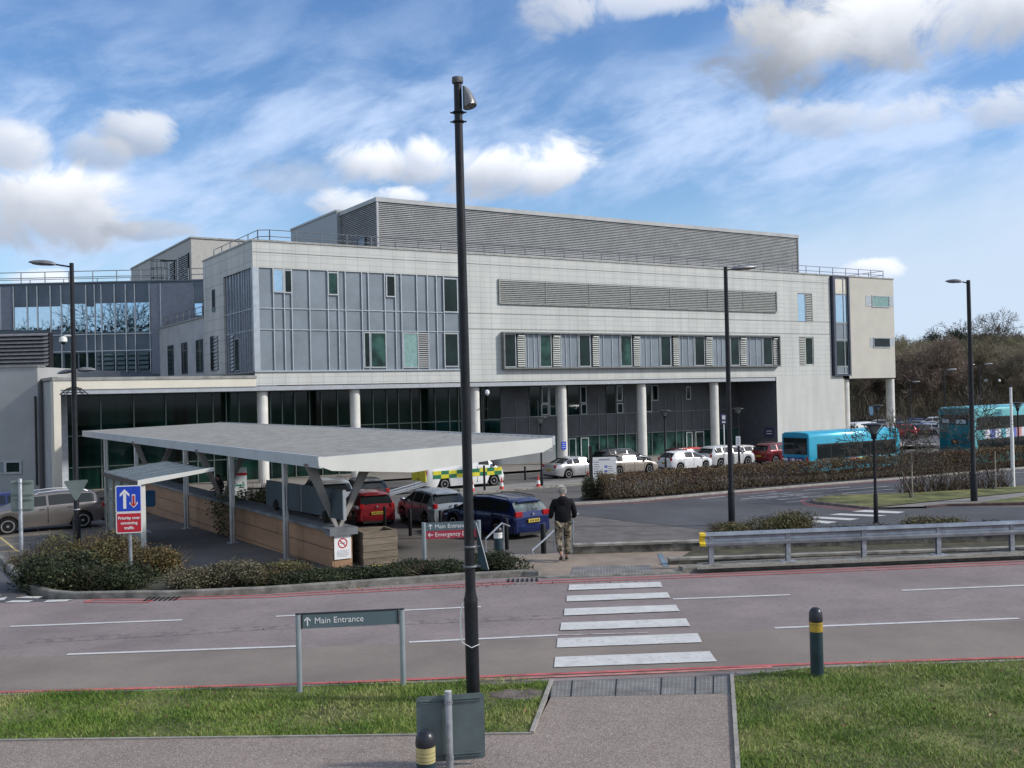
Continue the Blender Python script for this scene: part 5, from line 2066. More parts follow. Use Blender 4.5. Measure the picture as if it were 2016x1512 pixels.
# bracket, camera and lower fittings
g = MB()
zc = D(150, 770, b2[1])[2] - b2[2]
for k in range(10):
    a = 2 * math.pi * k / 10
    c_, s_ = math.cos(a), math.sin(a)
    g.tube([(.09 * c_, .09 * s_, zc + .14), (.24 * c_, .24 * s_, zc + .10), (.42 * c_, .42 * s_, zc - .06), (.50 * c_, .50 * s_, zc - .12)], .014, 5)
for rr, zz in ((.27, .07), (.40, -.05)):
    g.tube([(rr * math.cos(a), rr * math.sin(a), zc + zz) for a in np.linspace(0, 2 * math.pi, 17)], .012, 5)
g.build('anti_climb_bracket', m_black, lampL)
g = MB()
zc = D(133, 668, b2[1])[2] - b2[2]
g.tube([(0, -.05, zc + .12), (-.22, -.08, zc + .13), (-.30, -.08, zc + .09)], .03, 8)
g.lathe([(.05, zc + .10), (.13, zc + .06), (.145, zc - .08), (.13, zc - .10)], 16, (-.32, -.08, 0))
cc = g.build('security_camera', m_white, lampL, smooth=True)
g = MB()
g.ell((-.32, -.08, zc - .11), (.09, .09, .09), 12, 8)
g.build('camera_dome', m_glassd, cc, smooth=True)
g, gg = MB(), MB()
zc = D(160, 729, b2[1])[2] - b2[2]
lamp_head(g, gg, (.10, .1, zc), (1, .2, .03), .62, .17)
lamp_head(g, gg, (-.08, .1, zc - .02), (-1, .2, -.12), .62, .15)
g.build('lamp_head', m_head, lampL, smooth=True)

b = L(1441, 1035)
street_lamp('dark lamp post right of centre beside the low shrubs, lantern reaching right', b, D(1429, 525, b[1])[2], .13, .085, 1.3, [((.30, .15, .04), .35)], 1.15, .20)
b = L(1918, 990)
street_lamp('dark lamp post at the right on the pale path, lantern reaching left', b, D(1902, 552, b[1])[2], .15, .095, 1.3, [((-.22, .10, .07), math.pi - .5)], .72, .17)
# far car park lamps
for px, py, dep, lab, arms in ((1858, 728, 118, 'slender distant lamp post left of the tall right-hand lamp', [((.3, 0, .05), 0)]), (1928, 717, 140, 'distant twin-armed lamp post in the car park', [((-.6, 0, .05), math.pi), ((.6, 0, .05), 0)]),
                               (1791, 752, 150, 'faint distant lamp post before the wood', [((.3, 0, .05), 0)])):
    p = D(px, py, dep)
    street_lamp(lab, (p[0], dep, fz(102)), p[2], .11, .08, 1.2, arms, 1.2, .22, group='distant car park lamps')
# camera mast in the car park
def cam_mast(label, px, ptop, dep, gz):
    p = D(px, ptop, dep)
    t = thing('camera_mast', label, 'security camera', (p[0], dep, gz))
    g = MB()
    Hh_ = p[2] - gz
    g.lathe([(.07, 0), (.06, Hh_)], 12)
    g.tube([(0, 0, Hh_ - .05), (.18, -.05, Hh_ + .10), (.30, -.08, Hh_ + .04)], .035, 8)
    g.build('pole', m_pole, t, smooth=True)
    g = MB()
    g.lathe([(.04, Hh_ + .08), (.13, Hh_ + .02), (.15, Hh_ - .14), (.12, Hh_ - .17)], 14, (.30, -.08, 0))
    g.ell((.30, -.08, Hh_ - .17), (.11, .11, .11), 12, 8)
    g.build('camera_housing', m_white, t, smooth=True)
    return t


p = L(956, 955)
cm = cam_mast('slim camera mast with a white dome in front of the third round column', 950, 770, p[1], p[2])
g = MB()
for k in range(10):
    a = 2 * math.pi * k / 10
    g.tube([(.07 * math.cos(a), .07 * math.sin(a), 4.9), (.26 * math.cos(a), .26 * math.sin(a), 4.85), (.42 * math.cos(a), .42 * math.sin(a), 4.74)], .014, 5)
g.build('anti_climb_bracket', m_black, cm)
cam_mast('pale camera mast far off in the car park', 1962, 748, 125, fz(102))


# --- lantern posts
def lantern_post(label, base, hh=4.35, rr=.055, light=False):
    t = thing('lantern_post', label, 'lantern', base, 0, 'post-top lanterns')
    g = MB()
    g.lathe([(.13, -.02), (.13, .03), (.09, .06), (.08, 1.05), (rr, 1.15), (rr, hh - .62), (.10, hh - .60), (.115, hh - .45), (.06, hh - .40)], 14)
    g.build('post', m_pole, t, smooth=True)
    g = MB()
    g.lathe([(.09, hh - .42), (.16, hh - .30), (.30, hh - .07)], 20)
    g.build('glass_cone', mat('lantern_cone', (.22, .23, .23), .15, .0, var=.1), t, smooth=True)
    g = MB()
    for k in range(4):
        a = math.pi / 4 + k * math.pi / 2
        g.tube([(.10 * math.cos(a), .10 * math.sin(a), hh - .44), (.42 * math.cos(a), .42 * math.sin(a), hh - .06)], .02, 5)
    g.build('strut', m_pole, t)
    g = MB()
    g.lathe([(.33, hh - .085), (.47, hh - .06), (.46, hh - .03), (.2, hh + .0), (.02, hh + .01)], 24)
    g.build('canopy', m_pole, t, smooth=True)
    return t


b = L(1725, 1030)
lantern_post('black post-top lantern nearest the crash barrier', b, D(1722, 833, b[1])[2] - b[2])
b = L(1067, 959)
lantern_post('black post-top lantern at the right tip of the big canopy', b, D(1063, 820, b[1])[2] - b[2])
for px, ptop, dep, lab in ((1308, 807, 70, 'black post-top lantern between the fifth and sixth columns'), (1453, 803, 78, 'black post-top lantern before the dark bay beside the stair tower'),
                           (1727, 797, 76, 'black post-top lantern under the corner block'), (2003, 792, 72, 'black post-top lantern at the right margin before the double-deck bus')):
    p = D(px, ptop, dep)
    lantern_post(lab, (p[0], dep, fz(dep)), p[2] - fz(dep))

# ================================================================== bollards, posts, cones
def round_bollard(label, base, hh, r_, band, band_h, text_lines=False):
    t = thing('round_bollard', label, 'bollard', base, 0)
    g = MB()
    g.lathe([(r_, -.05), (r_, hh - .30), (r_ * .99, hh - .29)], 22)
    g.build('shaft', mat('petrol_green_plastic', (.012, .035, .045), .45, var=.15, scale=5), t, smooth=True)
    g = MB()
    g.lathe([(r_ * 1.035, hh - .33), (r_ * 1.035, hh - .33 + band_h)], 22)
    g.build('reflective_band', band, t, smooth=True)
    g = MB()
    g.lathe([(r_ * .98, hh - .33 + band_h), (r_ * 1.06, hh - .33 + band_h + .006), (r_ * 1.08, hh - .33 + band_h + .03), (r_ * 1.0, hh - .07), (r_ * .78, hh - .03), (r_ * .45, hh - .007), (.003, hh)], 22)
    g.build('domed_cap', mat('cap_black_plastic', (.018, .02, .028), .35, var=.1), t, smooth=True)
    g = MB()
    for z in (hh - .31, hh - .27, hh - .23) if text_lines else (hh - .225, hh - .24):
        g.lathe([(r_ * 1.04, z), (r_ * 1.042, z + .002), (r_ * 1.04, z + .006)], 22)
    g.build('band_line', mat('band_dark_line', (.20, .16, .06), .6), t)
    return t


m_gold = mat('gold_reflective', (.55, .36, .06), .35, .35, var=.1)
m_palegold = mat('pale_gold_reflective', (.52, .46, .22), .35, .2, var=.15)
b = G(1609, 1332)
round_bollard('dark green bollard with a gold band on the right-hand grass', b, D(1608, 1195, b[1])[2], .088, m_gold, .13)
dep = 10.6
p = D(837, 1436, dep)
round_bollard('domed bollard with a pale gold band at the bottom edge, before the sign back', (p[0], dep, 0), p[2], .098, m_palegold, .16, True)
p = D(980, 1036, 29.0)
round_bollard('dark bollard with a white band between the handrails', (p[0], 29.0, fz(29.0)), p[2] - fz(29.0), .12, m_white, .16)


def post(label, base, hh, r_=.065, group='black posts round the forecourt'):
    t = MB()
    t.lathe([(r_, 0), (r_, hh - .02), (r_ * .85, hh)], 14)
    o = t.build('black_post', m_black, smooth=True)
    o.location = tuple(base)
    return tag(o, label, 'bollard', group)


for px, pb, ptop, lab in ((712, 1033, 994, 'black post before the rear wheel of the small red car'), (758, 1040, 997, 'black post at the right of the small red car'), (808, 1055, 1002, 'black post between the red and the grey car'),
                          (1070.5, 1092, 1031, 'thick black post behind the blue estate'), (998, 1082, 1020, 'black post hard against the left handrail'), (868, 1060, 1005, 'black post in front of the grey hatchback'),
                          (1034, 945, 918, 'black post left of the silver saloon'), (737, 962, 939, 'black post in the distance left of the ambulance'), (680, 968, 944, 'black post beyond the dark screen panels'),
                          (954, 968, 916, 'tall dark post in front of the ambulance cab')):
    b = L(px, pb)
    post(lab, b, D(px, ptop, b[1])[2] - b[2], .085 if px == 1070.5 else .065)


def cone(label, b, hh=.75):
    t = thing('traffic_cone', label, 'traffic cone', b, 0, 'traffic cones along the kerb')
    g = MB()
    g.bbox(-.19, .19, -.19, .19, 0, .035, .01)
    g.build('foot', mat('cone_red', (.55, .05, .03), .55), t)
    g = MB()
    g.lathe([(.15, .036), (.115, .24), (.072, .46), (.035, hh)], 14)
    g.build('body', MAT['cone_red'], t, smooth=True)
    g = MB()
    g.lathe([(.119, .24), (.076, .46)], 14)
    g.build('sleeve', m_white, t, smooth=True)
    return t


for px, py, lab in ((988, 966, 'traffic cone near the front wheel of the ambulance'), (1060, 961, 'traffic cone beside the lantern post'), (1158, 951, 'traffic cone beside the information board'), (930, 970, 'traffic cone half hidden by the tall lamp post')):
    b = L(px, py)
    cone(lab, (b[0], b[1], b[2] + .02))
# tall dark post by the board, white pole, bus stop
b = L(1164, 952)
g = MB()
g.box(-.11, .11, -.07, .07, 0, 2.35)
o = g.build('timber_post', mat('dark_timber', (.02, .018, .016), .8))
o.location = tuple(b)
tag(o, 'broad dark post just left of the white information board', 'post')
b = L(1995, 962)
t = thing('flag_pole', 'white stepped pole standing at the right beside the small tree', 'pole', b)
g = MB()
hh = D(1986, 760, b[1])[2] - b[2]
g.lathe([(.20, -.1), (.2, .05), (.095, .08), (.09, hh * .55), (.07, hh * .56), (.065, hh - .06)], 14)
g.build('pole', m_white, t, smooth=True)
g = MB()
g.lathe([(.075, hh - .06), (.085, hh - .03), (.02, hh + .02)], 12)
g.build('finial', m_pole, t, smooth=True)

# ================================================================== signs
m_signgrey = mat('sign_slate', (.105, .15, .17), .5, var=.03)
m_signback = mat('sign_back_green_grey', (.11, .145, .15), .5, .1, var=.08, scale=3)
m_signbackl = mat('sign_back_pale', (.26, .31, .28), .55, .1, var=.08, scale=3)
m_red = mat('sign_red', (.50, .015, .03), .45, var=.03)
m_blue = mat('sign_blue', (.012, .06, .50), .4, var=.03)
m_signwhite = mat('sign_white', (.80, .80, .80), .45, var=.02)
m_postg = mat('silver_sign_post', (.36, .42, .46), .35, .45, var=.06)


def face_M(origin, xdir, up=(0, 0, 1)):
    """frame whose x runs along the sign, y up, z towards the reader"""
    x = Vector(xdir).normalized()
    y = Vector(up).normalized()
    z = x.cross(y).normalized()
    y = z.cross(x)
    m = Matrix((x, y, z)).transposed().to_4x4()
    m.translation = Vector(origin)
    return m


def arrow(mb, x, y, s, M_, ang=0.0, t=.004):
    """upright arrow of height s"""
    w = s * .075
    ca, sa = math.cos(ang), math.sin(ang)
    def T(p):
        return M_ @ Vector((x + p[0] * ca - p[1] * sa, y + p[0] * sa + p[1] * ca, t))
    def quad(a, b, wd):
        a, b = np.array(a), np.array(b)
        d = (b - a) / np.linalg.norm(b - a)
        n = np.array([-d[1], d[0]]) * wd
        mb.add([T(a - n), T(b - n), T(b + n), T(a + n)], [(0, 1, 2, 3)])
    quad((0, -s / 2), (0, s / 2), w)
    quad((0, s / 2), (-s * .36, s * .10), w)
    quad((0, s / 2), (s * .36, s * .10), w)


# near 'Main Entrance' sign
a, b = G(590, 1364), G(794, 1352)
t = thing('entrance_sign', 'low slate sign on two silver posts reading Main Entrance, nearest the viewer', 'sign', a)
a, b = np.array(a), np.array(b)
dv = (b - a)
ln = np.linalg.norm(dv)
dvu = dv / ln
hA = D(590, 1208, a[1])[2]
hB = D(791, 1203, b[1])[2]
for q, hh in ((np.zeros(3), hA), (dv, hA)):
    g = MB()
    g.lathe([(.037, -.05), (.037, hh - .012)], 16, tuple(q))
    g.build('post', m_postg, t, smooth=True)
    g = MB()
    g.lathe([(.039, hh - .012), (.039, hh)], 16, tuple(q))
    g.build('post_cap', m_trim, t, smooth=True)
M0 = face_M((0, 0, 0), dvu)
g = MB()
g.box(.04, ln - .04, hA - .205, hA - .012, -.015, .015, M0 @ Matrix.Identity(4))
bd = g.build('board', m_signgrey, t)
g = MB()
g.box(.04, ln - .04, hA - .012, hA + .002, -.020, .020, M0)
g.box(.04, .06, hA - .205, hA - .012, -.018, .018, M0)
g.box(ln - .06, ln - .04, hA - .205, hA - .012, -.018, .018, M0)
g.build('board_frame', m_trim, t)
g = MB()
arrow(g, .125, hA - .112, .115, M0, 0, .018)
g.build('arrow_symbol', m_signwhite, t)
text('Main Entrance', .115, m_signwhite, t, M0 @ Matrix.Translation((.215, hA - .108, .017)))

# second 'Main Entrance / Emergency Dept' sign
dep = 26.4
pL_, pR_ = D(836, 1110, dep), D(944, 1100, dep + .25)
gz0 = -.55
t = thing('direction_sign', 'two-line sign reading Main Entrance over a red Emergency Dept line, behind the tall lamp', 'sign', (pL_[0], dep, gz0))
zt = D(836, 1029, dep)[2] - gz0
dv = np.array([pR_[0] - pL_[0], .25, 0])
ln = np.linalg.norm(dv)
dvu = dv / ln
for q in (np.zeros(3), dv):
    g = MB()
    g.lathe([(.055, -.4), (.055, zt)], 14, tuple(q))
    g.build('post', m_postg, t, smooth=True)
M0 = face_M((0, 0, 0), dvu)
g = MB()
g.box(.055, ln - .055, zt - .22, zt - .01, -.015, .015, M0)
g.build('upper_board', m_signgrey, t)
g = MB()
g.box(.055, ln - .055, zt - .43, zt - .225, -.015, .015, M0)
g.build('lower_board', mat('dusty_red', (.36, .035, .06), .5), t)
g = MB()
arrow(g, .17, zt - .115, .13, M0, 0, .018)
arrow(g, .17, zt - .325, .13, M0, math.pi / 2, .018)
g.build('arrow_symbol', m_signwhite, t)
text('Main Entrance', .15, m_signwhite, t, M0 @ Matrix.Translation((.28, zt - .115, .017)))
text('Emergency Dept', .15, m_signwhite, t, M0 @ Matrix.Translation((.28, zt - .325, .017)))

# priority sign
dep = 22.4
p = D(258, 1138, dep)
zg = .10
t = thing('priority_sign', 'blue arrow plate over a red plate reading Priority over oncoming traffic', 'road sign', (p[0], dep, zg))
g = MB()
g.lathe([(.038, -.2), (.038, D(255, 960, dep)[2] - zg)], 14)
g.build('post', m_steel, t, smooth=True)
x0, x1 = D(231, 1005, dep)[0] - p[0], D(280, 1005, dep)[0] - p[0]
zA, zB_, zC = D(256, 955, dep)[2] - zg, D(256, 1008, dep)[2] - zg, D(256, 1049, dep)[2] - zg
M0 = face_M((0, -.05, 0), (1, .16, 0))


def plate(mb, x0, x1, z0, z1, th, M_, rad=.03):
    pts = []
    for cx, cz, a0 in ((x1 - rad, z1 - rad, 0), (x0 + rad, z1 - rad, 90), (x0 + rad, z0 + rad, 180), (x1 - rad, z0 + rad, 270)):
        for k in range(5):
            a = R(a0 + k * 22.5)
            pts.append((cx + rad * math.cos(a), cz + rad * math.sin(a)))
    n = len(pts)
    vs = [M_ @ Vector((a, b, th[1])) for a, b in pts] + [M_ @ Vector((a, b, th[0])) for a, b in pts]
    mb.add(vs, [tuple(range(n)), tuple(range(2 * n - 1, n - 1, -1))] + [(i, n + i, n + (i + 1) % n, (i + 1) % n) for i in range(n)])


for z0, z1, m, nm in ((zB_, zA, m_blue, 'blue_plate'), (zC, zB_, m_red, 'red_plate')):
    g = MB()
    plate(g, x0, x1, z0 + .002, z1 - .002, (0, .006), M0)
    wp = g.build('plate_border', m_signwhite, t)
    g = MB()
    plate(g, x0 + .022, x1 - .022, z0 + .024, z1 - .024, (.006, .009), M0, .02)
    g.build(nm, m, t)
cx = (x0 + x1) / 2


def solid_arrow(mb, x, z0, z1, hw, sw, M_, th, down=False):
    s = -1 if down else 1
    zt_, zb2 = (z1, z0) if not down else (z0, z1)
    hl = (hw * 1.05) * s
    mb.add([M_ @ Vector(q) for q in ((x - sw, zb2, th), (x + sw, zb2, th), (x + sw, zt_ - hl * .8, th), (x - sw, zt_ - hl * .8, th))], [(0, 1, 2, 3) if s > 0 else (3, 2, 1, 0)])
    q = ((x, zt_, th), (x - hw, zt_ - hl, th), (x - hw, zt_ - hl * 1.55, th), (x - sw, zt_ - hl * .95, th), (x + sw, zt_ - hl * .95, th), (x + hw, zt_ - hl * 1.55, th), (x + hw, zt_ - hl, th))
    mb.add([M_ @ Vector(v) for v in q], [tuple(range(7)) if s > 0 else tuple(range(6, -1, -1))])


hgt = zA - zB_
g = MB()
solid_arrow(g, x0 + (x1 - x0) * .35, zB_ + hgt * .14, zA - hgt * .14, .10, .032, M0, .013)
g.build('white_arrow', m_signwhite, t)
g = MB()
solid_arrow(g, x0 + (x1 - x0) * .69, zB_ + hgt * .16, zB_ + hgt * .66, .085, .036, M0, .013, True)
g.build('arrow_border', m_signwhite, t)
g = MB()
solid_arrow(g, x0 + (x1 - x0) * .69, zB_ + hgt * .20, zB_ + hgt * .62, .06, .022, M0, .016, True)
g.build('red_arrow', m_red, t)
for i, s in enumerate(('Priority over', 'oncoming', 'traffic')):
    text(s, .088, m_signwhite, t, M0 @ Matrix.Translation((cx, zB_ - .125 - i * .108, .0125)), align='CENTER', bold=.0022)


# grey backs of signs
def sign_back(label, px0, py0, px1, py1, dep, pole_px, pole_top, gz, m, ang=0.0, name='sign_back', rails=2, pr=.04, mid=False):
    x0, x1 = D(px0, py0, dep)[0], D(px1, py0, dep)[0]
    z1, z0 = D((px0 + px1) / 2, py0, dep)[2], D((px0 + px1) / 2, py1, dep)[2]
    xp = D(pole_px, (py0 + py1) / 2, dep)[0]
    t = thing(name, label, 'road sign', (xp, dep, gz))
    M_ = face_M((0, .06, 0), (1, ang, 0))
    g = MB()
    plate(g, x0 - xp, x1 - xp, z0 - gz, z1 - gz, (-.004, 0), M_, .04)
    g.build('plate', m, t)
    g = MB()
    hs = [z1 - gz - .06, z0 - gz + .06] + ([(z0 + z1) / 2 - gz + .03, (z0 + z1) / 2 - gz - .09] if mid else [])
    for z in hs:
        for o in (-.012, .012):
            g.box(x0 - xp + .03, x1 - xp - .03, z + o - .004, z + o + .004, .0, .018, M_)
    g.build('fixing_rail', m, t)
    g = MB()
    zt_ = D(pole_px, pole_top, dep)[2] - gz
    g.lathe([(pr, -.1), (pr, zt_ - .01), (pr * .9, zt_)], 16, (0, -.0, 0))
    g.build('post', m_steel, t, smooth=True)
    g = MB()
    g.lathe([(pr * .92, zt_ + .0005), (pr * .98, zt_ + .004), (pr * .5, zt_ + .008)], 16)
    g.build('post_cap', mat('pale_cap', (.5, .5, .46), .6), t, smooth=True)
    g = MB()
    for z in hs[:2]:
        g.lathe([(pr + .001, z - .02), (pr + .006, z - .018), (pr + .006, z + .018), (pr + .001, z + .02)], 16)
    g.build('clip', m_steel, t)
    return t


sign_back('back of a grey-green sign plate on a silver post at the bottom of the view', 818, 1371, 953, 1502, 10.9, 884, 1361, 0, m_signback, .16)
sign_back('back of a tall pale green sign on a post at the far left', 19, 946, 63, 1008, 25.5, 40, 943, -.6, m_signbackl, .10, mid=True, pr=.05)
# triangular sign back on the left lamp
lb = lampL.location
t = thing('triangle_sign_back', 'back of an upside-down triangular sign strapped to the left lamp post', 'road sign', (lb[0], lb[1], lb[2]))
dd = lb[1] - .16
P = [D(124, 947, dd), D(175, 944, dd), D(150, 988, dd)]
g = MB()
vs = [(p_[0] - lb[0], -.16, p_[2] - lb[2]) for p_ in P]
ctr = sum((Vector(v) for v in vs), Vector()) / 3
pts = []
for i in range(3):
    v = Vector(vs[i])
    for j in (i - 1, (i + 1) % 3):
        pts.append(v.lerp(Vector(vs[j]), .07))
g.slab(pts, .006)
g.build('plate', m_signbackl, t)
g = MB()
for z in (vs[0][2] - .06, vs[0][2] - 1.05 + .0):
    g.lathe([(.135, z - .02), (.142, z), (.135, z + .02)], 18)
g.build('strap', m_steel, t)
# triangular sign edge-on at the main lamp
mlp = ml.location
t = thing('triangle_sign_back', 'narrow-angled back of a triangular sign strapped to the tall central lamp', 'road sign', (mlp[0], mlp[1], 0))
dd = mlp[1]
zt_, zb2 = D(940, 1028, dd)[2], D(952, 1123, dd)[2]
g = MB()
A_ = Vector((.085, .0, zt_))
B2 = Vector((.085 + .02, .02, zb2 + .03))
C2 = Vector((.235, -.02, zb2))
g.slab([A_, B2, C2, C2 + Vector((-.004, 0, .05)), A_ + Vector((.012, 0, -.01))], .008)
g.build('plate', mat('petrol_sign_back', (.03, .07, .09), .5, .1), t)
g = MB()
g.tube([A_, C2 + Vector((0, -.006, .02))], .006, 6)
g.build('plate_edge', m_alu, t)
g = MB()
for z in (zt_ - .31, zb2 + .06):
    g = MB()
    g.lathe([(.091, z - .012), (.095, z), (.091, z + .012)], 18)
    g.box(.08, .14, -.02, .02, z - .01, z + .01)
    g.build('strap', mat('dull_strap', (.16, .17, .18), .5, .4), t)

# white information board
b = L(1178, 968)
t = thing('information_board', 'white board of directions with parking symbols at the left end of the hedge', 'sign', b)
dep = b[1]
M0 = face_M((0, 0, 0), (1, .10, 0))
x0, x1 = D(1167, 920, dep)[0] - b[0], D(1214, 920, dep)[0] - b[0]
z1, z0 = D(1190, 900, dep)[2] - b[2], D(1190, 945, dep)[2] - b[2]
g = MB()
plate(g, x0, x1, z0, z1, (-.02, .02), M0, .03)
g.build('board', m_signwhite, t)
for x in (x0 + .25, x1 - .25):
    g = MB()
    g.lathe([(.035, -.1), (.035, z1 - .1)], 10, (x, .045 + x * .1, 0))
    g.build('post', m_pole, t, smooth=True)
m_ink = mat('dark_ink', (.06, .07, .10), .6)
W_b = x1 - x0
g = MB()
rr = random.Random(4)
g.box(x0 + W_b * .25, x0 + W_b * .72, z1 - .16, z1 - .10, .021, .024, M0)
for k in range(6):
    zz = z1 - .30 - k * .125
    g.box(x0 + .06, x0 + .06 + W_b * rr.uniform(.20, .32), zz, zz + .045, .021, .024, M0)
    if 1 < k < 5:
        g.box(x0 + W_b * .64, x0 + W_b * rr.uniform(.80, .93), zz, zz + .04, .021, .024, M0)
g.box(x0 + .02, x1 - .02, z1 - .20, z1 - .19, .021, .024, M0)
g.build('lettering', mat('grey_lettering', (.25, .28, .33), .6), t)
g = MB()
for zz in (z1 - .60, z1 - .86):
    g.box(x0 + W_b * .50, x0 + W_b * .61, zz, zz + .14, .021, .025, M0)
g.build('parking_symbol', m_blue, t)
text('P', .14, m_signwhite, t, M0 @ Matrix.Translation((x0 + W_b * .52, z1 - .53, .027)), 'lettering')
text('P', .14, m_signwhite, t, M0 @ Matrix.Translation((x0 + W_b * .52, z1 - .79, .027)), 'lettering')
g = MB()
arrow(g, x0 + W_b * .22, z0 + .18, .20, M0, 0, .024)
arrow(g, x0 + W_b * .72, z0 + .18, .20, M0, -.7, .024)
g.build('arrow_symbol', m_ink, t)

# bus stop flag and small white notice
b = D(1427, 915, 57)
gz_ = fz(57)
t = thing('bus_stop_flag', 'tall thin bus stop pole with a small white and navy flag', 'sign', (b[0], 57, gz_))
g = MB()
zt_ = D(1427, 815, 57)[2] - gz_
g.lathe([(.035, 0), (.03, zt_)], 10)
g.build('pole', m_white, t, smooth=True)
g = MB()
g.box(-.18, .12, -.04, -.01, zt_ - .55, zt_)
g.build('flag', mat('flag_navy', (.05, .05, .12), .5), t)
g = MB()
g.box(-.10, .08, -.05, -.04, zt_ - .30, zt_ - .08)
g.box(-.10, .08, -.05, -.04, zt_ - .50, zt_ - .40)
g.build('flag_symbol', m_signwhite, t)
b = D(1454, 910, 57)
t = thing('notice_post', 'small white notice on a short dark post before the parked cars', 'sign', (b[0], 57, gz_))
g = MB()
zt_ = D(1454, 858, 57)[2] - gz_
g.lathe([(.03, 0), (.03, zt_)], 8)
g.build('post', m_pole, t)
g = MB()
g.box(-.13, .13, -.05, -.03, zt_ - .55, zt_ - .02)
g.build('plate', m_signwhite, t)
g = MB()
for k in range(4):
    g.box(-.09, .07 - .02 * (k % 2), -.056, -.05, zt_ - .16 - k * .09, zt_ - .13 - k * .09)
g.build('lettering', mat('grey_lettering', (.25, .28, .33), .6), t)
# blue notice on the fourth column, small plate on the return wall
X, Z = BP(1109, 877, .34)
q = BL(X, .30, 0)
t = thing('blue_notice', 'small blue notice fixed round the fourth column', 'sign', (q[0], q[1], Z), BANG)
g = MB()
g.box(-.22, .22, -.05, -.01, -.32, .32)
g.build('plate', m_blue, t)
g = MB()
for k in range(3):
    g.box(-.15, .14, -.056, -.05, .16 - k * .17, .19 - k * .17)
g.build('lettering', m_signwhite, t)
q = BL(24.7, 1.0, 0)
t = thing('wall_plate', 'navy name plate on the slate return wall beside the stair tower', 'sign', (q[0], q[1], D(1525, 852, 96)[2]), BANG)
g = MB()
g.box(-.05, .03, -.55, .55, -.45, .45)
g.build('plate', mat('flag_navy', (.05, .05, .12), .5), t)
g = MB()
for k in range(2):
    g.box(-.056, -.05, -.4, .35, .1 - k * .25, .16 - k * .25)
g.build('lettering', m_signwhite, t)
t = thing('blue_sign_plate', 'small pale blue sign plate hanging left of the lantern under the corner block', 'sign', D(1716, 808, 80) * [1, 1, 0] + np.array([0, 0, fz(80)]))
g = MB()
zz = D(1716, 800, 80)[2] - fz(80)
g.lathe([(.03, 0), (.03, zz + .1)], 8)
g.build('post', m_pole, t)
g = MB()
g.box(-.22, .10, -.06, -.03, zz - .7, zz)
g.build('plate', mat('sky_plate', (.20, .34, .48), .5), t)

# ================================================================== crash barrier
t = thing('crash_barrier', 'long galvanised crash barrier with a yellow end cap along the far kerb', 'guardrail', (4.4, 22.6, 0))
gpts = [(1400, 1112, 1048), (1547, 1107.5, 1043), (1695.5, 1100, 1037), (1842, 1095, 1031), (1992, 1087, 1023)]
base = [G(a, b, .10) for a, b, _ in gpts]
base = [np.array([p[0], p[1], .1]) for p in base]
P0, P1 = base[0], base[-1]
dv = (P1 - P0) / np.linalg.norm(P1 - P0)
stp = np.linalg.norm(P1 - P0) / 4
z_top = D(1400, 1047.5, P0[1])[2]
O_ = np.array([4.4, 22.6, 0])
nv = np.array([-dv[1], dv[0], 0])
prof = [(-.02, 0), (-.085, -.02), (-.095, -.075), (-.03, -.115), (-.02, -.16), (-.03, -.205), (-.095, -.245), (-.085, -.30), (-.02, -.32)]
A0 = P0 - dv * .27
A1 = P0 + dv * 22
g = MB()
vs = []
for A in (A0 + dv * .10, A1):
    for o, z in prof:
        q = A + nv * o - O_
        vs.append((q[0], q[1], z_top + z))
k = len(prof)
vs2 = []
for A in (A0 + dv * .10, A1):
    for o, z in prof:
        q = A + nv * (o + .006) - O_
        vs2.append((q[0], q[1], z_top + z))
g.add(vs + vs2, [(j, k + j, k + j + 1, j + 1) for j in range(k - 1)] + [(2 * k + j + 1, 3 * k + j + 1, 3 * k + j, 2 * k + j) for j in range(k - 1)])
g.build('beam', mat('zinc_beam', (.30, .33, .37), .42, .6, var=.12, scale=3), t, smooth=25)
g = MB()
vs = []
for A, s in ((A0 - dv * .0, .96), (A0 + dv * .135, 1.0)):
    for o, z in prof:
        q = A + nv * (o - .006) - O_
        vs.append((q[0], q[1], z_top + z * s + .003))
g.add(vs, [(j, k + j, k + j + 1, j + 1) for j in range(k - 1)])
for j in range(0):
    pass
g.build('end_cap', mat('yellow_cap', (.72, .52, .03), .5, var=.15, scale=12), t, smooth=25)
for i in range(14):
    q = P0 + dv * stp * i - O_
    g = MB()
    Mx = Matrix.Translation((q[0], q[1], 0)) @ Matrix.Rotation(math.atan2(dv[1], dv[0]), 4, 'Z')
    g.box(-.05, .05, -.045, -.037, .10, z_top - .04, Mx)
    g.box(-.05, .05, .037, .045, .10, z_top - .04, Mx)
    g.box(-.004, .004, -.037, .037, .10, z_top - .04, Mx)
    g.build('post', m_steel, t)
    g = MB()
    g.bbox(-.17, .17, -.15, .12, .095, .125, .008, Mx)
    g.build('base_plate', m_steel if i % 2 else m_kerb, t)
g = MB()
for i in range(14):
    for o in (-.06, .06):
        q = P0 + dv * (stp * i + o) + nv * -.052 - O_
        g.ell((q[0], q[1], z_top - .015), (.014, .014, .010), 6, 4)
    q = P0 + dv * stp * i + nv * -.03 - O_
    g.ell((q[0], q[1], z_top - .16), (.02, .014, .02), 6, 4)
g.build('bolt', m_pole, t)
# concrete feet below the barrier posts
g = MB()
for i in range(1, 14):
    q = P0 + dv * (stp * i - .16)
    Mx = Matrix.Translation((q[0], q[1], 0)) @ Matrix.Rotation(math.atan2(dv[1], dv[0]), 4, 'Z')
    g.bbox(-.25, .22, -.13, .15, .04, .118, .01, Mx)
g.build('concrete_pad', m_kerbl, kind='structure')


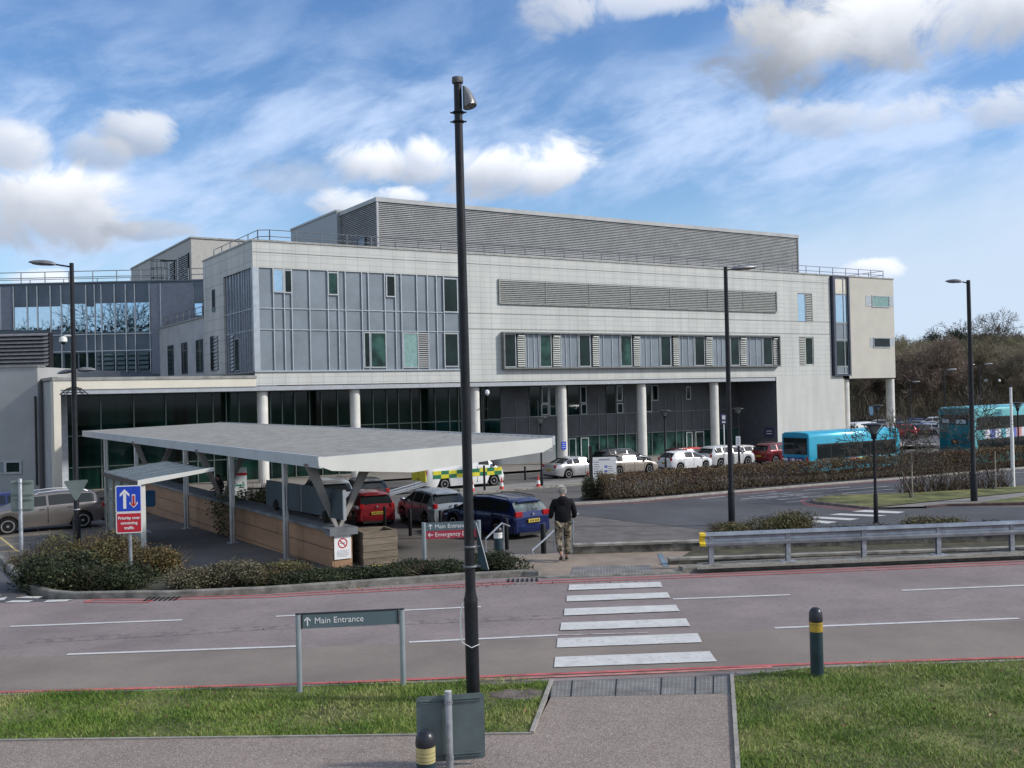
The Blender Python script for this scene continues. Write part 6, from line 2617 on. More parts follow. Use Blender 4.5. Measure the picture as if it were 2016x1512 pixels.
# ================================================================== handrails beside the steps
def handrail(label, pts, posts, r_=.022):
    t = thing('handrail', label, 'handrail', pts[0] * [1, 1, 0])
    o = np.array([pts[0][0], pts[0][1], 0])
    g = MB()
    g.tube([p - o for p in pts], r_, 8)
    g.build('rail', m_steel, t, smooth=True)
    for q in posts:
        g = MB()
        g.tube([np.array(q[0]) - o, np.array(q[1]) - o], r_ * .9, 8)
        g.build('post', m_steel, t, smooth=True)
    return t


def rail_px(label, px, dep0, dep1):
    n = len(px)
    return [D(a, b, dep0 + (dep1 - dep0) * i / (n - 1)) for i, (a, b) in enumerate(px)]


pts = [D(1004, 1031, 27.5), D(1001, 1030, 27.3), D(986, 1029, 27.0), D(956, 1062, 25.4)]
pts = [D(1003, 1036, 27.5), D(988, 1030, 27.2), D(956, 1061, 25.0)]
handrail('left steel handrail running down beside the steps', pts, [(pts[2], D(957, 1096, 25.0)), (D(991, 1032, 27.2), D(992, 1090, 27.2))])
pts = [D(1092, 1043, 26.3), D(1070, 1064, 25.6), D(1047, 1084, 24.9)]
handrail('right steel handrail sloping towards the walking man', pts, [(pts[2], D(1052, 1100, 24.9)), (D(1090, 1046, 26.3), D(1091, 1092, 26.3))])
pts = [D(1129, 1032, 26.5), D(1127, 1017, 26.5), D(1140, 1018, 25.4)]
pts = [D(1128, 1080, 26.2), D(1128, 1018.5, 26.2), D(1118, 1018, 26.2)]
handrail('upright steel rail end seen behind the walking man', pts, [])
pts = [D(1130, 1067, 25.4), D(1160, 1070, 25.4)]

# ================================================================== big canopy
cx0, cx1, cy0, cy1 = -36.58, -28.1, -39.7, -.8
zl, zr_ = 2.25, 2.47
und = 1.87
q = BL(cx0, cy0, 0)
CB = BL(-36.2, -36.3, 0)
t = thing('walkway_canopy', 'long low grey canopy with white fascias reaching from the entrance to the forecourt', 'canopy', (BO[0], BO[1], 0), BANG)
def cz(x):
    return zl + (zr_ - zl) * (x - cx0) / (cx1 - cx0)
g = MB()
nrib = 84
for i in range(nrib):
    y0 = cy0 + .12 + (cy1 - cy0 - .24) * i / nrib
    y1 = cy0 + .12 + (cy1 - cy0 - .24) * (i + 1) / nrib
    w_ = (y1 - y0)
    pr_ = [(y0, .0), (y0 + w_ * .74, .0), (y0 + w_ * .78, .022), (y0 + w_ * .92, .022), (y1, .0)]
    for qi, ((a, za), (b_, zb_)) in enumerate(zip(pr_[:-1], pr_[1:])):
        g.cm = 1 if qi in (1, 2, 3) else 0  # ribs coloured darker, their shade put into the zinc tone
        g.add([(cx0 + .1, a, cz(cx0 + .1) - .03 + za), (cx1 - .1, a, cz(cx1 - .1) - .03 + za), (cx1 - .1, b_, cz(cx1 - .1) - .03 + zb_), (cx0 + .1, b_, cz(cx0 + .1) - .03 + zb_)], [(0, 1, 2, 3)])
g.build('ribbed_roof', [mat('weathered_zinc', (.285, .295, .29), .6, .0, var=.03, scale=.3, detail=3), mat('rib_shade_zinc', (.20, .205, .20), .7, var=.1, scale=2)], t)
g = MB()
g.box(cx0 + .1, cx1 - .1, cy0 + .1, cy1 - .1, und + .12, und + .16)
g.build('underside', mat('canopy_underside', (.30, .31, .32), .7), t)
# fascias: left (long) and front
m_fw = mat('white_fascia', (.66, .66, .62), .5, var=.03, scale=.8)
m_fb = mat('shaded_white_fascia', (.52, .55, .58), .45, .25, var=.04, scale=.8)  # white fascia on the shaded side, bluish shade put into its colour
g = MB()
zt0 = cz(cx0)
vs = [(cx0, cy0 + .001, zt0), (cx0, cy1, zt0), (cx0, cy1, und + .03), (cx0, cy0 + .001, und + .03)]
g.add([*vs, *[(x + .09, y, z) for x, y, z in vs]], [(3, 2, 1, 0), (4, 5, 6, 7), (0, 1, 5, 4), (7, 6, 2, 3), (0, 4, 7, 3), (1, 2, 6, 5)])
g.build('side_fascia', m_fb, t)
g = MB()
# front fascia, its lower edge deepening towards the middle and rising to the tip
zq = lambda px, py: BP(px, py, cy0)[1]
xq = lambda px, py: BP(px, py, cy0)[0]
low = [(628, 918), (654, 927), (813, 930), (1070, 890), (1088, 880)]
topp = [(1088, 862), (626, 901)]
vs = [(xq(*p_), cy0, zq(*p_)) for p_ in low + topp]
n = len(vs)
g.add([*vs, *[(x, y + .1, z) for x, y, z in vs]], [tuple(range(n)), tuple(range(2 * n - 1, n - 1, -1))] + [(i, n + i, n + (i + 1) % n, (i + 1) % n) for i in range(n)])
g.build('front_fascia', m_fw, t)
xr_ = vs[4][0]
g = MB()
zt1 = cz(cx1)
g.slab([(cx1, cy0 + .11, zt1 + .02), (cx1, cy0 + .11, zt1 - .28), (cx1, cy0 + 5, und + .1), (cx1, cy1, und + .1), (cx1, cy1, zt1 + .02)], .09)
g.build('side_fascia', m_fb, t)
# posts in pairs on the left line
ps = [(571, 1106, 33.0), (445, 1054, 37.9), (352, 1040, 43.0)]
py_ = [-36.3, -30.6, -24.2, -14.9, -7.2]
for yy in py_:
    w_ = BL(-36.2, yy)
    gz_ = fz(w_[1])
    for dx_ in (-.11, .13):
        g = MB()
        g.lathe([(.058, gz_), (.058, und + .12)], 12, (-36.42 + dx_ * .7, yy + dx_, 0))
        g.build('post', m_alu, t, smooth=True)
    g = MB()
    g.bbox(-36.6, -36.2, yy - .22, yy + .24, gz_, gz_ + .02, .01)
    g.build('base_plate', m_steel, t)
# raking legs standing on the wall
for yy in (-38.7, -26.6, -15.0):
    for tx in (-36.5, -34.55):
        g = MB()
        vs = []
        for x, z, hw, hd in ((-35.62 + (.06 if tx > -35.6 else -.06), .02, .055, .05), (tx, und + .12, .17, .07)):
            vs += [(x - hw, yy - hd, z), (x + hw, yy - hd, z), (x + hw, yy + hd, z), (x - hw, yy + hd, z)]
        g.add(vs, [(3, 2, 1, 0), (4, 5, 6, 7)] + [(i, (i + 1) % 4, 4 + (i + 1) % 4, 4 + i) for i in range(4)])
        g.build('raking_leg', mat('warm_grey_leg', (.27, .255, .24), .6, var=.06), t)
# timber faced wall below
wt_ = thing('boundary_wall', 'long timber-faced wall with a grey coping below the canopy', 'wall', (BO[0], BO[1], 0), BANG)
wx0, wx1, wy0, wy1 = -35.95, -35.30, -39.0, -12.5
g = MB()
m_timb = mat('buff_timber_board', (.36, .215, .125), .75, var=.10, scale=1.0, stretch=(1, .3, 1))
nb = 11
for i in range(nb):
    y0, y1 = wy0 + (wy1 - wy0) * i / nb, wy0 + (wy1 - wy0) * (i + 1) / nb
    for r0 in range(3):
        zb0 = -1.75 + r0 * .56
        g.box(wx0, wx0 + .06, y0 + .01, y1 - .01, zb0 + .012, zb0 + .548)
g.box(wx0 + .062, wx1, wy0, wy0 + .05, -1.9, -.10)
g.build('cladding_board', m_timb, wt_)
g = MB()
g.box(wx0 + .03, wx1 - .02, wy0 + .06, wy1, -2.2, -.09)
g.build('core', m_trim, wt_)
g = MB()
g.box(wx0 - .12, wx1 + .14, wy0 - .10, wy1, -.085, .015)
g.box(wx0 - .12, wx1 + .14, wy0 - .14, wy0 + .25, -.20, .018)
g.build('coping', mat('slate_coping', (.15, .165, .18), .6, var=.15, scale=1.5), wt_)
# no smoking notice on the wall end
cpos = BL((wx0 + wx1) / 2, wy0 - .03, 0)
t = thing('no_smoking_notice', 'white no smoking notice fixed to the near end of the timber-faced wall', 'sign', (cpos[0], cpos[1], 0), BANG)
M0 = face_M((0, 0, 0), (1, 0, 0))
g = MB()
g.box(-.27, .27, -.93, -.19, -.01, .012, M0)
g.build('plate', m_signwhite, t)
g = MB()
n = 28
for k in range(n):
    a, b_ = 2 * math.pi * k / n, 2 * math.pi * (k + 1) / n
    g.add([M0 @ Vector((r2_ * math.cos(c_), -.45 + r2_ * math.sin(c_), .016)) for r2_, c_ in ((.12, a), (.155, a), (.155, b_), (.12, b_))], [(0, 1, 2, 3)])
dq = Matrix.Translation((0, -.45, .017)) @ Matrix.Rotation(R(-45), 4, 'Z')
g.box(-.125, .125, -.015, .015, 0, .001, M0 @ dq)
g.build('red_ring', m_red, t)
g = MB()
g.box(-.09, .05, -.462, -.435, .013, .0155, M0)
g.box(.055, .075, -.462, -.435, .013, .0155, M0)
for k in range(6):
    g.box(-.2, .2 - .05 * (k % 2), -.68 - k * .035, -.67 - k * .035, .013, .015, M0)
g.build('symbol', mat('grey_lettering', (.25, .28, .33), .6), t)
# timber planter
p = L(737, 1112)
t = thing('timber_planter', 'square planter box of heavy weathered timbers beside the wall end', 'planter', (p[0] - .05, p[1] + .55, fz(p[1])), BANG - R(6))
g = MB()
m_tw = mat('weathered_timber', (.19, .155, .115), .85, var=.18, scale=2.5, stretch=(.4, .4, 3), bump=.4)
hb = 1.02 / 5
for k in range(5):
    z0, z1 = k * hb + .004, (k + 1) * hb - .006
    o = .012 if k % 2 else 0
    g.bbox(-.55 - o, .55 + o, -.55, -.46, z0, z1, .006)
    g.bbox(-.55 - o, .55 + o, .46, .55, z0, z1, .006)
    g.bbox(-.55, -.46, -.455, .455, z0, z1, .006)
    g.bbox(.46, .55, -.455, .455, z0, z1, .006)
g.build('timber_sides', m_tw, t)
g = MB()
g.box(-.45, .45, -.45, .45, 0, .45)
g.build('soil_fill', m_soil, t)

# dark screen panels behind the wall
t = thing('screen_trailer', 'dark slate screen panels of a low trailer standing behind the wall under the canopy', 'trailer', (BO[0], BO[1], 0), BANG)
g = MB()
X = -35.88
ya = -38.3
def yz(px, py, X_):
    v = BXP(px, py, X_)
    return v
A1_, A2_, B1_, B2_ = yz(675, 966, X), yz(675, 1024, X), yz(524, 945, X), yz(524, 994, X)
g.add([(X, A1_[0], A1_[1]), (X, A2_[0], A2_[1]), (X, B2_[0], B2_[1]), (X, B1_[0], B1_[1]), (X + .05, A1_[0], A1_[1]), (X + .05, A2_[0], A2_[1]), (X + .05, B2_[0], B2_[1]), (X + .05, B1_[0], B1_[1])],
      [(0, 3, 2, 1), (4, 5, 6, 7), (0, 1, 5, 4), (1, 2, 6, 5), (2, 3, 7, 6), (3, 0, 4, 7)])
g.build('screen_panel', mat('slate_screen', (.035, .055, .072), .55, .1, var=.08, scale=.7), t)
g = MB()
g.box(X - .02, X + .07, A1_[0] - .06, A1_[0] - .003, A2_[1], A1_[1] + .02)
mid = (A1_[0] + B1_[0]) / 2
g.box(X - .012, X - .001, mid - .015, mid + .015, (A2_[1] + B2_[1]) / 2, (A1_[1] + B1_[1]) / 2)
g.build('edge_trim', m_alu, t)
for y in (A1_[0] + 1.4, B1_[0] - 1.0):
    g = MB()
    g.lathe([(.15, X - .06), (.19, X - .03), (.19, X + .08)], 16, (0, y, A2_[1] - .02), 'x')
    g.build('wheel', m_tyre, t)

# ================================================================== small glazed shelter
sx_, sy_ = BP(0, 0)[0] * 0, 0
def loc_of(p):
    v = np.array([p[0], p[1], 0]) - BO * [1, 1, 0]
    return v @ bx, v @ by
sx_, sy_ = loc_of((-13.0, 35.4))
gz_ = fz(37)
t = thing('smoking_shelter', 'small shelter with a dark glass roof and white frame to the left of the wall', 'shelter', (*BL(sx_, sy_)[:2], gz_), BANG)
zf0, zf1 = 1.22 - gz_, 1.50 - gz_
wS, lS = 2.45, 6.0
g = MB()
g.slab([(0, 0, zf0), (wS, 0, zf1), (wS, lS, zf1), (0, lS, zf0)], .03)
g.build('roof_glass', mat('roof_tinted_glass', (.10, .125, .125), .25, .1, var=.2, scale=1.2), t)
g = MB()
for k in range(7):
    y = lS * k / 6
    g.slab([(0, y - .012, zf0 + .02), (wS, y - .012, zf1 + .02), (wS, y + .012, zf1 + .02), (0, y + .012, zf0 + .02)], .018)
g.build('glazing_bar', mat('grey_glazing_bar', (.16, .18, .18), .6), t)
g = MB()
g.slab([(-.08, -.10, zf0 + .04), (-.08, -.10, zf0 - .13), (wS + .1, -.10, zf1 - .07), (wS + .1, -.10, zf1 + .06)], -.09)
g.build('front_beam', m_fw, t)
g = MB()
g.box(-.10, .0, -.005, lS, zf0 - .16, zf0 + .0)
g.build('gutter', mat('brown_gutter', (.06, .045, .04), .6), t)
for x, y in ((.10, -.03), ):
    g = MB()
    g.bbox(x - .07, x + .09, y - .06, y + .08, 0, zf0 - .1, .01)
    g.build('post', m_fw, t)
for y in (1.6, 3.2, 4.6, 5.9):
    g = MB()
    g.bbox(.0, .14, y - .10, y + .10, 0, zf0 - .05, .01)
    g.build('post', mat('stained_post', (.24, .23, .19), .8, var=.25, scale=5, stretch=(4, 4, .6)), t)
g = MB()
g.box(.05, .065, .1, 5.8, .25, zf0 - .2)
mgl = bpy.data.materials.new('clear_screen_glass')
mgl.use_nodes = True
bb = mgl.node_tree.nodes['Principled BSDF']
bb.inputs['Base Color'].default_value = (.75, .85, .82, 1)
bb.inputs['Roughness'].default_value = .05
bb.inputs['Alpha'].default_value = .22
g.build('side_glass', mgl, t)
g = MB()
g.bbox(.5, .9, 2.2, 4.8, .42, .47, .01)
g.box(.65, .75, 2.4, 2.5, 0, .42)
g.box(.65, .75, 4.5, 4.6, 0, .42)
g.build('bench', m_alu, t)
# blue bin on the wall line by the shelter post
p = BL(-36.6, -28.0)
b = D(296, 980, 41)
o = MB()
o.bbox(-.18, .18, -.12, .12, -.35, .30, .04)
ob = o.build('blue_bin', mat('bin_blue', (.03, .16, .35), .5))
ob.location = (b[0], 41, b[2])
tag(ob, 'small blue bin fixed near the white shelter post', 'bin')
# banner stand by the entrance
b = D(470, 940, 55)
t = thing('banner_stand', 'white banner with a red top and a green line near the entrance doors', 'banner', (b[0], 55, fz(55)), BANG * .6)
zt_ = D(465, 921, 55)[2] - fz(55)
g = MB()
g.box(-.42, .42, -.02, .02, .08, zt_)
g.build('banner_cloth', mat('banner_white', (.62, .68, .68), .7), t)
g = MB()
g.box(-.42, .42, -.03, -.021, zt_ - .42, zt_ - .28)
g.build('red_stripe', m_red, t)
g = MB()
g.box(-.28, .28, -.03, -.021, zt_ - .98, zt_ - .90)
g.build('green_stripe', mat('banner_green', (.02, .28, .20), .6), t)
g = MB()
g.box(-.45, .45, -.12, .12, 0, .08)
g.build('foot', m_alu, t)
# ================================================================== vegetation
def leaf_mat(name, cols, rough=.6, noise_scale=1.2, clump=.5):
    """leaf colour varies leaf by leaf and in clumps"""
    if name in MAT:
        return MAT[name]
    m = bpy.data.materials.new(name)
    MAT[name] = m
    m.use_nodes = True
    nt = m.node_tree
    b = nt.nodes['Principled BSDF']
    b.inputs['Roughness'].default_value = rough
    b.inputs['Specular IOR Level'].default_value = .3
    ge = nt.nodes.new('ShaderNodeNewGeometry')
    t = nt.nodes.new('ShaderNodeTexCoord')
    nn = nt.nodes.new('ShaderNodeTexNoise')
    nn.inputs['Scale'].default_value = noise_scale
    nn.inputs['Detail'].default_value = 3
    nt.links.new(t.outputs['Object'], nn.inputs['Vector'])
    mr = nt.nodes.new('ShaderNodeMapRange')
    mr.inputs[1].default_value = .3
    mr.inputs[2].default_value = .7
    nt.links.new(nn.outputs[0], mr.inputs[0])
    mx = nt.nodes.new('ShaderNodeMix')
    mx.inputs[0].default_value = clump
    nt.links.new(ge.outputs['Random Per Island'], mx.inputs[2])
    nt.links.new(mr.outputs[0], mx.inputs[3])
    rp = nt.nodes.new('ShaderNodeValToRGB')
    n = len(cols)
    while len(rp.color_ramp.elements) < n:
        rp.color_ramp.elements.new(.5)
    for i, c in enumerate(cols):
        rp.color_ramp.elements[i].position = .12 + .76 * i / (n - 1)
        rp.color_ramp.elements[i].color = (*c, 1)
    nt.links.new(mx.outputs[0], rp.inputs[0])
    nt.links.new(rp.outputs[0], b.inputs['Base Color'])
    return m


def leaves(name, P, size, m, parent=None, aspect=.5, up=.0, quad=True, jitter=.5, **props):
    """P (n,3) leaf centres -> folded quads with random orientation"""
    n = len(P)
    d = rng.normal(size=(n, 3))
    d[:, 2] = d[:, 2] * (1 - up) + up * np.abs(d[:, 2]) * 2
    d /= np.linalg.norm(d, axis=1)[:, None]
    e = np.cross(d, rng.normal(size=(n, 3)))
    e /= np.linalg.norm(e, axis=1)[:, None]
    s = size * (1 + jitter * (rng.random(n) - .5) * 2)
    a = d * s[:, None] * .5
    b = e * (s * aspect)[:, None] * .5
    V = np.stack([P - a, P + b, P + a, P - b], 1).reshape(-1, 3)
    F_ = np.arange(4 * n).reshape(n, 4)
    return np_mesh(name, V, F_, m, parent, **props)


def sticks(name, A, B_, w0, w1, m, parent=None, **props):
    """thin three-sided tapering sticks from A to B"""
    n = len(A)
    d = B_ - A
    ln = np.linalg.norm(d, axis=1)
    d = d / np.maximum(ln, 1e-6)[:, None]
    h_ = np.where(np.abs(d[:, 2:3]) > .9, np.array([[1., 0, 0]]), np.array([[0, 0, 1.]]))
    u = np.cross(d, h_)
    u /= np.linalg.norm(u, axis=1)[:, None]
    v = np.cross(d, u)
    w0 = np.broadcast_to(w0, n)[:, None]
    w1 = np.broadcast_to(w1, n)[:, None]
    V = []
    for k in range(3):
        t = 2 * math.pi * k / 3
        o = u * math.cos(t) + v * math.sin(t)
        V.append(A + o * w0)
    for k in range(3):
        t = 2 * math.pi * k / 3
        o = u * math.cos(t) + v * math.sin(t)
        V.append(B_ + o * w1)
    V = np.stack(V, 1).reshape(-1, 3)
    base_ = (np.arange(n) * 6)[:, None]
    F_ = np.concatenate([base_ + np.array([[k, (k + 1) % 3, 3 + (k + 1) % 3, 3 + k]]) for k in range(3)], 0)
    return np_mesh(name, V, F_, m, parent, **props)


def branch_tree(seed, H, spread=.45, levels=5, trunk_r=None, first=.28, twigs=True, lean=0.0, splits=(3, 4), up=.25, ratio=.72):
    """returns segment arrays A, B, r0, r1, level"""
    r_ = random.Random(seed)
    segs = []
    tr = trunk_r or H * .018

    def grow(p, d, ln, rad, lv):
        n = 3 if lv < 2 else 2
        q = p
        dd = d
        for i in range(n):
            dd = (dd + Vector((r_.gauss(0, .13), r_.gauss(0, .13), r_.gauss(0, .08) + up * .12 * (lv > 0)))).normalized()
            e = q + dd * (ln / n)
            ra, rb = rad * (1 - .42 * i / n), rad * (1 - .42 * (i + 1) / n)
            segs.append((tuple(q), tuple(e), ra, rb, lv))
            q = e
            if lv < levels and lv > 0 and i < n - 1 and r_.random() < .75:
                side = (dd.orthogonal().normalized())
                side.rotate(Matrix.Rotation(r_.uniform(0, 6.28), 3, dd))
                grow(q, (dd * .55 + side * r_.uniform(.6, 1.0)).normalized(), ln * ratio * r_.uniform(.6, .9), rb * .6, lv + 1)
        if lv >= levels:
            return
        k = r_.randint(*splits)
        for i in range(k):
            side = dd.orthogonal().normalized()
            side.rotate(Matrix.Rotation(6.28 * i / k + r_.uniform(-.5, .5), 3, dd))
            nd = (dd + side * r_.uniform(spread * .7, spread * 1.6)).normalized()
            grow(q, nd, ln * ratio * r_.uniform(.75, 1.1), rb * r_.uniform(.62, .8), lv + 1)
    grow(Vector((0, 0, -.1)), Vector((lean, 0, 1)).normalized(), H * first, tr, 0)
    A = np.array([s[0] for s in segs])
    B_ = np.array([s[1] for s in segs])
    mx = B_[:, 2].max()
    k = H / mx
    return A * k, B_ * k, np.array([s[2] for s in segs]), np.array([s[3] for s in segs]), np.array([s[4] for s in segs])


def make_tree(name, label, loc, seed, H, cat='tree', group=None, bark=None, twigm=None, minr=.004, rot=0.0, **k):
    A, B_, r0, r1, lv = branch_tree(seed, H, **k)
    t = thing(name, label, cat, loc, rot, group)
    s = lv <= 1
    sticks('trunk', A[s], B_[s], np.maximum(r0[s], minr), np.maximum(r1[s], minr), bark, t)
    s = ~s
    sticks('crown', A[s], B_[s], np.maximum(r0[s], minr), np.maximum(r1[s] * .8, minr * .7), twigm or bark, t)
    return t


m_bark = mat('grey_bark', (.075, .066, .056), .9, var=.2, scale=3)
m_twig = leaf_mat('brown_twigs', [(.13, .11, .085), (.22, .188, .14), (.31, .265, .18), (.22, .205, .135)], .9, .15, .45)
m_twig2 = leaf_mat('olive_twigs', [(.13, .115, .08), (.225, .205, .125), (.215, .21, .115), (.33, .285, .195)], .9, .12, .5)
m_twigr = leaf_mat('reddish_twigs', [(.12, .092, .078), (.20, .15, .118), (.26, .205, .16), (.19, .165, .12)], .9, .12, .5)

# --- the two young trees
b = L(1793, 983)
tt = make_tree('young_tree', 'small bare young tree on the grass island, tied to a pale stake', b, 5, D(1787, 800, b[1])[2] - b[2], bark=m_bark, levels=5, spread=.62, first=.30, trunk_r=.06, minr=.017, splits=(3, 3), ratio=.74)
g = MB()
g.lathe([(.035, 0), (.035, 2.2)], 8, (.07, -.05, 0))
g.build('stake', mat('pale_stake', (.34, .31, .26), .85), tt)
g = MB()
g.bbox(-.9, .9, -.25, .25, -.0, .03, .01)
p = b + np.array([-.5, .3, .11])
b = L(1956, 966)
tt = make_tree('young_tree', 'wider bare young tree in front of the double-deck bus, left of the white pole', b, 12, D(1945, 762, b[1])[2] - b[2] + .3, bark=m_bark, levels=5, spread=.70, first=.30, trunk_r=.075, minr=.018, splits=(3, 3), ratio=.76)
g = MB()
g.lathe([(.03, 0), (.03, 2.0)], 8, (.10, -.05, 0))
g.build('stake', MAT['pale_stake'], tt)

# --- wood behind the car park
wood_protos = []
for i, (sd_, H_t, tw, sp) in enumerate(((21, 15, m_twig, .42), (22, 13, m_twig2, .50), (23, 16, m_twig, .38), (24, 11, m_twigr, .52), (25, 14, m_twig2, .46))):
    A, B_, r0, r1, lv = branch_tree(sd_, H_t, spread=sp, levels=5, splits=(3, 3), first=.22, trunk_r=.22, up=.4)
    keep = np.ones(len(A), bool)
    # fine twig spray at the ends
    ends = B_[lv >= 4]
    k = min(len(ends), 1500)
    ends = ends[rng.permutation(len(ends))[:k]]
    dirs = rng.normal(size=(k * 3, 3)) * [1, 1, .8] + [0, 0, .55]
    dirs /= np.linalg.norm(dirs, axis=1)[:, None]
    A2 = np.repeat(ends, 3, 0)
    B2_ = A2 + dirs * rng.uniform(.5, 1.3, (len(A2), 1))
    wood_protos.append((H_t, tw, (A, B_, np.maximum(r0, .03), np.maximum(r1, .025), lv), (A2, B2_)))
GRPW = 'bare trees of the wood beyond the car park'
protos = []
for i, (H_t, tw, (A, B_, r0, r1, lv), (A2, B2_)) in enumerate(wood_protos):
    t = thing('bare_tree', 'bare brown winter tree in the thick of the wood beyond the car park', 'tree', (0, 0, 0), 0, GRPW)
    s = lv <= 1
    sticks('trunk', A[s], B_[s], r0[s], r1[s], m_bark, t)
    s = ~s
    AA, BB = np.concatenate([A[s], A2]), np.concatenate([B_[s], B2_])
    w0 = np.concatenate([r0[s], np.full(len(A2), .022)])
    w1 = np.concatenate([r1[s] * .8, np.full(len(A2), .014)])
    sticks('crown', AA, BB, w0, w1, tw, t)
    protos.append(t)
r_ = random.Random(9)
pos = []
tries = 0
while len(pos) < 118 and tries < 9000:
    tries += 1
    dep = 168 + 125 * r_.random() ** 1.25
    u = r_.uniform(.30, .68)
    x = u * dep
    if all((x - a) ** 2 + (dep - b) ** 2 > 26 for a, b in pos):
        pos.append((x, dep))
pos.sort(key=lambda q: q[1])
def t_h(i, pr):
    return (15, 13, 16, 11, 14)[protos.index(pr)]


for i, (x, dep) in enumerate(pos):
    pr = protos[r_.randrange(5)] if i >= 5 else protos[i]
    uu = x / dep
    sc = r_.uniform(12.6, 14.6) / t_h(i, pr) * (1 + (dep - 170) * .0009) - .02
    t = pr if i < 5 else dup(pr, (0, 0, 0), 0)
    t.location = (x, dep, gh(x, dep) - .2)
    t.rotation_euler = (0, 0, r_.uniform(0, 6.28))
    t.scale = (sc * r_.uniform(.95, 1.2), sc * r_.uniform(.95, 1.2), sc)
# tall oak on the skyline and dark evergreens
m_twigd = leaf_mat('dark_twigs', [(.055, .046, .036), (.085, .072, .055), (.11, .095, .06)], .9, .15, .45)
def skyline(px, ptop, dep, seed, lab, **k):
    p = D(px, ptop, dep)
    z0 = gh(p[0], dep)
    A, B_, r0, r1, lv = branch_tree(seed, p[2] - z0, levels=6, splits=(3, 3), first=.24, trunk_r=.35, **k)
    t = thing('bare_tree', lab, 'tree', (p[0], dep, z0 - .2))
    s = lv <= 1
    sticks('trunk', A[s], B_[s], np.maximum(r0[s], .06), np.maximum(r1[s], .05), m_bark, t)
    sticks('crown', A[~s], B_[~s], np.maximum(r0[~s], .035), np.maximum(r1[~s], .022), m_twigd, t)


skyline(1948, 603, 225, 41, 'tall rounded bare oak standing highest on the wooded skyline', spread=.55)
skyline(1852, 627, 215, 43, 'broad bare tree on the skyline at the left of the dark evergreens', spread=.65)
skyline(2004, 625, 235, 45, 'bare tree at the right edge of the skyline beside the tall oak', spread=.6)
m_pine = leaf_mat('dark_pine', [(.012, .022, .012), (.025, .038, .018), (.04, .055, .03)], .8, .3)
for px, ptop, dep, lab in ((1880, 632, 208, 'dark round evergreen on the skyline, second from the left'), (1893, 640, 212, 'smaller dark evergreen touching the round one on the skyline'), (1836, 640, 206, 'low dark evergreen at the left of the skyline')):
    p = D(px, ptop, dep)
    z0 = gh(p[0], dep)
    t = thing('evergreen_tree', lab, 'tree', (p[0], dep, z0))
    Ht = p[2] - z0
    g = MB()
    g.tube([(0, 0, 0), (.1, .1, Ht * .9)], [.35, .08], 7)
    g.build('trunk', m_bark, t)
    n = 5200
    c = np.array([[0, 0, Ht * .84], [.9, .3, Ht * .74], [-1.1, -.2, Ht * .72], [.2, -.6, Ht * .62]])
    P_ = c[rng.integers(0, 4, n)] + rng.normal(size=(n, 3)) * [.95, .95, .6]
    P_ = P_[P_[:, 2] < Ht]
    leaves('crown', P_, .30, m_pine, t)
# undergrowth of the wood: one mass
n = 52000
u = rng.uniform(.27, .70, n)
dep = 166 + 115 * rng.random(n)
x = u * dep
z = np.array([gh(a, b) for a, b in zip(x, dep)])
hgt = 1.0 + 6.0 * rng.random(n) ** 1.3
A = np.stack([x, dep, z + hgt * rng.uniform(.1, .9, n)], 1)
d = rng.normal(size=(n, 3)) * [.7, .7, .6] + [0, 0, .9]
d /= np.linalg.norm(d, axis=1)[:, None]
und_ = sticks('undergrowth', A, A + d * rng.uniform(.8, 2.2, (n, 1)), .030, .012, leaf_mat('undergrowth_twigs', [(.12, .095, .075), (.19, .15, .115), (.20, .19, .115), (.29, .23, .17)], .9, .06, .6), kind='stuff')
# big bare trees behind the viewer, mirrored in the blue windows
m_tw3 = mat('mirror_tree_bark', (.012, .011, .010), .9)
mt = None
for i, (x, y, H_t, sd_) in enumerate(((-77, -30, 27, 61), (-85, -31, 29, 62), (-95, -30, 22, 63), (-104, -34, 21, 61))):
    make_tree('bare_tree', ('bare tree behind the viewpoint mirrored at the right end of the blue windows', 'tallest bare tree behind the viewpoint mirrored in the blue windows', 'bare tree behind the viewpoint mirrored in the middle of the blue windows', 'bare tree behind the viewpoint mirrored at the left of the blue windows')[i],
              (x, y, 0), sd_, H_t, bark=m_tw3, levels=5, spread=.6, minr=.05, splits=(3, 3), trunk_r=.4)
A = np.stack([rng.uniform(-125, -70, 5000), rng.uniform(-34, -26, 5000), rng.uniform(8, 20.5, 5000) * (1 - .12 * rng.random(5000))], 1)
leaves('far_thicket', A, 1.1, m_pine, kind='stuff')


# --- shrubs
def lump(n, seed, rx, ry, h, k=7, shell=.62):
    """points through an irregular mound made of several lobes"""
    r2_ = np.random.default_rng(seed)
    cs = np.stack([r2_.uniform(-.62, .62, k) * rx, r2_.uniform(-.6, .6, k) * ry, r2_.uniform(.25, .62, k) * h], 1)
    rs = r2_.uniform(.36, .60, k)
    i = r2_.integers(0, k, n)
    d = r2_.normal(size=(n, 3))
    d /= np.linalg.norm(d, axis=1)[:, None]
    rad = shell + (1 - shell) * r2_.random(n)
    rad *= 1 + .16 * r2_.normal(size=n)
    P_ = cs[i] + d * rad[:, None] * rs[i][:, None] * np.array([rx, ry, h * .95])
    P_[:, 2] = np.abs(P_[:, 2]) * .98 + .02
    return P_[P_[:, 2] < h * 1.12]


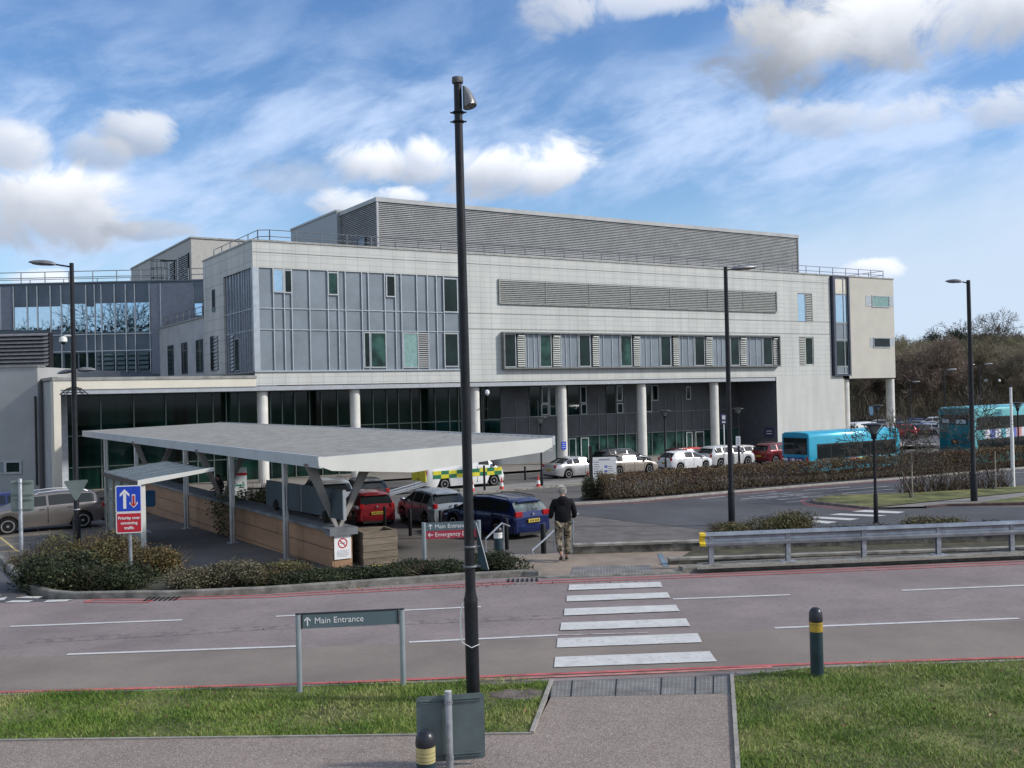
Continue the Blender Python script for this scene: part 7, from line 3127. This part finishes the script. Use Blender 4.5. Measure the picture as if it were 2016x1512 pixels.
m_laurel = leaf_mat('dark_laurel_leaf', [(.010, .016, .008), (.022, .034, .014), (.038, .052, .020), (.062, .075, .035)], .62, 1.6)
m_olive = leaf_mat('olive_shrub_leaf', [(.036, .038, .015), (.085, .085, .030), (.150, .135, .055), (.11, .075, .035)], .6, 1.3)
m_rust = leaf_mat('rusty_shrub_leaf', [(.036, .036, .015), (.085, .075, .028), (.155, .095, .038), (.12, .12, .048)], .6, 1.8)
m_pale = leaf_mat('pale_twiggy_shrub', [(.050, .048, .024), (.105, .095, .055), (.165, .15, .10), (.075, .088, .034)], .7, 1.5)
m_stem = leaf_mat('shrub_stem', [(.045, .034, .026), (.09, .068, .048), (.13, .105, .08)], .9, 2)


def shrub(name, label, c, rx, ry, h, n, size, m, seed, stems=420, cat='shrub', group=None, k=8, rot=0.0, stem_out=1.0):
    t = thing(name, label, cat, c, rot, group)
    leaves('foliage', lump(n, seed, rx, ry, h, k), size, m, t, aspect=.5, up=.3)
    if stems:
        B_ = lump(stems, seed + 1, rx * stem_out, ry * stem_out, h * 1.04, k, .9)
        A_ = B_ * [.35, .35, 0] + [0, 0, .02]
        sticks('stem', A_, B_, .012, .004, m_stem, t)
    return t


def gr(px, py):
    p = G(px, py, 0)
    return (p[0], p[1], gh(p[0], p[1]) + .06)


def sh_at(name, label, px, py_base, dep, wpx, hpx, m, seed, n=6500, size=.06, depth=.9, **k):
    """shrub centred on column px standing at distance dep; hpx = photograph row of its top"""
    p = D(px, py_base, dep)
    z0 = gh(p[0], dep)
    top = D(px, hpx, dep)[2]
    rx = wpx / 2 * dep / FPX
    return shrub(name, label, (p[0], dep, z0), rx, depth, max(.25, top - z0), n, size, m, seed, **k)


GS = 'shrubs massed on the bank at the left corner'
sh_at('evergreen_shrub', 'dark evergreen shrub at the very front of the left bank, against the kerb', 100, 1165, 22.2, 170, 1088, m_laurel, 101, 9000, .07, .8)
sh_at('evergreen_shrub', 'low dark evergreen shrub under the priority sign', 210, 1165, 21.9, 210, 1112, m_laurel, 102, 8000, .06, .6)
sh_at('olive_shrub', 'olive and rust coloured shrub round the foot of the left lamp post', 150, 1100, 25.4, 190, 1046, m_olive, 103, 10000, .06, 1.3)
sh_at('olive_shrub', 'feathery olive shrub to the right of the left lamp post', 215, 1100, 26.3, 150, 1040, m_rust, 104, 9000, .06, 1.1)
sh_at('rusty_shrub', 'brownish shrub between the priority sign and the paving', 305, 1130, 24.2, 120, 1076, m_rust, 105, 8000, .06, 1.0)
sh_at('twiggy_shrub', 'pale twiggy shrub at the left tip of the bank by the striped bay', 70, 1130, 25.5, 90, 1072, m_pale, 106, 5000, .05, 1.0)
sh_at('twiggy_shrub', 'pale dry low shrub right of the rounded dark ones', 385, 1160, 22.0, 110, 1114, m_pale, 107, 6000, .05, .7)
sh_at('twiggy_shrub', 'low olive shrub in the middle of the kerbside bed', 470, 1155, 22.3, 130, 1103, m_pale, 108, 6500, .05, .8)
sh_at('twiggy_shrub', 'low olive shrub before the second canopy post', 560, 1150, 22.5, 130, 1108, m_olive, 109, 6500, .05, .8)
sh_at('clipped_shrub', 'dark clipped low shrub before the wall end', 610, 1152, 22.3, 170, 1122, m_laurel, 110, 8000, .05, .7)
sh_at('clipped_shrub', 'dark clipped low shrub before the timber planter', 740, 1148, 22.6, 170, 1112, m_laurel, 111, 8500, .05, .7)
sh_at('clipped_shrub', 'dark clipped low shrub before the two-line sign', 850, 1142, 22.9, 150, 1103, m_laurel, 112, 8500, .05, .7)
sh_at('clipped_shrub', 'rounded dark shrub at the right end of the kerbside bed, behind the tall lamp', 975, 1135, 23.2, 125, 1088, m_laurel, 113, 9500, .05, .75)
# right side
def shL(name, label, px, py, wpx, ptop, m, seed, n=6000, size=.07, depth=.9, **k):
    b = L(px, py)
    rx = wpx / 2 * b[1] / FPX
    return shrub(name, label, b, rx, depth, D(px, ptop, b[1])[2] - b[2], n, size, m, seed, **k)


shL('olive_shrub', 'rounded olive shrub at the foot of the lamp post right of centre', 1545, 1048, 160, 1008, m_olive, 120, 9000, .07, 1.2)
shL('olive_shrub', 'low olive shrub just left of the rounded one beside the lamp post', 1440, 1052, 110, 1030, m_olive, 121, 5000, .06, 1.0)
shL('olive_shrub', 'low shrub behind the right half of the crash barrier', 1850, 1046, 150, 1017, m_olive, 122, 6000, .06, 1.0)
shL('olive_shrub', 'dim low shrub behind the barrier under the nearest lantern', 1700, 1062, 230, 1036, m_laurel, 123, 7000, .06, 1.0)
shL('olive_shrub', 'low shrub at the right edge behind the barrier', 1985, 1046, 140, 1026, m_laurel, 125, 5000, .06, 1.0)
shL('feathery_shrub', 'dark feathery conifer shrub at the left tip of the brown hedge', 1172, 982, 52, 930, leaf_mat('feathery_green', [(.018, .028, .012), (.045, .060, .025), (.09, .095, .05)], .6, 2), 126, 5000, .08, .7)
b = D(485, 985, 40)
shrub('evergreen_shrub', 'green shrub growing behind the wall beside the screen panels', (b[0], 40.5, fz(40)), 1.35, 1.2, D(485, 955, 40)[2] - fz(40), 7000, .10, leaf_mat('mid_green_leaf', [(.02, .035, .012), (.05, .072, .022), (.10, .12, .04)], .5, 2), 127)


# --- hedges
def hedge(label, pts, h, w, m, seed, dens=900, stemd=16, size=.06, lo=.42, name='hedge'):
    o = np.array(pts[0])
    t = thing(name, label, 'hedge', (o[0], o[1], fz(o[1]) + .1))
    r2_ = np.random.default_rng(seed)
    Ls, As, Bs = [], [], []
    for a, b in zip(pts[:-1], pts[1:]):
        a, b = np.array(a), np.array(b)
        ln = np.linalg.norm(b - a)
        d = (b - a) / ln
        nn = np.array([-d[1], d[0]])
        n = int(ln * dens)
        s = r2_.random(n) * ln
        wav = .10 * np.sin(s * 1.7 + seed) + .07 * np.sin(s * 4.3)
        zz = h * (lo + (1 - lo) * r2_.random(n) ** .6) + wav * .5 + r2_.normal(size=n) * .05
        low_ = r2_.random(n) < .22
        zz[low_] = h * r2_.random(low_.sum()) * lo * 1.2
        ww = w * (r2_.random(n) - .5) * (1 - .25 * (zz / h) ** 3) + r2_.normal(size=n) * .04
        P_ = a[None] + d[None] * s[:, None] + nn[None] * ww[:, None]
        Ls.append(np.column_stack([P_ - o[None], zz + (fz(0) * 0 + np.array([fz(y) for y in P_[:, 1]]) - fz(o[1]))]))
        n = int(ln * stemd)
        s = r2_.random(n) * ln
        ww = w * .55 * (r2_.random(n) - .5)
        P_ = a[None] + d[None] * s[:, None] + nn[None] * ww[:, None]
        zb_ = np.array([fz(y) for y in P_[:, 1]]) - fz(o[1])
        A_ = np.column_stack([P_ - o[None], zb_])
        for q in range(3):
            B_ = A_ + np.column_stack([r2_.normal(size=(n, 2)) * .16, np.full(n, h * .42) * r2_.uniform(.8, 1.1, n)])
            As.append(A_)
            Bs.append(B_)
            if q == 0:
                C_ = B_ + np.column_stack([r2_.normal(size=(n, 2)) * .18, h * .45 * r2_.uniform(.7, 1.1, n)])
                As.append(B_)
                Bs.append(C_)
    leaves('foliage', np.concatenate(Ls), size, m, t, aspect=.6)
    sticks('stem', np.concatenate(As), np.concatenate(Bs), .018, .008, m_stem, t)
    return t


m_beech = leaf_mat('brown_hedge_leaf', [(.085, .045, .032), (.155, .085, .055), (.14, .115, .055), (.20, .135, .08), (.08, .085, .038)], .7, .55, .6)
pa = [tuple(L(px, py)[:2] + np.array([.05, .75])) for px, py in ((1185, 989), (1250, 984), (1380, 972.5), (1579, 956), (1771, 941))]
hedge('long brown winter hedge along the inner road in front of the queue of cars', pa, 1.25, 1.0, m_beech, 3, 1500, 15, .075)
pb = [tuple(L(px, py)[:2] + np.array([.05, .75])) for px, py in ((1776, 940.5), (2016, 920), (2250, 900))]
hedge('brown hedge continuing to the right before the buses', pb, 1.32, 1.0, m_beech, 5, 1500, 15, .075)
pc = [tuple(L(px, py)[:2] + np.array([.0, .45])) for px, py in ((1780, 976), (1880, 970), (1990, 963))]
hedge('thin bare clipped hedge on the grass island behind the young trees', pc, 1.12, .75, leaf_mat('sparse_hedge_leaf', [(.045, .032, .024), (.08, .055, .040), (.12, .095, .06), (.06, .06, .03)], .8, .8, .6), 8, 330, 26, .07, .5)

# --- grass
def inside(P_, poly):
    x, y = P_[:, 0], P_[:, 1]
    c = np.zeros(len(P_), bool)
    n = len(poly)
    for i in range(n):
        x0, y0 = poly[i]
        x1, y1 = poly[(i + 1) % n]
        s = ((y0 > y) != (y1 > y)) & (x < (x1 - x0) * (y - y0) / (y1 - y0 + 1e-12) + x0)
        c ^= s
    return c


m_grass = leaf_mat('grass_blade', [(.045, .105, .012), (.10, .19, .022), (.17, .26, .045), (.30, .34, .10), (.40, .36, .18)], .65, .75, .60)
def grass(name, poly, x0, x1, y0, y1, dens, h, z, cut=None, w=.006):
    n = int((x1 - x0) * (y1 - y0) * dens)
    P_ = np.stack([rng.uniform(x0, x1, n), rng.uniform(y0, y1, n)], 1)
    P_ = P_[inside(P_, poly)]
    # patchy: thin out by slow noise
    v = np.sin(P_[:, 0] * 2.1 + 1.3 * np.sin(P_[:, 1] * 1.7)) * np.cos(P_[:, 1] * 2.9 + P_[:, 0])
    keep = rng.random(len(P_)) < .66 + .34 * v
    if cut is not None:
        for c, rr in cut:
            dd = np.hypot((P_[:, 0] - c[0]) / rr[0], (P_[:, 1] - c[1]) / rr[1])
            keep &= (dd > 1) | (rng.random(len(P_)) < .12)
    P_ = P_[keep]
    n = len(P_)
    v = v[keep]
    hh = h * (1 + .3 * v) * rng.uniform(.5, 1.35, n)
    a = rng.uniform(0, 2 * math.pi, n)
    s = np.stack([np.cos(a), np.sin(a), np.zeros(n)], 1) * (w * rng.uniform(.6, 1.3, n))[:, None]
    ln = np.stack([rng.normal(size=n) * .55, rng.normal(size=n) * .55, np.ones(n)], 1) * hh[:, None]
    B0 = np.column_stack([P_, np.full(n, z)])
    V = np.stack([B0 - s, B0 + s, B0 + ln], 1).reshape(-1, 3)
    return np_mesh(name, V, np.arange(3 * n).reshape(n, 3), m_grass, kind='stuff')


n = 420
P_ = np.stack([rng.uniform(-7, 8.5, n), rng.uniform(8.6, 15, n), np.full(n, .045)], 1)
P_ = P_[inside(P_, vl) | inside(P_, vr)]
leaves('fallen_leaves', P_, .055, leaf_mat('dead_leaf', [(.10, .06, .03), (.22, .14, .07), (.38, .32, .20)], .8, 2), kind='stuff')
P_ = np.stack([rng.uniform(-11, 3, 700), rng.uniform(21.0, 21.35, 700), np.full(700, .012)], 1)
leaves('gutter_litter', P_[rng.random(700) < .35], .05, MAT['dead_leaf'], kind='stuff')
cuts = [(G(1022, 1368), (.45, .26)), (G(985, 1346), (.5, .10))]
grass('grass', vl, -8, 1.2, 11.2, 14.3, 3800, .045, .006, cuts)
grass('grass', vr, 2.0, 8.5, 8.4, 15.2, 2900, .045, .006)
# ================================================================== people
def skin(name, pts, edges, m, parent=None, root=0, sub=2, smooth=True):
    """pts: list of (x, y, z, rx, ry); one continuous skinned surface"""
    me = bpy.data.meshes.new(name + '_graph')
    me.from_pydata([p[:3] for p in pts], edges, [])
    o = bpy.data.objects.new('tmp_graph', me)
    COL.objects.link(o)
    md = o.modifiers.new('s', 'SKIN')
    md.use_smooth_shade = True
    for i, v in enumerate(me.skin_vertices[0].data):
        v.radius = (pts[i][3], pts[i][4] if len(pts[i]) > 4 else pts[i][3])
        v.use_root = (i == root)
    sb = o.modifiers.new('u', 'SUBSURF')
    sb.levels = sub
    sb.render_levels = sub
    bpy.context.view_layer.update()
    em = bpy.data.meshes.new_from_object(o.evaluated_get(bpy.context.evaluated_depsgraph_get()))
    bpy.data.objects.remove(o)
    em.name = name
    em.materials.clear()
    em.materials.append(m)
    r2_ = bpy.data.objects.new(name, em)
    COL.objects.link(r2_)
    if parent:
        r2_.parent = parent
    return r2_


def camo():
    m = bpy.data.materials.new('camouflage_cloth')
    m.use_nodes = True
    nt = m.node_tree
    b = nt.nodes['Principled BSDF']
    b.inputs['Roughness'].default_value = .85
    t = nt.nodes.new('ShaderNodeTexCoord')
    nn = nt.nodes.new('ShaderNodeTexNoise')
    nn.inputs['Scale'].default_value = 7.5
    nn.inputs['Detail'].default_value = 2
    nn.inputs['Distortion'].default_value = 1.2
    nt.links.new(t.outputs['Object'], nn.inputs['Vector'])
    rp = nt.nodes.new('ShaderNodeValToRGB')
    rp.color_ramp.interpolation = 'CONSTANT'
    for i, (p, c) in enumerate(((0, (.018, .016, .013)), (.43, (.085, .060, .035)), (.50, (.26, .22, .16)), (.57, (.06, .065, .035)), (.63, (.32, .28, .22)))):
        if i >= len(rp.color_ramp.elements):
            rp.color_ramp.elements.new(p)
        rp.color_ramp.elements[i].position = p
        rp.color_ramp.elements[i].color = (*c, 1)
    nt.links.new(nn.outputs[0], rp.inputs[0])
    nt.links.new(rp.outputs[0], b.inputs['Base Color'])
    return m


m_skin = mat('skin', (.42, .25, .18), .55, var=.05, scale=8)
m_jacket = mat('black_jacket_cloth', (.009, .009, .011), .8, var=.3, scale=4, bump=.8, bscale=9, spec=.15)


def person(label, loc, rotz, jacket_m, trouser_m, hair_m, bag=True):
    J = dict(pel=(0, 0, .93), sp=(0, .0, 1.12), ch=(0, .0, 1.30), nk=(0, .03, 1.47), hd=(0, .065, 1.58), ht=(0, .08, 1.66))
    pts, ed, ix = [], [], {}

    def P(k, x, y, z, rx, ry=None, par=None):
        ix[k] = len(pts)
        pts.append((x, y, z, rx, ry or rx))
        if par is not None:
            ed.append((ix[par], ix[k]))
    P('pel', 0, 0, .93, .135, .105)
    P('sp', 0, .0, 1.10, .125, .095, 'pel')
    P('ch', 0, .0, 1.30, .15, .105, 'sp')
    P('nb', 0, .02, 1.43, .075, .065, 'ch')
    P('nk', 0, .04, 1.50, .052, .055, 'nb')
    P('h0', 0, .075, 1.565, .066, .082, 'nk')
    P('h1', 0, .085, 1.635, .074, .092, 'h0')
    P('h2', 0, .075, 1.70, .052, .064, 'h1')
    for s, n in ((1, 'r'), (-1, 'l')):
        back = s < 0
        P(n + 'hip', s * .095, .0, .88, .088, .092, 'pel')
        P(n + 'th', s * .10, .05 if not back else .02, .68, .075, .08, n + 'hip')
        P(n + 'kn', s * .10, .10 if not back else .04, .49, .055, .058, n + 'th')
        P(n + 'cf', s * .10, .06 if not back else -.10, .33, .054, .056, n + 'kn')
        P(n + 'an', s * .075, .03 if not back else -.20, .11 if not back else .20, .036, .04, n + 'cf')
        P(n + 'ball', s * .08, .13 if not back else -.15, .045 if not back else .085, .042, .034, n + 'an')
        P(n + 'toe', s * .085, .20 if not back else -.08, .035 if not back else .05, .032, .026, n + 'ball')
        P(n + 'sh', s * .175, -.0, 1.39, .062, .06, 'ch')
        P(n + 'ua', s * .235, -.02, 1.24, .047, .05, n + 'sh')
        P(n + 'el', s * .26, -.03, 1.10, .040, .042, n + 'ua')
        P(n + 'fa', s * .27, .09, 1.03, .036, .036, n + 'el')
        P(n + 'wr', s * .265, .20, 1.00, .024, .028, n + 'fa')
        P(n + 'pm', s * .262, .265, .99, .022, .036, n + 'wr')
        for k, (oz, ln) in enumerate(((.030, .066), (.011, .076), (-.009, .070), (-.027, .054))):
            a = n + 'f%d' % k
            P(a + 'a', s * .262, .305, .99 + oz, .0095, .0095, n + 'pm')
            P(a + 'b', s * .250, .305 + ln * .55, .985 + oz * .9, .0088, .0088, a + 'a')
            P(a + 'c', s * .222, .305 + ln * .60, .980 + oz * .8, .0078, .0078, a + 'b')
        P(n + 'ta', s * .240, .250, 1.025, .0115, .0115, n + 'pm')
        P(n + 'tb', s * .222, .290, 1.035, .0095, .0095, n + 'ta')
    body = skin('person', pts, ed, m_skin, None, 0)
    body.location = loc
    body.rotation_euler = (0, 0, rotz)
    tag(body, label, 'person')
    # face: nose, eyes, ears, mouth on the far side
    g = MB()
    g.ell((0, .178, 1.615), (.014, .018, .022), 8, 6)
    for s in (1, -1):
        g.ell((s * .077, .075, 1.62), (.010, .020, .030), 8, 6)
    g.build('nose_and_ears', m_skin, body, smooth=True)
    g = MB()
    for s in (1, -1):
        g.ell((s * .030, .163, 1.64), (.012, .008, .007), 8, 5)
    g.build('eye', m_signwhite, body, smooth=True)
    g = MB()
    g.ell((0, .163, 1.575), (.024, .006, .006), 8, 5)
    g.build('mouth', mat('lip', (.3, .1, .09), .6), body, smooth=True)
    # hair: short, tousled
    r2_ = np.random.default_rng(3)
    n = 2600
    d = r2_.normal(size=(n, 3))
    d /= np.linalg.norm(d, axis=1)[:, None]
    d = d[(d[:, 2] > -.55) & (d[:, 1] < .35 + .6 * d[:, 2])]
    Pn = np.array([0, .075, 1.645]) + d * np.array([.083, .098, .092])
    tip = Pn + d * .022 + r2_.normal(size=Pn.shape) * .008 + [0, 0, -.006]
    hb_ = MB()
    hb_.ell((0, .068, 1.648), (.080, .094, .088), 14, 10)
    hr = hb_.build('hair', hair_m, body, smooth=True)
    sticks('hair_strand', Pn, tip, .004, .0015, hair_m, hr)
    # jacket
    pts, ed, ix = [], [], {}
    P('pel', 0, -.005, .86, 0.209, 0.165)
    P('w', 0, -.005, 1.02, 0.209, 0.160, 'pel')
    P('sp', 0, -.01, 1.16, 0.209, 0.154, 'w')
    P('ch', 0, -.012, 1.32, 0.220, 0.149, 'sp')
    P('nb', 0, .01, 1.44, .105, .095, 'ch')
    P('nk', 0, .025, 1.495, .070, .075, 'nb')
    for s, n in ((1, 'r'), (-1, 'l')):
        P(n + 'sh', s * .195, -.005, 1.385, .080, .080, 'ch')
        P(n + 'ua', s * .25, -.025, 1.24, .072, .075, n + 'sh')
        P(n + 'el', s * .275, -.04, 1.10, .064, .066, n + 'ua')
        P(n + 'fa', s * .28, .08, 1.03, .056, .058, n + 'el')
        P(n + 'wr', s * .27, .185, 1.003, .044, .046, n + 'fa')
    jk = skin('jacket', pts, ed, jacket_m, body, 0)
    g = MB()
    g.ell((0, -.085, 1.44), (.13, .07, .085), 14, 8)
    g.ell((0, -.10, 1.38), (.10, .05, .08), 12, 8)
    g.build('hood', jacket_m, body, smooth=True)
    # trousers
    pts, ed, ix = [], [], {}
    P('pel', 0, 0, .93, .150, .125)
    for s, n in ((1, 'r'), (-1, 'l')):
        back = s < 0
        P(n + 'hip', s * .100, .0, .86, .108, .112, 'pel')
        P(n + 'th', s * .108, .05 if not back else .02, .68, .100, .102, n + 'hip')
        P(n + 'kn', s * .108, .10 if not back else .04, .49, .086, .088, n + 'th')
        P(n + 'cf', s * .108, .06 if not back else -.10, .33, .084, .086, n + 'kn')
        P(n + 'hem', s * .080, .03 if not back else -.185, .13 if not back else .20, .074, .078, n + 'cf')
    skin('trousers', pts, ed, trouser_m, body, 0)
    # shoes
    for s in (1, -1):
        back = s < 0
        pts, ed, ix = [], [], {}
        y0 = .0 if not back else -.235
        P('heel', s * .075, y0 - .005, .055 if not back else .13, .045, .042)
        P('mid', s * .08, y0 + .10, .050 if not back else .075, .046, .038, 'heel')
        P('toe', s * .085, y0 + .19, .042 if not back else .045, .044, .030, 'mid')
        skin('shoe', pts, ed, mat('brown_shoe', (.035, .022, .018), .6), body, 0, 2)
    if bag:
        g = MB()
        g.tube([(.235, .33, .995), (.40, .36, 1.04), (.43, .365, 1.05)], [.016, .016, .013], 10)
        o = g.build('rolled_paper', mat('pale_grey_roll', (.42, .43, .44), .6), smooth=True)
        M_ = Matrix.Translation(Vector(loc)) @ Matrix.Rotation(rotz, 4, 'Z')
        o.matrix_world = M_
        tag(o, 'pale rolled stick held in the right hand of the walking man', 'roll')
    return body


p = G(1110, 1104, .03)
person('grey haired man in a black hooded jacket and camouflage trousers walking away to the steps', (p[0], p[1], .03), R(4), m_jacket, camo(), mat('grey_hair', (.62, .60, .56), .8, var=.25, scale=30))
p = D(431, 960, 52)
person('figure in a dark coat standing by the entrance doors beyond the canopy posts', (p[0], 52, fz(52) + .02), R(150), mat('plum_black_coat', (.02, .014, .022), .8), mat('dark_trousers', (.015, .015, .018), .8), mat('dark_hair', (.02, .015, .012), .8), bag=False)
